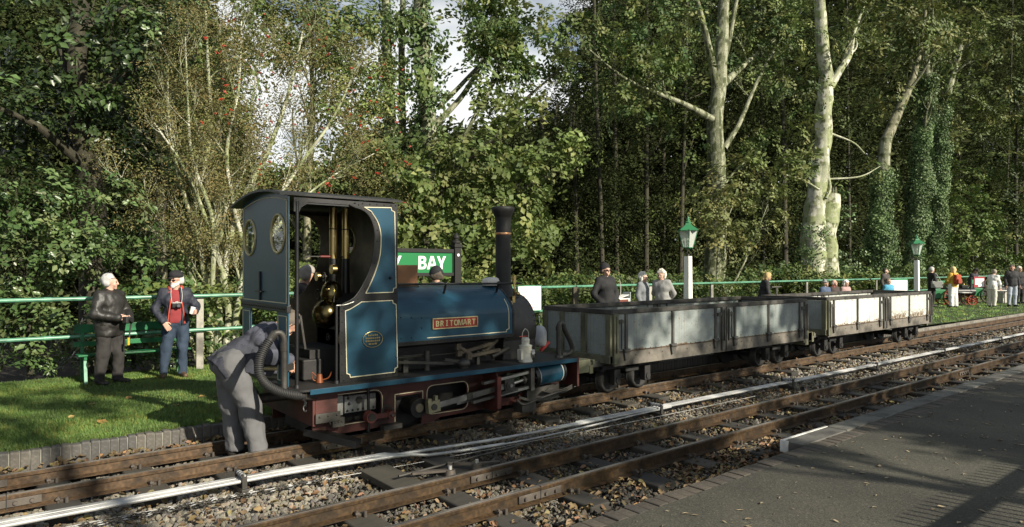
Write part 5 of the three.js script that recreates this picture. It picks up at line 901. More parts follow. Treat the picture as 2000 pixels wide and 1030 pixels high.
  { const r = mb(); for (let k = 0; k < 22; k++) { const t = -.3 + k * .17; for (const x of [5.235, 5.70]) r.sph(W(x, 1.02 + .437 * Math.sin(t), DC + .437 * Math.cos(t)), .010, 1, 1, 1, 6); } for (let k = 0; k < 5; k++) r.sph(W(5.235, .68 + k * .06, DC - .402), .01, 1, 1, 1, 6); r.w('rivets', sbM, sb, 'stuff'); }
  mb().lathe([[.39, 0], [.38, .02], [.2, .06], [0, .07]], W(5.726, 1.02, DC), 30, V(1, 0, 0)).w('smokebox_door', sbM, sb);
  const chn = mb().lathe([[.235, 0], [.19, .03], [.145, .08], [.115, .15], [.104, .25], [.102, 1.0], [.107, 1.02], [.107, 1.05], [.115, 1.07], [.143, 1.13], [.155, 1.16], [.155, 1.19], [.14, 1.20], [.1, 1.2], [.1, .9], [0, .9]], W(5.51, 1.41, DC), 36).w('chimney', MT.sooty, loco);
  mb().lathe([[.102, 0], [.1065, .003], [.1065, .028], [.102, .031]], W(5.51, 2.235, DC), 36).w('copper_band', MT.copper, chn);
  // handrail, whistle, snifting valve, front pipe
  const hr = mb().cyl(W(3.53, 1.615, 6.52), W(5.42, 1.60, 6.50), .012, .012, 8).w('handrail', MT.black, loco); for (const x of [4.3, 5.08]) mb().cyl(W(x, 1.5, 6.56), W(x, 1.61, 6.515), .014, .014, 8).sph(W(x, 1.61, 6.515), .022).w('handrail_knob', MT.black, hr);
  mb().tube([W(5.30, 1.38, 6.52), W(5.30, 1.52, 6.47), W(5.30, 1.60, 6.48)], .014).cyl(W(5.3, 1.6, 6.48), W(5.3, 1.70, 6.48), .026, .026, 14).cyl(W(5.3, 1.36, 6.5), W(5.3, 1.44, 6.5), .03, .03, 12).sph(W(5.34, 1.47, 6.45), .028).w('whistle', MT.brass, loco); mb().cyl(W(5.27, 1.12, 6.48), W(5.27, 1.38, 6.5), .02, .016, 10).w('blower_pipe', MT.oldBrass, loco);
  mb().tube([W(5.9, .64, 6.3), W(5.9, 1.0, 6.3), W(5.905, 1.06, 6.3), W(5.935, 1.085, 6.3), W(5.97, 1.06, 6.3), W(6.0, 1.0, 6.3), W(6.12, .80, 6.3), W(6.15, .72, 6.31), W(6.1, .675, 6.32), W(5.95, .66, 6.33)], .034, 12, 60).cyl(W(5.9, .99, 6.3), W(5.9, 1.04, 6.3), .042, .042, 12).cyl(W(5.9, .64, 6.3), W(5.9, .67, 6.3), .06, .05, 12).cyl(W(6.02, .665, 6.33), W(5.96, .66, 6.33), .046, .046, 12).w('brake_pipe', MT.iron, loco);
  // gear and clutter on the running plate
  mb().cyl(W(3.52, .80, 6.5), W(5.1, .79, 6.5), .009, .009, 6).bar(W(3.52, .78, 6.4), W(4.3, .70, 6.36), .012, .03).w('reversing_rod', MT.iron, loco);
  const lub = mb().sph(W(4.42, .695, 6.32), .07, 1.1, .8, 1, 18).cyl(W(4.42, .64, 6.32), W(4.42, .68, 6.32), .05, .06, 14).bar(W(4.2, .75, 6.4), W(4.42, .71, 6.34), .05, .03).w('lubricator', MT.iron, loco);
  mb().cyl(W(4.0, .64, 6.45), W(4.0, .86, 6.45), .035, .03, 12).box(3.7, 3.76, .64, .78, -6.5, -6.45).box(4.7, 4.74, .64, .8, -6.5, -6.45).cyl(W(4.9, .72, 6.42), W(5.18, .80, 6.45), .03, .03, 10).w('plate_fittings', MT.iron, loco);
}
{ // things carried on the engine
  srand(31);
  const wd = M([.16, .13, .09], .85, { map: T.grime });
  [[4.45, .80, 6.46, 4.9, .88, 6.42], [4.42, .88, 6.44, 4.62, .76, 6.44], [4.8, .78, 6.45, 5.0, .92, 6.45], [4.55, .76, 6.40, 5.0, .80, 6.40]].forEach((p, i) => tag(mb().bar(W(p[0], p[1], p[2]), W(p[3], p[4], p[5]), .05, .035).box(p[0] - .03, p[0] + .03, p[1] - .04, p[1] + .03, -p[2] - .03, -p[2] + .02).build('firewood', wd), ['longest split stick of kindling under the tank', 'short upright stick of kindling under the tank', 'kindling stick leaning against the smokebox end', 'lowest kindling stick lying under the tank'][i], 'firewood', 'kindling under the tank'));
  const bx = thing('wooden_box', 'brown wooden box standing on the tank against the cab front', 'box', W(3.83, 1.575, 6.92)), wb = M([.20, .10, .045], .55, { map: T.soft });
  const bm = M([.30, .135, .055], .6, { map: T.soft, bumpMap: T.wood, bumpScale: .001 });
  for (const [a, b, c, d] of [[3.60, 4.06, 6.75, 6.77], [3.60, 4.06, 7.08, 7.10]]) mb().box(a, b, 1.59, 1.83, -d, -c, .004).w('side', bm, bx); for (const x of [3.60, 4.042]) mb().box(x, x + .018, 1.59, 1.83, -7.08, -6.77).w('end', bm, bx); mb().box(3.61, 4.05, 1.592, 1.60, -7.08, -6.77).w('base', wb, bx); mb().box(3.59, 4.075, 1.565, 1.59, -7.11, -6.74, .004).w('tray', MT.black, bx);
  srand(2); const rg = new THREE.SphereGeometry(.11, 16, 10), rp = rg.attributes.position; for (let i = 0; i < rp.count; i++) { const v = V().fromBufferAttribute(rp, i), n = .7 + .6 * noise3(v.x * 14 + 3, v.y * 14, v.z * 14); rp.setXYZ(i, v.x * n * 1.2, Math.max(-.04, v.y * n * .6), v.z * n * .8); } rg.computeVertexNormals();
  tag(mb().add(rg.translate(5.12, 1.61, -6.72)).build('rag', M([.62, .60, .54], .9)), 'crumpled pale rag lying on the tank behind the chimney', 'rag');
  // hand lamp
  const lp = thing('hand_lamp', 'cream railway hand lamp with round bull-eye lens on the running plate', 'lamp', W(5.30, .64, 6.26)), cr = M([.68, .66, .56], .5, { map: T.grime }), c = (h) => W(5.30, h, 6.26);
  mb().lathe([[.085, 0], [.09, .01], [.085, .025], [.078, .03], [.078, .19], [.085, .195], [.08, .205], [.05, .215], [.05, .26], [.055, .265], [.04, .30], [0, .30]], c(.64), 24).w('body', cr, lp);
  mb().box(5.20, 5.235, .67, .80, -6.30, -6.22, .006).w('slide', cr, lp); for (const o of [-.05, .05]) mb().cyl(c(.84).add(V(o, 0, 0)), c(.95).add(V(o, 0, 0)), .006, .006, 6).w('rod', cr, lp);
  mb().tube([c(.94).add(V(-.05, 0, 0)), c(1.0).add(V(-.045, 0, 0)), c(1.045), c(1.0).add(V(.045, 0, 0)), c(.94).add(V(.05, 0, 0))], .006, 8).w('handle', cr, lp);
  const la = V(.75, 0, .66).normalize(), l0 = c(.74).addScaledVector(la, .075); mb().lathe([[.05, 0], [.055, .01], [.055, .035], [.048, .04], [.045, .03], [.045, 0]], l0, 22, la).w('lens_ring', MT.steel, lp); mb().add(new THREE.SphereGeometry(.046, 18, 8, 0, 6.2832, 0, 1.2).applyQuaternion(new THREE.Quaternion().setFromUnitVectors(V(0, 1, 0), la)).translate(l0.x + la.x * .01, l0.y, l0.z + la.z * .01)).w('lens', M([.015, .015, .016], .06), lp);
  mb().cyl(c(.955).add(V(-.1, 0, 0)), c(.955).add(V(.03, 0, 0)), .006, .006, 6).w('red_pin', M([.4, .05, .03], .5), lp);
  const sk = new THREE.SphereGeometry(.14, 18, 14), sp = sk.attributes.position; for (let i = 0; i < sp.count; i++) { const v = V().fromBufferAttribute(sp, i), n = .75 + .5 * noise3(v.x * 9, v.y * 7, v.z * 9 + 5); sp.setXYZ(i, v.x * n * .7, v.y * n * 1.9, v.z * n); } sk.computeVertexNormals();
  const bag = thing('plastic_bag', 'white plastic bag with a red edge hanging before the first wagon', 'bag', W(6.42, .85, 7.25)); mb().add(sk.scale(.9, .62, .9).translate(6.42, .80, -7.25)).w('bag_body', M([.45, .46, .48], .6), bag); mb().bar(W(6.38, .60, 7.2), W(6.54, .72, 7.2), .05, .03).w('red_edge', M([.4, .05, .05], .5), bag); mb().cyl(W(6.42, .92, 7.25), W(6.35, 1.1, 7.2), .008, .008, 6).w('handle', M([.72, .74, .76], .5), bag);
}
// ---------------------------------------------------------------- two bogie wagons
function panelTex(base, rustBand, sd) {
  const f1 = tileFbm(5, 5, sd), f2 = tileFbm(24, 3, sd + 5), f3 = tileFbm(3, 3, sd + 9), st = tileNoise(40, sd + 3);
  return tex(512, 256, (u, v) => {
    const a = f1(u, v), b = f2(u, v), n = 0.93 + 0.16 * (a - 0.5) + 0.10 * (b - 0.5), streak = sst(0.72, 0.95, st(u, 0.3)) * sst(0.25, 0.7, f1(u, v * 0.3 + 0.4)) * 0.35;
    const edge = Math.min(u, 1 - u) * 2.2, re = sst(0.62, 0.78, f1(u * 1.3 + 0.2, v * 1.3) - Math.min(edge, v, 1 - v) * 1.1);
    let r = rustBand ? sst(rustBand, rustBand * 0.3, v + 0.25 * (f1(u * 2, v) - 0.5)) * sst(0.32, 0.62, f2(u, v * 0.5)) : 0;
    const k = clamp(r * 0.75 + re * 0.7 + streak * 0.8 + sst(0.72, 0.80, f2(u, v) + 0.14 * sst(0.85, 1, v)) * 0.35);
    return [lerp(base[0], 0.36, k) * n, lerp(base[1], 0.25, k) * n, lerp(base[2], 0.15, k) * n];
  }, true, 1);
}
const pw = o => M([1, 1, 1], 0.55, o);
const PT = [panelTex([.57, .60, .59], 0, 301), panelTex([.55, .585, .575], 0, 331), panelTex([.84, .86, .84], .10, 361), panelTex([.80, .82, .79], .40, 391)];  // last two: the same paint whitened, full sun put into the colour
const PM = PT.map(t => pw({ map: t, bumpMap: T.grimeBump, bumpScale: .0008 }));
MT.bogie = M([.022, .021, .019], .75, { map: T.grime, bumpMap: T.grimeBump, bumpScale: .002 });  // darkened iron: the shade under the wagons is put into this colour
MT.wagIron = M([.10, .095, .082], .75, { map: T.grime, bumpMap: T.grimeBump, bumpScale: .002 });
MT.moss = M([.15, .15, .095], .85, { map: T.grime, bumpMap: T.grimeBump, bumpScale: .003 });
MT.sole = M([.19, .17, .14], .8, { map: T.grime, bumpMap: T.grimeBump, bumpScale: .002 });
MT.rim = M([.075, .07, .06], .8, { map: T.grime, bumpMap: T.wood, bumpScale: .003 });
function flatPanel(x0, x1, y0, y1, z, mat, name, parent, axis = 'z') {   // thin plate with its own 0..1 uv
  const w = x1 - x0, h = y1 - y0, g = new THREE.BoxGeometry(w, h, .012, 12, 6, 1), p = g.attributes.position; for (let i = 0; i < p.count; i++) p.setZ(i, p.getZ(i) + .014 * (noise3(p.getX(i) * 3 + x0 * 7, p.getY(i) * 3, 2) - .5)); g.computeVertexNormals();
  if (axis === 'x') g.rotateY(-Math.PI / 2).translate(z, (y0 + y1) / 2, -(x0 + x1) / 2); else g.translate((x0 + x1) / 2, (y0 + y1) / 2, z);
  parent.updateWorldMatrix(true, false); const e = parent.matrixWorld.elements; g.translate(-e[12], -e[13], -e[14]);
  return put(name, g, mat, parent);
}
function wagon(s0, label, mats) {
  const L = 5.4, n = 6.25, f = 7.65, t = thing('open_wagon', label, 'wagon', W(s0 + L / 2, 0, 6.95)), s1 = s0 + L;
  for (const [d, sg, nm] of [[n, 1], [f, -1]]) {
    const z = -d, o = (a, b) => [z + sg * a, z + sg * b].sort((p, q) => p - q);
    mb().box(s0, s1, 1.15, 1.216, ...o(-.07, .012), .008).w('top_rail', MT.rim, t);
    const so = mb().ext(shp([[s0 + .06, .43], [s1 - .06, .43], [s1, .49], [s1, .62], [s0, .62], [s0, .49]]), .02, new THREE.Matrix4().makeTranslation(0, 0, sg > 0 ? z - .02 : z)).w('sole_bar', MT.sole, t);
    for (let half = 0; half < 2; half++) {
      const a = s0 + half * 2.7;
      const xs = [a + .10, a + .29, a + 1.34, a + 2.44, a + 2.62];
      for (let k = 0; k < 4; k++) flatPanel(xs[k] + (k === 1 || k === 3 ? .026 : 0), xs[k + 1] - (k === 0 || k === 2 ? .026 : 0), .632, 1.148, z - sg * .012, mats[half], k === 0 || k === 3 ? 'side_strip' : 'door_panel', t);
      for (const [x, w] of [[a + .29, .05], [a + 1.34, .045], [a + 2.44, .05]]) {
        const st = mb().box(x - w / 2, x + w / 2, .64, 1.15, ...o(-.008, .022), .004).w('hinge_strap', MT.wagIron, t);
        mb().ext(shp([[x - .07, .66], [x + .07, .66], [x + .035, .52], [x - .035, .50]]), .03, new THREE.Matrix4().makeTranslation(0, 0, sg > 0 ? z : z - .03)).cyl(V(x - .06, .63, z + sg * .025), V(x + .06, .63, z + sg * .025), .022, .022, 8).w('hinge', MT.wagIron, st);
      }
      for (const x of [a + .06, a + 2.64]) mb().box(x - .045, x + .045, .46, 1.16, ...o(-.03, .035), .006).box(x - .012, x + .012, .62, 1.12, ...o(.035, .06)).w('side_post', half === 0 && x < a + 1 && sg > 0 ? MT.moss : MT.wagIron, t);
      for (const x of [a + .17, a + 2.54]) { mb().box(x - .05, x + .05, 1.02, 1.07, ...o(0, .03), .004).box(x - .008, x + .008, .66, 1.08, ...o(.02, .036)).w('latch', MT.wagIron, t); }
      const rv = mb(); rivetRow(rv, V(a + .35, .64, z - sg * .003), V(a + 2.4, .64, z - sg * .003), .12, .007); rivetRow(rv, V(a + .5, .56, z + sg * .002), V(a + 2.3, .56, z + sg * .002), .3, .009); rv.w('rivets', MT.wagIron, t, 'stuff');
      mb().box(a + .12, a + 2.62, .618, .634, ...o(-.02, .006)).w('door_sill', MT.rust, t);
    }
  }
  for (const [x, sg] of [[s0, -1], [s1, 1]]) {
    const o = (a, b) => [x + sg * a, x + sg * b].sort((p, q) => p - q);
    mb().box(...o(-.07, .012), 1.15, 1.216, -f - .0, -n + .0, .008).w('top_rail', MT.rim, t);
    const ds = [n + .05, n + .52, n + .98, f - .05]; for (let k = 0; k < 3; k++) flatPanel(ds[k], ds[k + 1], .58, 1.148, x - sg * .006, mats[2] || mats[0], 'end_panel', t, 'x');
    for (const [d, w] of [[n + .045, .09], [n + .52, .10], [n + .98, .07], [f - .045, .09]]) mb().box(...o(-.01, .035), .47, 1.15, -d - w / 2, -d + w / 2, .005).w('end_post', MT.moss, t);
    mb().box(...o(-.02, .045), .47, .58, -f, -n, .006).w('headstock', MT.moss, t);
    const rv = mb(); for (const d of ds.slice(1, 3)) rivetRow(rv, W(x + sg * .004, .62, d + .08), W(x + sg * .004, 1.1, d + .08), .16, .007); rv.w('rivets', MT.wagIron, t, 'stuff');
    const bb = mb().box(...o(.24, .60), .36, .54, -7.25, -6.42, .012).w('buffer_block', MT.moss, t); mb().box(...o(-.5, .30), .36, .43, -7.05, -6.80).box(...o(-.2, .28), .42, .50, -6.50, -6.43).w('draw_bar', MT.wagIron, t); mb().box(...o(.2, .27), .345, .46, -6.6, -6.41, .004).box(...o(.17, .21), .46, .53, -6.6, -6.405, .004).w('bracket', MT.moss, bb);
  }
  mb().box(s0 + .03, s1 - .03, .56, .60, -f + .03, -n - .03).w('floor', MT.sooty, t);
  for (const c of [s0 + .62, s1 - .78]) {
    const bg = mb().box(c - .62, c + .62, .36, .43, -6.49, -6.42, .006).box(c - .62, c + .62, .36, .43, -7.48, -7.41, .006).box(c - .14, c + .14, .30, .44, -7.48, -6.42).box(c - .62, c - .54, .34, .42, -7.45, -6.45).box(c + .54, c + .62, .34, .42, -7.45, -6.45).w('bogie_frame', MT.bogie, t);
    for (const x of [c - .33, c + .33]) {
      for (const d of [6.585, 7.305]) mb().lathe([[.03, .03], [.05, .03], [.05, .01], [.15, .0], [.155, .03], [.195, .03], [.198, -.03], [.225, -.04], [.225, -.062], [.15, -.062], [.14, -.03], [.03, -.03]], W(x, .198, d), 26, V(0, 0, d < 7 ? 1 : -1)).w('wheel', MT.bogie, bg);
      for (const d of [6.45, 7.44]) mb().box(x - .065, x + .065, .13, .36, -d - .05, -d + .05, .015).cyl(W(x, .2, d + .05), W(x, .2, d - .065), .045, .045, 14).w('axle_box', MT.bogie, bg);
      mb().cyl(W(x, .198, 6.5), W(x, .198, 7.4), .03, .03, 8).w('axle', MT.sooty, bg);
    }
    mb().box(c - .45, c + .45, .44, .56, -7.25, -6.55).w('bolster', MT.sooty, t);
  }
  return t;
}
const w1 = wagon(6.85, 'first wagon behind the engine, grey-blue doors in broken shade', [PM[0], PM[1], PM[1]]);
const w2 = wagon(13.05, 'second wagon, doors painted whiter to look sunlit, rust along the right half', [PM[2], PM[3], PM[0]]);
{
  const p = px(1515, 575, 7.6), bw = mb().cyl(W(p.x, .6, 7.58), W(p.x, 1.36, 7.58), .022, .022, 10).w('brake_pillar', MT.wagIron, w2); mb().cyl(W(p.x - .2, 1.38, 7.58), W(p.x + .2, 1.38, 7.58), .014, .014, 8).w('brake_handle', MT.wagIron, bw);
  const q = thing('coupling_block', 'greenish timber block standing between the two wagons', 'block', W(12.65, .55, 6.45)); mb().box(12.5, 12.62, .30, .60, -6.7, -6.4, .01).w('block', MT.moss, q);
}
// ---------------------------------------------------------------- railing, bench, board, lamps, notices, stall
{
  const D = 13.06, r = thing('railing', 'long green tube railing on concrete posts behind the lawn', 'railing', W(10, -.05, D));
  for (const [h, r0] of [[1.285, .034], [.665, .032]]) { const m = mb(); m.cyl(W(-6, h, D - .05), W(110, h, D - .05), r0, r0, 12, true); const o = m.w('tube_rail', MT.railGreen, r); const cl = mb(); for (let s = .9; s < 40; s += 3.2) cl.cyl(W(s, h, D - .05), W(s + .10, h, D - .05), r0 + .006, r0 + .006, 12); cl.w('sleeves', MT.railGreen, o, 'stuff'); }
  for (let s = 3.25 - 3.2 * 2; s < 80; s += 3.2) mb().box(s - .065, s + .065, -.3, 1.31, -D - .06, -D + .01, .015).w('post', MT.concrete, r);
  const p = thing('timber_post', 'pale slender stake beside the railing behind the first wagon', 'post', px(1122, 600, 13)); mb().box(px(1117, 560, 12.95).x, px(1127, 560, 12.95).x, -.2, 1.27, -12.96, -12.88, .01).w('stake', M([.55, .50, .38], .8, { map: T.wood }), p);
}
{
  const b = thing('bench', 'green slatted garden bench in front of the railing at the left', 'bench', W(2.15, -.065, 12.75)), G = MT.green;
  for (const [h0, h1, d, t] of [[.72, .86, 12.98, .03], [.50, .58, 12.95, .028]]) mb().box(1.30, 3.0, h0, h1, -d - t, -d, .006).w('back_slat', G, b);
  for (const [d, h] of [[12.58, .375], [12.68, .372], [12.78, .368], [12.88, .364]]) mb().box(1.32, 2.98, h, h + .028, -d - .038, -d + .042, .006).w('seat_slat', G, b);
  for (const s of [1.42, 2.86]) {
    mb().bar(W(s, .34, 12.62), W(s - .01, -.08, 12.42), .045, .05, V(0, 0, 1)).w('front_leg', MT.railGreen, b); mb().bar(W(s, .86, 13.02), W(s, -.08, 12.93), .05, .055, V(0, 0, 1)).w('rear_leg', G, b); mb().bar(W(s, .345, 12.55), W(s, .345, 12.97), .04, .045).w('bearer', G, b); mb().bar(W(s, .12, 12.53), W(s, .12, 12.95), .03, .035).w('stretcher', G, b);
  }
}
{ // name board
  const b = thing('name_board', 'green station name board with white letters between dark posts', 'sign', W(6.3, 0, 11)), dk = M([.055, .052, .045], .7, { map: T.wood });
  for (const s of [4.95, 7.50]) { const p = mb().box(s - .075, s + .075, -.2, 2.28, -11.075, -10.925, .008).box(s - .095, s + .095, 2.20, 2.25, -11.095, -10.905, .006).box(s - .09, s + .09, 1.48, 1.51, -11.09, -10.91, .004).w('post', dk, b); mb().lathe([[.085, 0], [.10, .02], [.085, .05], [.05, .07], [.05, .09], [.075, .11], [.06, .16], [.015, .21], [0, .215]], W(s, 2.28, 11), 16).w('finial', dk, p); mb().cyl(W(s, 2.05, 10.925), W(s, 2.05, 10.915), .03, .03, 12).w('cap', MT.white, p); }
  mb().box(5.03, 7.425, 1.70, 2.09, -11.02, -10.985).w('board', M([.012, .17, .05], .35), b);
  for (const [a, c] of [[2.09, 2.165], [1.635, 1.70]]) mb().box(5.025, 7.425, a, c, -11.03, -10.96, .006).w('frame_rail', dk, b); for (const x of [5.0, 7.40]) mb().box(x, x + .05, 1.70, 2.09, -11.03, -10.97).w('frame_stile', dk, b);
  const wm = M([.82, .82, .80], .5), let_ = (ch, s) => mb().add(textGeo(ch, .255, .006, 1.0).translate(s, 1.895, -10.985)).w('letter', wm, b);
  [['B', 6.71], ['A', 6.925], ['Y', 7.14]].forEach(([c, s]) => let_(c, s)); [['W', 5.18], ['O', 5.46], ['O', 5.70], ['D', 5.93], ['Y', 6.15]].forEach(([c, s]) => let_(c, s));
}
function lampPost(x, label) {
  const p = px(x, 600, 9.8), s = p.x, d = 9.8, t = thing('lamp_post', label, 'lamp post', W(s, lawnH(s, d), d), 0, 'station lamps');
  const c = h => W(s, h, d), wh = M([.80, .80, .74], .5, { map: T.soft }), gr = M([.03, .17, .07], .45);
  const post = new THREE.CylinderGeometry(.10 * Math.SQRT1_2 * 1.35, .125 * Math.SQRT1_2 * 1.35, 2.05, 4, 1).toNonIndexed(); post.computeVertexNormals(); mb().add(post.rotateY(Math.PI / 4).translate(s, 1.05, -d)).w('post', wh, t); mb().cyl(c(2.07), c(2.14), .035, .03, 10).w('collar', MT.iron, t);
  for (let k = 0; k < 4; k++) { const a = k * Math.PI / 2 + Math.PI / 4, o = (r, h) => V(s + Math.cos(a) * r, h, -d + Math.sin(a) * r); mb().tube([o(.03, 2.12), o(.12, 2.14), o(.14, 2.2), o(.08, 2.27)], .008, 6).w('scroll', MT.black, t); }
  const fr = mb(), y0 = 2.28, y1 = 2.70, r0 = .115, r1 = .225, q = (k, r) => { const a = k * Math.PI / 2 + Math.PI / 4 + .0; return V(Math.cos(a) * r, 0, Math.sin(a) * r); };
  for (let k = 0; k < 4; k++) fr.cyl(q(k, r0).add(c(y0)), q(k, r1).add(c(y1)), .013, .013, 6).cyl(q(k, r0).add(c(y0)), q(k + 1, r0).add(c(y0)), .013, .013, 6).cyl(q(k, r1).add(c(y1)), q(k + 1, r1).add(c(y1)), .016, .016, 6);
  const f = fr.cyl(c(2.24), c(2.285), .06, .115, 4).w('lantern_frame', gr, t);
  const gm = M([.86, .90, .84], .25, { phys: true, transmission: .55, thickness: 0, side: THREE.DoubleSide });
  for (let k = 0; k < 4; k++) { const g = new THREE.BufferGeometry(), a = [q(k, r0).add(c(y0)), q(k + 1, r0).add(c(y0)), q(k + 1, r1).add(c(y1)), q(k, r1).add(c(y1))]; g.setAttribute('position', new THREE.Float32BufferAttribute(a.flatMap(v => [v.x, v.y, v.z]), 3)); g.setIndex([0, 1, 2, 0, 2, 3]); g.computeVertexNormals(); mb().add(g).w('glass_pane', gm, f); }
  const cone = (r, rt, h0, h1) => { const g = new THREE.CylinderGeometry(rt, r, h1 - h0, 4, 1).toNonIndexed(); g.computeVertexNormals(); return g.rotateY(0).translate(s, (h0 + h1) / 2, -d); };
  mb().add(cone(.30, .30, 2.69, 2.71)).add(cone(.30, .10, 2.71, 2.83)).add(cone(.105, .08, 2.83, 2.88)).lathe([[.07, 0], [.085, .015], [.05, .035], [.03, .05], [.045, .07], [.045, .09], [.02, .11], [.025, .13], [.012, .15], [0, .19]], c(2.88), 14).w('lantern_roof', gr, t);
  mb().cyl(c(2.30), c(2.42), .02, .02, 8).sph(c(2.47), .05).w('bulb', M([.85, .84, .78], .4), t);
  return t;
}
lampPost(1344, 'white square lamp post with green lantern behind the first wagon');
lampPost(1791, 'farther white lamp post with green lantern behind the second wagon');
// notices (print only, no words that can be read)
function printTex(draw) { const c = document.createElement('canvas'); c.width = 256; c.height = 256; const g = c.getContext('2d'); g.fillStyle = '#fff'; g.fillRect(0, 0, 256, 256); draw(g); const t = new THREE.CanvasTexture(c); t.colorSpace = THREE.SRGBColorSpace; return t; }
function board(name, label, cat, x, y, d, w, h, map, frame, turn = 0, parent) {
  const p = px(x, y, d), t = thing(name, label, cat, p, turn), g = new THREE.BoxGeometry(w, h, .02);
  put('sheet', g, M([.85, .85, .83], .5, { map }), t, V(0, 0, 0));
  const f = mb(); for (const q of [-1, 1]) f.box(q * w / 2 - .012, q * w / 2 + .012, -h / 2 - .012, h / 2 + .012, -.016, .016).box(-w / 2, w / 2, q * h / 2 - .012, q * h / 2 + .012, -.0155, .0155); const m = f.build('frame', frame, t); return t;
}
const lines = (col, n, y0, y1, x0 = 30, x1 = 226) => g => { g.fillStyle = col; for (let i = 0; i < n; i++) for (let x = x0; x < x1; x += 14) if ((x * 7 + i * 13) % 5 > 0) g.fillRect(x, lerp(y0, y1, i / Math.max(1, n - 1)), 11, 9); };
board('notice', 'large white notice board hung on the railing beyond the smokebox', 'notice', 1034, 583, 12.94, .78, .64, printTex(lines('#c98a88', 6, 70, 220)), MT.railGreen);
board('notice', 'white notice with green heading on the railing before the far lamp', 'notice', 1753, 557, 12.95, 1.1, .62, printTex(g => { g.fillStyle = '#2f8f5c'; g.fillRect(0, 0, 256, 34); g.fillStyle = '#9ab'; g.fillRect(20, 150, 216, 12); g.fillRect(20, 190, 180, 10); }), MT.railGreen, -.5);
{
  const p = px(1215, 583, 10.1), t = thing('leaflet_box', 'white leaflet box with maroon band beside the black-clad visitor', 'box', p);
  mb().box(-.19, .15, -.12, .0, -.1, .1, .01).build('box_body', M([.75, .73, .68], .5), t); mb().box(-.192, .10, -.08, -.02, .098, .104).build('band', M([.16, .05, .035], .5), t); mb().bar(V(-.19, 0, -.02), V(.15, .08, -.02), .2, .012).build('lid', M([.78, .76, .72], .5), t); mb().box(.16, .18, -.2, .14, -.12, .1).build('end_board', M([.35, .40, .42], .5), t); mb().cyl(V(0, -.1, 0), V(0, -.75, 0), .025).build('leg', MT.iron, t); mb().tube([V(0, .02, -.05), V(.02, .25, -.06), V(-.03, .42, -.05)], .01).build('stalk', M([.4, .4, .36], .6), t);
}
// the stall and the two little road engines
const RY = -Math.atan2(CS, SN);
function roadEngine(label, x, d, wheelM, bodyM, k) {
  const p = px(x, HOR, d); p.y = lawnH(p.x, d); const t = thing('traction_engine', label, 'traction engine', p, RY, 'miniature engines on show');
  const L = (name, m, mat, par = t) => m.build(name, mat, par);
  const wheel = (x, z, r, w) => { const a = mb().add(new THREE.TorusGeometry(r - .02, .022, 8, 32)).add(new THREE.CylinderGeometry(r, r, w, 32, 1, true).rotateX(Math.PI / 2)), o = L('wheel', a.add(new THREE.CylinderGeometry(.05, .05, w + .04, 14).rotateX(Math.PI / 2)), wheelM); for (let i = 0; i < 10; i++) { const q = i * .628; mb().cyl(V(Math.cos(q) * .04, Math.sin(q) * .04, 0), V(Math.cos(q) * (r - .02), Math.sin(q) * (r - .02), 0), .012, .012, 5).build('spoke', wheelM, o); } o.position.set(x, r, z); return o; };
  for (const z of [.30, -.30]) { wheel(0, z, .37 * k, .12); wheel(1.02, z * .72, .23 * k, .08); }
  L('boiler', mb().cyl(V(.05, .62, 0), V(1.0, .62, 0), .17, .17, 24).cyl(V(1.0, .62, 0), V(1.22, .62, 0), .185, .185, 24).cyl(V(1.22, .62, 0), V(1.24, .62, 0), .16, .13, 24), bodyM);
  L('firebox', mb().box(-.18, .22, .28, .84, -.18, .18, .02), bodyM); L('tender', mb().box(-.72, -.18, .30, .72, -.22, .22, .03), M([.02, .16, .055], .4)); L('chimney', mb().lathe([[.07, 0], [.05, .06], [.055, .42], [.075, .45], [.07, .5]], V(1.1, .78, 0), 18), MT.sooty); L('cylinder_block', mb().box(.62, .9, .78, .92, -.12, .12, .02), bodyM); L('flywheel', mb().add(new THREE.TorusGeometry(.2, .022, 8, 28).translate(.1, .95, .25)).cyl(V(.1, .95, -.25), V(.1, .95, .27), .025), wheelM); L('front_axle', mb().cyl(V(1.02, .23 * k, -.3), V(1.02, .23 * k, .3), .025).box(.98, 1.06, .23 * k, .5, -.04, .04), MT.black); L('canopy', mb().box(-.5, .1, .9, 1.12, -.24, -.2, .01), M([.03, .22, .09], .5)); L('brass_dome', mb().sph(V(.76, .95, 0), .05), MT.brass);
  return t;
}
roadEngine('miniature traction engine with red spoked wheels behind the visitor in yellow', 1850, 11.2, M([.40, .07, .035], .45), MT.black, 1);
roadEngine('second miniature engine with dark wheels behind the visitor in white', 1921, 11.0, M([.11, .10, .07], .5), MT.sooty, .95);
board('stall_sign', 'white and red upright sign between the two miniature engines', 'sign', 1913, 551, 10.8, .5, .5, printTex(g => { g.fillStyle = '#b03a44'; g.fillRect(0, 0, 256, 40); g.fillRect(0, 0, 24, 256); g.fillRect(0, 200, 100, 56); g.fillStyle = '#d8b0b4'; for (let i = 0; i < 4; i++) g.fillRect(60, 70 + i * 32, 150, 12); }), M([.35, .05, .06], .5), RY);
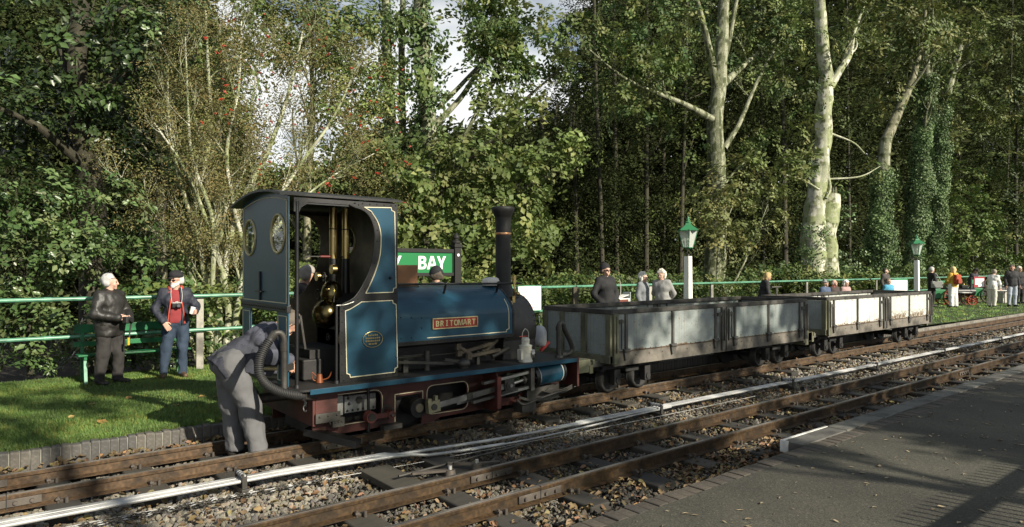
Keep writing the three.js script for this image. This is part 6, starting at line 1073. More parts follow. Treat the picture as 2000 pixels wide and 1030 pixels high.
{
  const mk = (x, y, d, w, label) => { const p = px(x, HOR, d); p.y = lawnH(p.x, d); const h = EYE - (y - HOR) / FOC * depth(x, d) - p.y, t = thing('display_table', label, 'table', p, RY); mb().box(-w / 2, w / 2, h - .03, h, -.3, .3, .005).build('table_top', MT.white, t); for (const a of [-1, 1]) for (const b of [-1, 1]) mb().cyl(V(a * (w / 2 - .05), 0, b * .25), V(a * (w / 2 - .05), h - .03, b * .25), .018, .018, 8).build('leg', MT.iron, t); };
  mk(1880, 571, 10.6, .62, 'small white table in front of the red-wheeled engine'); mk(1952, 567, 9.6, .95, 'white table beside the visitor in white');
  const p = px(1961, HOR, 10); p.y = lawnH(p.x, 10); const t = thing('storage_crate', 'cream storage crate standing under the white table at the right', 'crate', p, RY), m = M([.62, .60, .50], .6, { map: T.grime }); mb().box(-.2, .2, 0, .5, -.2, .2, .02).build('crate_body', m, t); mb().box(-.215, .215, .5, .54, -.215, .215, .01).build('lid', m, t);
}
// a house glimpsed through the wood
{
  const c = px(1215, 523, 33), h = thing('house', 'pink-walled house with white windows glimpsed through the dark wood', 'house', V(c.x, -1.2, c.z)), wm = M([.42, .26, .21], .8, { map: T.grime });
  mb().box(-3, 3, 0, 5, -6, 0, .02).build('wall', wm, h);
  const rf = mb(); rf.ext(shp([[-.4, 5], [-6.6, 5], [-3.2, 7.6]].map(([x, y]) => [x, y])), 6.6, new THREE.Matrix4().makeBasis(V(0, 0, 1), V(0, 1, 0), V(-1, 0, 0)).setPosition(3.3, 0, 0)); const roof = rf.build('roof', M([.12, .11, .11], .8, { map: T.grime }), h); mb().box(-2.2, -1.6, 6, 8.2, -3.5, -2.9).build('chimney', wm, roof);
  for (const [x, y] of [[-1.6, 1.6], [1.4, 1.6], [-1.6, 3.6], [1.4, 3.6]]) { const w = mb().box(x - .55, x + .55, y, y + .1, 0, .06).box(x - .55, x + .55, y + 1.1, y + 1.2, 0, .06).box(x - .55, x - .45, y + .1, y + 1.1, 0, .06).box(x + .45, x + .55, y + .1, y + 1.1, 0, .06).box(x - .04, x + .04, y + .1, y + 1.1, 0, .05).build('window', MT.white, h); mb().box(x - .45, x + .45, y + .1, y + 1.1, .003, .02).build('pane', M([.05, .06, .07], .1), w); }
}
// ---------------------------------------------------------------- people
function surfaceNet(f, lo, hi, cell) {
  const nx = Math.ceil((hi.x - lo.x) / cell) + 1, ny = Math.ceil((hi.y - lo.y) / cell) + 1, nz = Math.ceil((hi.z - lo.z) / cell) + 1, F = new Float32Array(nx * ny * nz), id = (i, j, k) => (k * ny + j) * nx + i;
  for (let k = 0; k < nz; k++) for (let j = 0; j < ny; j++) for (let i = 0; i < nx; i++) F[id(i, j, k)] = f(lo.x + i * cell, lo.y + j * cell, lo.z + k * cell);
  const vid = new Int32Array(nx * ny * nz).fill(-1), P = [], I = [];
  const C = [[0, 0, 0], [1, 0, 0], [0, 1, 0], [1, 1, 0], [0, 0, 1], [1, 0, 1], [0, 1, 1], [1, 1, 1]], E = [[0, 1], [0, 2], [0, 4], [1, 3], [1, 5], [2, 3], [2, 6], [3, 7], [4, 5], [4, 6], [5, 7], [6, 7]];
  for (let k = 0; k < nz - 1; k++) for (let j = 0; j < ny - 1; j++) for (let i = 0; i < nx - 1; i++) {
    const v = C.map(c => F[id(i + c[0], j + c[1], k + c[2])]); let m = 0; for (let q = 0; q < 8; q++) if (v[q] < 0) m |= 1 << q; if (m === 0 || m === 255) continue;
    let x = 0, y = 0, z = 0, n = 0; for (const [a, b] of E) { if ((v[a] < 0) === (v[b] < 0)) continue; const t = v[a] / (v[a] - v[b]); x += lerp(C[a][0], C[b][0], t); y += lerp(C[a][1], C[b][1], t); z += lerp(C[a][2], C[b][2], t); n++; }
    vid[id(i, j, k)] = P.length / 3; P.push(lo.x + (i + x / n) * cell, lo.y + (j + y / n) * cell, lo.z + (k + z / n) * cell);
  }
  const quad = (a, b, c, d, flip) => { if (a < 0 || b < 0 || c < 0 || d < 0) return; flip ? I.push(a, c, b, a, d, c) : I.push(a, b, c, a, c, d); };
  for (let k = 1; k < nz - 1; k++) for (let j = 1; j < ny - 1; j++) for (let i = 1; i < nx - 1; i++) {
    const s = F[id(i, j, k)] < 0;
    if (s !== (F[id(i + 1, j, k)] < 0)) quad(vid[id(i, j - 1, k - 1)], vid[id(i, j, k - 1)], vid[id(i, j, k)], vid[id(i, j - 1, k)], !s);
    if (s !== (F[id(i, j + 1, k)] < 0)) quad(vid[id(i - 1, j, k - 1)], vid[id(i - 1, j, k)], vid[id(i, j, k)], vid[id(i, j, k - 1)], !s);
    if (s !== (F[id(i, j, k + 1)] < 0)) quad(vid[id(i - 1, j - 1, k)], vid[id(i, j - 1, k)], vid[id(i, j, k)], vid[id(i - 1, j, k)], !s);
  }
  const g = new THREE.BufferGeometry(); g.setAttribute('position', new THREE.Float32BufferAttribute(P, 3)); g.setIndex(I); g.computeVertexNormals(); return g;
}
const cap = (a, b, ra, rb = ra) => ({ a, b, ra, rb, d: b.clone().sub(a), l: Math.max(1e-9, b.clone().sub(a).lengthSq()) });
function fieldOf(caps, k, extra = 0, wrinkle = 0, cuts = [], fr = 11) {
  return (x, y, z) => {
    let d = 1e3;
    for (const c of caps) {
      const ax = x - c.a.x, ay = y - c.a.y, az = z - c.a.z, t = clamp((ax * c.d.x + ay * c.d.y + az * c.d.z) / c.l), dx = ax - c.d.x * t, dy = ay - c.d.y * t, dz = az - c.d.z * t;
      const e = Math.sqrt(dx * dx + dy * dy + dz * dz) - (c.ra + (c.rb - c.ra) * t), h = Math.max(k - Math.abs(d - e), 0) / k; d = Math.min(d, e) - h * h * k * 0.25;
    }
    d -= extra;
    if (wrinkle && d < 0.06) d += wrinkle * ((noise3(x * fr, y * fr * 0.75, z * fr) - 0.5) + 0.5 * (noise3(x * fr * 2.3, y * fr * 1.6 + 9, z * fr * 2.3) - 0.5));
    for (const [n, o] of cuts) d = Math.max(d, n.x * (x - o.x) + n.y * (y - o.y) + n.z * (z - o.z));
    return d;
  };
}
function meshCaps(caps, cell, k, extra, wr, cuts, fr) {
  const lo = V(1e3, 1e3, 1e3), hi = V(-1e3, -1e3, -1e3), pad = 0.03 + (extra || 0) + cell * 2;
  for (const c of caps) for (const [p, r] of [[c.a, c.ra], [c.b, c.rb]]) { lo.min(p.clone().subScalar(r + pad)); hi.max(p.clone().addScalar(r + pad)); }
  return surfaceNet(fieldOf(caps, k, extra, wr, cuts, fr), lo, hi, cell);
}
const SKIN = M([.52, .31, .22], .55), SKIN2 = M([.58, .36, .27], .55);
const cloth = (c, r = .85) => M(c, r, { bumpMap: T.fabricBump, bumpScale: .002 });
function handCaps(w, dir, palm, side, curl, s = 1) {           // side: +1 thumb along cross(palm, dir)
  dir = dir.clone().normalize(); const lat = V().crossVectors(palm, dir).normalize(); palm = V().crossVectors(dir, lat).normalize(); const out = [];
  const at = (a, b, c) => w.clone().addScaledVector(dir, a * s).addScaledVector(lat, b * side * s).addScaledVector(palm, c * s);
  for (const b of [-.026, -.009, .009, .026]) out.push(cap(at(.0, b * .7, 0), at(.085, b, 0), .015 * s, .0135 * s));
  [[-.03, .82], [-.01, .96], [.011, 1], [.031, .9]].forEach(([b, l], i) => { let p = at(.09, b, 0), q = dir.clone(); for (const [len, r] of [[.042, .0095], [.027, .0088], [.022, .008]]) { q.applyAxisAngle(lat, -curl * -1).normalize(); const n = p.clone().addScaledVector(q, len * l * s); out.push(cap(p, n, r * s, r * .93 * s)); p = n; } });
  let p = at(.025, .03, .004); for (const [x, y, z, r] of [[.055, .055, .014, .011], [.085, .062, .026, .0095]]) { const n = at(x, y, z); out.push(cap(p, n, r * 1.1 * s, r * s)); p = n; }
  return out;
}
/* o: h height; yaw; lean (forward, rad); feet [[x,z],[x,z]] left/right; knees bend; arms: {l:{el,wr,dir,palm,curl}, r:...} in local metres for h = 1.72;
   head {yaw, pitch}; colours; hair; hat; near (detail) */
function person(name, label, pos, o) {
  const K = o.h / 1.72, t = thing('person', label, 'person', pos, o.yaw, o.group), cell = o.near ? .013 : .021, hc = o.near ? .0075 : .012;
  const hipY = o.hipY ?? .93, lean = o.lean || 0, tw = o.twist || 0, hip = V(0, hipY, o.hipZ || 0);
  const up = (x, y, z) => V(x, y - .93, z).applyAxisAngle(V(0, 1, 0), tw).applyAxisAngle(V(1, 0, 0), lean).add(hip).multiplyScalar(K);
  const S = (x, y, z) => V(x, y, z).multiplyScalar(K), fx = o.fat || 1;
  const ft = o.feet || [[.10, .02], [-.10, -.02]], sit = o.sit;
  const legs = [1, -1].map((sg, i) => {
    const h = hip.clone().add(V(sg * .088, -.01, 0)), a = sit ? V(sg * .11, hipY - .45, .46) : V(ft[i][0], .085, ft[i][1] - .03), mid = h.clone().add(a).multiplyScalar(.5), bend = (o.bend?.[i] ?? .03);
    const kn = sit ? V(sg * .12, hipY + .02, .44) : mid.add(V(sg * .01, .0, bend)), foot = V(a.x + sg * .03, a.y - .045, a.z + .17);
    return { sg, h: h.multiplyScalar(K), kn: kn.multiplyScalar(K), a: a.multiplyScalar(K), foot: foot.multiplyScalar(K) };
  });
  const arms = ['l', 'r'].map((q, i) => { const sg = i ? -1 : 1, a = o.arms?.[q] || {}; const sh = up(sg * .178, 1.40, -.01); return { sg, sh, el: a.elW ? S(...a.elW) : up(...(a.el || [sg * .25, 1.13, -.03])), wr: a.wrW ? S(...a.wrW) : up(...(a.wr || [sg * .255, .88, .06])), a }; });
  const neck = up(0, 1.47, -.015), hq = new THREE.Quaternion().setFromEuler(new THREE.Euler((o.head?.pitch || 0) + lean * (o.head?.follow ?? .6), (o.head?.yaw || 0) + tw, o.head?.roll || 0, 'YXZ')), hb = up(0, 1.525, .0), hd = (x, y, z) => V(x, y, z).multiplyScalar(K).applyQuaternion(hq).add(hb);
  // body: one continuous figure under the clothes
  const torso = (e = 0) => [cap(up(.06, .95, 0), up(-.06, .95, 0), (.115 + e) * fx * K), cap(up(.055, 1.08, .01), up(-.055, 1.08, .01), (.105 + e) * fx * K), cap(up(.085, 1.28, 0), up(-.085, 1.28, 0), (.112 + e) * Math.sqrt(fx) * K), cap(up(.13, 1.39, -.01), up(-.13, 1.39, -.01), (.075 + e) * K), cap(up(0, 1.0, 0), up(0, 1.3, 0), (.12 + e) * fx * K)];
  const armC = (e = 0, cut = 1) => arms.flatMap(a => [cap(a.sh, a.el, (.058 + e) * K, (.046 + e) * K), cap(a.el, a.el.clone().lerp(a.wr, cut), (.046 + e) * K, (.034 + e * .8) * K)]);
  const legC = (e = 0) => legs.flatMap(l => [cap(l.h, l.kn, (.088 + e) * K, (.062 + e) * K), cap(l.kn, l.a, (.06 + e) * K, (.042 + e * 1.25) * K)]);
  const bodyCaps = [...torso(-.012), ...armC(-.008), ...legC(-.012), ...legs.map(l => cap(l.a.clone().add(V(0, -.03 * K, 0)), l.foot.clone().add(V(0, -.006, 0)), .034 * K, .022 * K)), cap(up(0, 1.40, -.01), hd(0, 0, 0), .056 * K, .052 * K)];
  const head = [cap(hd(0, .105, -.015), hd(0, .115, -.02), .092 * K), cap(hd(0, .075, .03), hd(0, .03, .045), .062 * K, .045 * K), cap(hd(0, -.03, -.01), hd(0, .06, 0), .054 * K, .06 * K)];
  const face = [cap(hd(0, .095, .093), hd(0, .058, .110), .010 * K, .0145 * K), cap(hd(.03, .112, .078), hd(-.03, .112, .078), .016 * K), cap(hd(.022, .022, .085), hd(-.022, .022, .085), .012 * K), cap(hd(0, -.012, .078), hd(0, -.008, .08), .02 * K), ...[1, -1].map(s => cap(hd(s * .086, .09, -.005), hd(s * .086, .055, .0), .014 * K, .011 * K)), ...[1, -1].map(s => cap(hd(s * .036, .06, .07), hd(s * .04, .045, .065), .02 * K))];
  const bodyG = mb().add(meshCaps(bodyCaps, cell * 1.15, .035 * K, 0, 0));
  { const hf = fieldOf([...head, ...face], .022 * K), lo = hd(0, .06, 0).subScalar(.19 * K), hi = hd(0, .06, 0).addScalar(.19 * K); const eye = [1, -1].map(s => hd(s * .034, .086, .098)); bodyG.add(surfaceNet((x, y, z) => { let d = hf(x, y, z); for (const e of eye) d = Math.max(d, -(Math.hypot(x - e.x, y - e.y, z - e.z) - .015 * K)); return d; }, lo, hi, hc)); }
  for (const a of arms) { if (a.a.hidden) continue; const dir = a.a.dir ? V(...a.a.dir).applyAxisAngle(V(1, 0, 0), lean) : a.wr.clone().sub(a.el), palm = a.a.palm ? V(...a.a.palm) : V(-a.sg, 0, .1); bodyG.add(meshCaps([...handCaps(a.wr, dir, palm, a.a.thumb ?? 1, a.a.curl ?? .45, K * 1.02), cap(a.wr.clone().addScaledVector(dir.clone().normalize(), -.03 * K), a.wr, .028 * K, .025 * K)], o.near ? .0055 : .010, .010 * K, 0, 0)); }
  bodyG.build('body', o.skin || SKIN, t);
  const eyes = mb(); for (const s of [1, -1]) eyes.sph(hd(s * .034, .084, .083), .0125 * K, 1, 1, 1, 8); eyes.build('eyes', M([.03, .025, .02], .2), t);
  // clothes
  const c = o.c || {};
  const hem = o.hem ?? .86, nrm = V(0, -1, 0).applyAxisAngle(V(1, 0, 0), lean);
  if (c.shirt) mb().add(meshCaps([...torso(.008)], cell, .04 * K, 0, .006, [[nrm, up(0, (o.shirtHem ?? .90), 0)], [nrm.clone().negate(), up(0, 1.47, 0)]])).build('shirt', cloth(c.shirt), t);
  const open = o.open;   // open-fronted jacket
  const jc = [...torso(.022), ...armC(.016 + (o.sleeve || 0), .97), cap(up(.075, hem + .04, .0), up(-.075, hem + .04, .0), .12 * fx * K), cap(up(.06, 1.44, -.02), up(-.06, 1.44, -.02), .055 * K), ...(o.collar ? [cap(up(.045, 1.475, -.02), up(-.045, 1.475, -.02), .05 * K)] : []), ...(o.skirt ? [cap(up(0, 1.0, 0), up(0, hem + .03, .0), .14 * fx * K, .17 * fx * K)] : [])];
  if (o.drape) mb().add(meshCaps(o.drape.map(([p, q, r0, r1]) => cap(S(...p), S(...q), r0 * K, r1 * K)), cell, .08 * K, 0, .034, [[V(0, -1, -.25).normalize(), S(0, .83, .1)]], 11)).build('jacket_front', o.jm || cloth(c.jacket, .8), t);
  const jf = fieldOf(jc, .045 * K, 0, o.near ? .034 : .02, [[nrm, up(0, hem, 0)], [nrm.clone().negate(), up(0, o.collar ? 1.515 : 1.485, 0)]], o.puff ? 9 : 12);
  const jlo = V(9, 9, 9), jhi = V(-9, -9, -9); for (const q of jc) for (const [p, r] of [[q.a, q.ra], [q.b, q.rb]]) { jlo.min(p.clone().subScalar(r + .06)); jhi.max(p.clone().addScalar(r + .06)); }
  if (open) { const q = new THREE.Quaternion().setFromAxisAngle(V(1, 0, 0), -lean), iv = p => p.sub(hip.clone().multiplyScalar(K)).applyQuaternion(q); const tmp = V(); mb().add(surfaceNet((x, y, z) => { const d = jf(x, y, z); if (d > .05) return d; iv(tmp.set(x, y, z)); const w = open * (0.55 + .45 * clamp((.55 - tmp.y) * 2.2)) * K; return (tmp.z > 0.02) ? Math.max(d, w - Math.abs(tmp.x + .01)) : d; }, jlo, jhi, cell)).build('jacket', o.jm || cloth(c.jacket, .7), t); }
  else mb().add(surfaceNet(jf, jlo, jhi, cell)).build(o.top || 'jacket', o.jm || cloth(c.jacket, .8), t);
  if (o.lining) mb().tube([up(.06 + .03, 1.47, .02), up(.075, 1.30, .125 * fx), up(.10, 1.1, .14 * fx), up(.12, .90, .13 * fx)], .012 * K, 6).tube([up(-.08, 1.47, .02), up(-.085, 1.30, .125 * fx), up(-.11, 1.1, .14 * fx), up(-.13, .90, .13 * fx)], .012 * K, 6).tube([up(.09, 1.46, .05), up(.08, 1.50, -.04), up(-.08, 1.50, -.04), up(-.09, 1.46, .05)], .028 * K, 8).build('jacket_lining', cloth(o.lining), t);
  mb().add(meshCaps([...legC(.018), cap(up(.05, .93, 0).lerp(legs[0].h, .3), up(-.05, .93, 0).lerp(legs[1].h, .3), .118 * fx * K), cap(up(.04, 1.0, 0), up(-.04, 1.0, 0), .11 * fx * K)], cell, .035 * K, o.baggy || 0, o.near ? .032 : .02, [[V(0, -1, 0), V(0, (sit ? hipY - .44 : .055) * K, 0)]], 10)).build('trousers', cloth(c.trousers), t);
  if (!sit || o.near) for (const l of legs) mb().add(meshCaps([cap(l.a.clone().add(V(0, -.03 * K, -.02 * K)), l.foot.clone().add(V(0, .004, 0)), .046 * K, .038 * K), cap(l.a.clone().add(V(0, -.045 * K, -.02 * K)), l.a.clone(), .042 * K)], o.near ? .009 : .016, .03 * K, 0, 0, [[V(0, -1, 0), V(0, .002, 0)]])).build('shoe', M(c.shoes || [.03, .028, .025], .5), t);
  // hair, hats, glasses, beard
  const hr = [];
  if (o.hair) {
    const B = o.hair.style, e = B === 'curly' ? .018 : .010;
    if (B !== 'bald') hr.push(cap(hd(0, .125, -.022), hd(0, .12, -.03), (.094 + e) * K)); hr.push(cap(hd(.05, .07, -.04), hd(-.05, .07, -.04), (.058 + e * .6) * K));
    if (B === 'curly' || B === 'bob') hr.push(cap(hd(.055, .06, -.02), hd(.055, .01, -.03), .055 * K, .045 * K), cap(hd(-.055, .06, -.02), hd(-.055, .01, -.03), .055 * K, .045 * K)); if (B === 'bob') hr.push(cap(hd(0, .05, -.07), hd(0, -.04, -.07), .06 * K, .055 * K));
    const fwd = V(0, 0, 1).applyQuaternion(hq), f0 = hd(0, 0, .045), brow = V(0, .55, .83).applyQuaternion(hq), b0 = hd(0, .14, .072);
    const f = fieldOf(hr, .02 * K, 0, B === 'curly' ? .028 : .012, [], 26), lo = hd(0, .06, -.03).subScalar(.2 * K), hi = hd(0, .06, -.03).addScalar(.2 * K);
    mb().add(surfaceNet((x, y, z) => { const p = V(x, y, z).sub(f0).dot(fwd), q = V(x, y, z).sub(b0); const below = q.dot(V(0, 1, 0).applyQuaternion(hq)); return Math.max(f(x, y, z), below < 0 ? p + (B === 'bob' ? .0 : .03) * K : q.dot(brow)); }, lo, hi, hc)).build('hair', M(o.hair.c, .75), t);
  }
  if (o.beard) mb().add(meshCaps([cap(hd(.035, .015, .055), hd(-.035, .015, .055), .034 * K), cap(hd(0, -.015, .07), hd(0, -.02, .075), .036 * K), cap(hd(.03, .035, .085), hd(-.03, .035, .085), .014 * K), cap(hd(.06, .03, .03), hd(.065, .07, .01), .026 * K, .016 * K), cap(hd(-.06, .03, .03), hd(-.065, .07, .01), .026 * K, .016 * K)], hc, .02 * K, 0, .012, [], 30)).build('beard', M(o.beard, .8), t);
  if (o.shades) { const g = mb(); for (const s of [1, -1]) { g.sph(hd(s * .034, .084, .098), .024 * K, 1, .8, .5, 10); g.cyl(hd(s * .055, .09, .085), hd(s * .088, .09, 0), .004 * K); } g.cyl(hd(.02, .088, .108), hd(-.02, .088, .108), .005 * K).build('sunglasses', M([.012, .012, .012], .15), t); }
  if (o.hat) {
    const H = o.hat, m = mb();
    if (H.style === 'beanie') m.add(meshCaps([cap(hd(0, .14, -.022), hd(0, .145, -.03), .104 * K), cap(hd(.03, .11, -.03), hd(-.03, .11, -.03), .09 * K)], hc, .02 * K, 0, .006, [[V(0, -1, .25).normalize().applyQuaternion(hq), hd(0, .10, 0)]]));
    else if (H.style === 'cap') { m.add(meshCaps([cap(hd(.03, .165, -.02), hd(-.03, .165, -.02), .075 * K), cap(hd(0, .17, .05), hd(0, .18, -.06), .075 * K, .07 * K), cap(hd(.06, .16, .0), hd(-.06, .16, .0), .055 * K)], hc, .03 * K, 0, .006, [[V(0, -1, 0).applyQuaternion(hq), hd(0, .128, 0)]])); m.add(meshCaps([cap(hd(.045, .128, .10), hd(-.045, .128, .10), .012 * K), cap(hd(.03, .118, .135), hd(-.03, .118, .135), .010 * K), cap(hd(0, .125, .10), hd(0, .115, .14), .013 * K)], hc, .02 * K, 0, 0)); }
    else m.add(meshCaps([cap(hd(0, .15, -.02), hd(0, .19, -.02), .095 * K, .07 * K)], hc, .02 * K, 0, .004, [[V(0, -1, 0).applyQuaternion(hq), hd(0, .13, 0)]])).add(new THREE.TorusGeometry(.115 * K, .018 * K, 6, 24).rotateX(Math.PI / 2).applyQuaternion(hq).translate(...hd(0, .135, -.015).toArray()));
    m.build(H.style === 'beanie' ? 'knitted_hat' : H.style === 'cap' ? 'flat_cap' : 'brimmed_hat', M(H.c, .85), t);
  }
  t.userData = { ...t.userData }; o._ = { up, hd, arms, K, t };
  return o._;
}
const onLawn = (x, d) => { const p = px(x, HOR, d); p.y = lawnH(p.x, d); return p; };
const wp = (P, v) => { P.t.updateWorldMatrix(true, false); return v.clone().applyMatrix4(P.t.matrixWorld); };
// the two men by the bench
{
  const A = person('p', 'grey-haired man in a black padded jacket standing before the bench', onLawn(214, 12.25), { near: 1, h: 1.74, yaw: .62, fat: 1.24, hem: .76, baggy: .014, sleeve: .016, collar: 1, puff: 1, head: { yaw: .72, pitch: .05 }, feet: [[.13, .06], [-.12, -.04]], bend: [.04, .03],
    arms: { l: { el: [.29, 1.12, .04], wr: [.10, 1.04, .27], dir: [-.9, -.1, .3], palm: [0, -.3, -1], curl: .55 }, r: { el: [-.29, 1.12, .02], wr: [-.10, 1.06, .27], dir: [.9, -.15, .3], palm: [0, -.3, -1], thumb: -1, curl: .5 } },
    c: { jacket: [.018, .017, .015], trousers: [.028, .026, .024] }, jm: M([.020, .019, .017], .5, { bumpMap: T.fabricBump, bumpScale: .003 }), hair: { style: 'short', c: [.42, .42, .41] }, skin: SKIN2 });
  const w = wp(A, A.up(.0, 1.02, .34)), cb = thing('camera_bag', 'small black camera case held by the grey-haired man', 'bag', w, .62); mb().box(-.06, .09, -.055, .055, -.05, .05, .02).build('case', M([.02, .02, .02], .6), cb); mb().cyl(V(.01, 0, .05), V(.01, 0, .09), .035).build('lens', M([.02, .02, .02], .3), cb); mb().tube([V(.06, -.05, .02), V(.05, -.2, .0), V(.03, -.32, .01)], .012).build('strap', M([.03, .03, .03], .7), cb); mb().box(.0, .035, -.40, -.28, 0, .02, .004).build('yellow_tag', M([.55, .38, .03], .6), cb);
  const Bm = person('p', 'bearded man in flat cap, navy jacket and red jumper before the bench', onLawn(343, 12.35), { near: 1, h: 1.76, yaw: -.12, fat: 1.02, hem: .86, open: .085, lining: [.42, .06, .035], head: { yaw: -.72, pitch: .03 }, feet: [[.10, .05], [-.17, .0]], bend: [.05, .02],
    arms: { l: { el: [.30, 1.15, .02], wr: [.24, 1.06, .25], dir: [-.3, .25, 1], palm: [-.9, 0, .2], curl: .6 }, r: { el: [-.31, 1.14, -.02], wr: [-.19, .93, .13], dir: [.5, -.75, .25], palm: [.2, -.1, -1], thumb: -1, curl: .25 } },
    c: { jacket: [.018, .021, .034], shirt: [.24, .032, .035], trousers: [.028, .046, .075], shoes: [.10, .06, .035] }, beard: [.62, .60, .55], hair: { style: 'short', c: [.55, .54, .50] }, hat: { style: 'cap', c: [.012, .012, .014] }, shades: 1, skin: SKIN });
  const cp = wp(Bm, Bm.arms[0].wr.clone().add(V(-.035, .06, .10))), cu = thing('paper_cup', 'white paper cup in the hand of the bearded man', 'cup', cp, 0); const cg = mb().lathe([[0, -.06], [.028, -.06], [.040, .055], [.043, .06], [.037, .06], [.026, -.05], [0, -.05]], V(0, 0, 0), 20).build('cup_body', M([.80, .80, .78], .6), cu); cu.rotation.z = -.35;
  const k = wp(Bm, Bm.up(0, 1.20, .165)), ca = thing('camera', 'silver-topped camera hanging on the chest of the bearded man', 'camera', k, -.12); mb().box(-.07, .07, -.04, .03, -.02, .02, .006).build('camera_body', MT.black, ca); mb().box(-.068, .068, .03, .05, -.019, .019, .004).box(-.025, .025, .05, .065, -.017, .017, .004).build('top_plate', MT.steel, ca); mb().cyl(V(.02, -.005, .02), V(.02, -.005, .07), .032, .03, 18).build('lens', MT.black, ca); mb().cyl(V(.02, -.005, .07), V(.02, -.005, .074), .024, .024, 18).build('lens_glass', M([.1, .1, .12], .05), ca);
  for (const s of [1, -1]) mb().tube([V(s * .07, .03, 0), V(s * .085, .16, -.02), V(s * .075, .30, -.11)], .004, 6).build('strap', M([.6, .6, .56], .6), ca);
}
// man in overalls leaning into the cab
{
  const s = 2.12, d = 6.88;
  person('p', 'man in grey-blue overalls bending into the rear of the cab', W(s + .0, -.10, d), { near: 1, h: 1.74, yaw: Math.PI / 2 - .04, fat: 1.06, lean: 1.0, sleeve: .016, hipY: .95, hipZ: -.14, hem: .80, drape: [[[.07, 1.0, .10], [.09, .80, .02], .15, .13], [[-.07, 1.0, .10], [-.09, .78, .02], .15, .13], [[-.07, 1.10, .28], [-.07, .86, .16], .13, .10], [[.07, 1.10, .28], [.07, .86, .16], .13, .10]], collar: 1, feet: [[.12, -.02], [-.13, .13]], bend: [.02, .05], baggy: .026, head: { pitch: .35, follow: .9 },
    arms: { l: { el: [.26, 1.22, .25], wr: [.2, 1.32, .42], curl: .5 }, r: { elW: [-.33, 1.02, .16], wrW: [-.26, .97, .36], dir: [.1, -.2, 1], palm: [.8, 0, 0], thumb: -1, curl: .7 } },
    c: { jacket: [.17, .175, .215], trousers: [.125, .125, .128] }, jm: M([.085, .09, .118], .9, { map: T.grime, bumpMap: T.fabricBump, bumpScale: .003 }), top: 'overall_jacket', hair: { style: 'short', c: [.12, .10, .08] } });
}
// people beyond the engine and the wagons
person('p', 'man in dark hooded top seen through the far side of the cab', onLawn(596, 8.4), { h: 1.70, yaw: .9, head: { yaw: .4, pitch: .45 }, c: { jacket: [.035, .03, .03], trousers: [.03, .03, .04] }, hair: { style: 'short', c: [.30, .27, .24] }, collar: 1 });
person('p', 'person in a black knitted hat behind the saddle tank', onLawn(852, 9), { h: 1.69, yaw: 2.6, head: { yaw: .3, pitch: .2 }, c: { jacket: [.06, .06, .06], trousers: [.03, .03, .03] }, hair: { style: 'short', c: [.1, .08, .06] }, hat: { style: 'beanie', c: [.012, .013, .016] }, collar: 1 });
person('p', 'visitor all in black with knitted hat and sunglasses behind the wagon', onLawn(1183, 10), { h: 1.82, yaw: -.1, fat: 1.12, hem: .74, collar: 1, puff: 1, head: { yaw: .0 }, arms: { l: { el: [.31, 1.12, -.02], wr: [.20, .93, .10], dir: [-.5, -.6, .3] }, r: { el: [-.31, 1.12, -.02], wr: [-.20, .93, .10], dir: [.5, -.6, .3] } }, c: { jacket: [.012, .012, .013], trousers: [.012, .012, .013] }, hair: { style: 'short', c: [.05, .04, .03] }, hat: { style: 'beanie', c: [.010, .010, .012] }, shades: 1 });
person('p', 'white-haired visitor in a grey and navy anorak behind the wagon', onLawn(1256, 11), { h: 1.68, yaw: .25, hem: .80, head: { yaw: .1, pitch: .12 }, c: { jacket: [.17, .18, .19], trousers: [.05, .05, .06] }, hair: { style: 'curly', c: [.66, .64, .58] }, collar: 1, skin: SKIN2 });
person('p', 'white-haired woman in a grey jumper with hands behind her back', onLawn(1294, 10.8), { h: 1.74, yaw: -1.25, lean: .1, hem: .88, head: { yaw: -.1, pitch: .2 }, arms: { l: { el: [.26, 1.12, -.12], wr: [.12, .93, -.16], dir: [-.6, -.6, -.1] }, r: { el: [-.26, 1.12, -.12], wr: [-.1, .93, -.16] } }, c: { jacket: [.26, .26, .25], trousers: [.55, .53, .48] }, hair: { style: 'curly', c: [.70, .65, .55] }, skin: SKIN2 });
person('p', 'blond person in a black coat bending over beside the brake pillar', onLawn(1490, 10.6), { h: 1.64, yaw: .75, lean: .18, hem: .72, collar: 1, head: { yaw: .1, pitch: .45 }, arms: { l: { el: [.28, 1.12, .1], wr: [.22, .98, .25] }, r: { el: [-.27, 1.1, .08], wr: [-.2, .95, .26] } }, c: { jacket: [.018, .018, .02], trousers: [.02, .02, .02] }, hair: { style: 'bob', c: [.50, .36, .16] } });
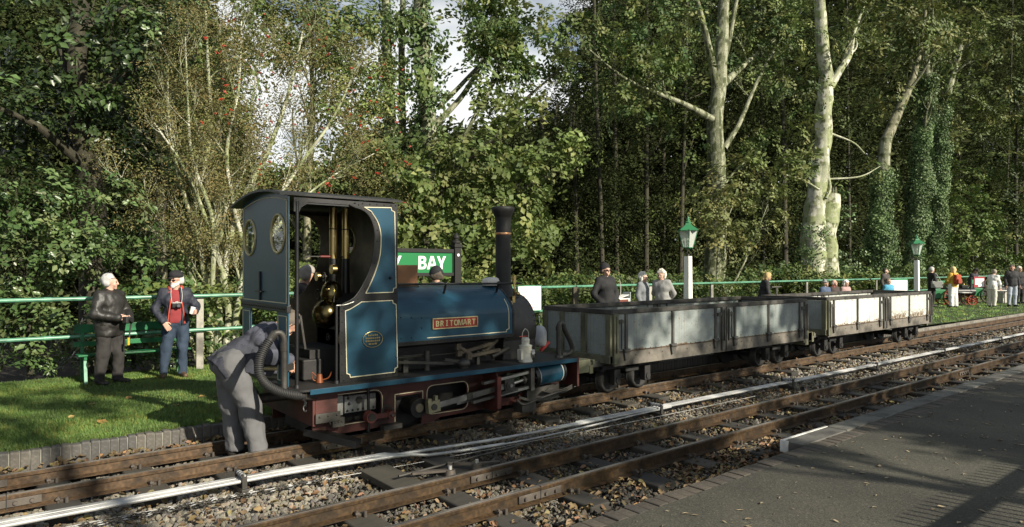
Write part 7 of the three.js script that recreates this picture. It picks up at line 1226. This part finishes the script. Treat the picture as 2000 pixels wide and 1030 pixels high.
{ // seated people in front of the railing
  const bn = thing('bench', 'bench with three seated visitors before the great pale trunk', 'bench', onLawn(1630, 11.9)); mb().box(-2.4, 2.6, .40, .44, -.25, .25, .01).build('seat', MT.green, bn); mb().box(-2.4, 2.6, .6, .85, -.30, -.27, .01).build('backrest', MT.green, bn); for (const x of [-2.2, 2.4]) mb().box(x - .03, x + .03, 0, .6, -.29, .22).build('leg', MT.green, bn);
  const seat = (x, d) => { const p = onLawn(x, d); p.y += 0; return p; };
  person('p', 'seated man in a grey brimmed hat and blue jacket', seat(1612, 11.8), { h: 1.72, sit: 1, hipY: .52, yaw: -.3, hem: .92, head: { yaw: .5 }, c: { jacket: [.06, .09, .16], trousers: [.08, .08, .09] }, hat: { style: 'brim', c: [.22, .23, .22] }, collar: 1 });
  person('p', 'seated bald man in a dark jacket with a red scarf', seat(1630, 11.8), { h: 1.72, sit: 1, hipY: .52, yaw: -.2, hem: .92, head: { yaw: .2 }, c: { jacket: [.05, .035, .03], trousers: [.05, .05, .05] }, hair: { style: 'bald', c: [.4, .38, .36] }, lining: [.35, .06, .04], collar: 1, skin: SKIN2 });
  person('p', 'seated white-haired woman in a white and maroon top', seat(1652, 11.8), { h: 1.70, sit: 1, hipY: .50, yaw: -.3, hem: .92, head: { yaw: .1, pitch: .2 }, c: { jacket: [.40, .27, .25], trousers: [.1, .1, .1] }, hair: { style: 'curly', c: [.72, .70, .66] }, skin: SKIN2 });
}
person('p', 'standing dark-haired visitor in black beside the green-headed notice', onLawn(1730, 12.4), { h: 1.70, yaw: -.2, head: { yaw: .5 }, c: { jacket: [.05, .045, .04], trousers: [.03, .03, .03] }, hair: { style: 'short', c: [.03, .025, .02] }, collar: 1, skin: SKIN2 });
person('p', 'seated person in a bright blue top before the green-headed notice', onLawn(1736, 11.6), { h: 1.70, sit: 1, hipY: .50, yaw: -.4, hem: .92, c: { jacket: [.07, .30, .45], trousers: [.1, .1, .12] }, hair: { style: 'short', c: [.14, .10, .07] }, skin: SKIN2 });
{
  const st = thing('stool', 'folding stool under the seated person in blue', 'stool', onLawn(1736, 11.6)); mb().box(-.2, .2, .36, .39, -.2, .2, .01).build('seat', MT.green, st); for (const x of [-.17, .17]) mb().bar(V(x, 0, -.17), V(x, .36, .17), .025, .025).bar(V(x, 0, .17), V(x, .36, -.17), .025, .0245).build('leg', MT.iron, st);
  const G = person('p', 'grey-haired woman in black carrying a grey shoulder bag', onLawn(1820, 11.2), { h: 1.74, yaw: .9, hem: .66, skirt: 0, head: { yaw: .2, pitch: .2 }, arms: { l: { el: [.26, 1.12, .05], wr: [.18, 1.0, .24] }, r: { el: [-.28, 1.12, .0], wr: [-.22, .98, .18] } }, c: { jacket: [.014, .014, .015], trousers: [.014, .014, .015] }, hair: { style: 'short', c: [.50, .49, .46] }, skin: SKIN2 });
  const b = thing('shoulder_bag', 'grey shoulder bag at the side of the woman in black', 'bag', wp(G, G.up(-.26, .98, .05)), .9 - .2); mb().box(-.1, .05, -.16, .14, -.22, .22, .03).build('bag_body', M([.27, .28, .26], .7), b); mb().tube([V(-.02, .13, -.18), V(.06, .35, -.08), V(.1, .48, 0), V(.06, .35, .08), V(-.02, .13, .18)], .012, 6).build('strap', M([.4, .41, .38], .7), b);
  const Y = person('p', 'blond woman in a yellow jacket and white trousers seen from behind', onLawn(1862, 10.25), { h: 1.74, yaw: 2.75, hem: .86, fat: 1.05, baggy: .02, head: { yaw: -.5, pitch: .1 }, arms: { l: { el: [.26, 1.13, .04], wr: [.18, 1.02, .22] }, r: { el: [-.27, 1.12, .0], wr: [-.24, .93, .14] } }, c: { jacket: [.52, .33, .045], trousers: [.72, .72, .70], shoes: [.05, .05, .05] }, hair: { style: 'bob', c: [.62, .47, .22] }, skin: SKIN2 });
  const r = thing('backpack', 'red backpack on the woman in the yellow jacket', 'backpack', wp(Y, Y.up(.0, 1.20, -.20)), 2.75); mb().add(new RoundedBoxGeometry(.30, .42, .17, 3, .06)).build('pack_body', cloth([.36, .07, .03]), r); mb().add(new RoundedBoxGeometry(.22, .2, .08, 3, .03).translate(0, -.08, -.1)).build('front_pocket', cloth([.30, .055, .03]), r); for (const s of [1, -1]) mb().tube([V(s * .1, .2, .05), V(s * .13, .24, .18), V(s * .13, .05, .26), V(s * .13, -.12, .2)], .016, 6).build('strap', cloth([.12, .03, .02]), r);
}
person('p', 'visitor in a white top and pale trousers leaning over the white table', onLawn(1938, 9.35), { h: 1.64, yaw: 1.4, lean: .28, hem: .78, baggy: .015, head: { pitch: .35 }, arms: { l: { el: [.22, 1.12, .16], wr: [.14, 1.0, .36] }, r: { el: [-.24, 1.1, .12], wr: [-.2, .96, .30] } }, c: { jacket: [.72, .72, .68], trousers: [.58, .56, .48] }, hair: { style: 'short', c: [.30, .26, .2] } });
person('p', 'man in a black jacket and pale jeans at the right edge', onLawn(1977, 8.85), { h: 1.82, yaw: -.8, hem: .84, head: { yaw: -.3, pitch: .2 }, c: { jacket: [.02, .02, .022], trousers: [.34, .38, .44] }, hair: { style: 'short', c: [.10, .08, .06] }, collar: 1 });
person('p', 'dark-clad person with pale hair beyond the right-edge man', onLawn(1992, 9.3), { h: 1.76, yaw: -.5, hem: .70, c: { jacket: [.016, .016, .016], trousers: [.016, .016, .016] }, hair: { style: 'curly', c: [.45, .44, .36] } });
person('p', 'person in dark clothes stooping behind the miniature engines', onLawn(1899, 12), { h: 1.7, yaw: -.4, lean: .3, head: { pitch: .3 }, c: { jacket: [.03, .03, .04], trousers: [.03, .03, .03] }, hair: { style: 'short', c: [.05, .04, .03] }, hat: { style: 'cap', c: [.02, .02, .02] } });
scene.traverse(o => { if (o.isMesh) { o.castShadow = true; o.receiveShadow = true; } });
renderer.render(scene, camera);
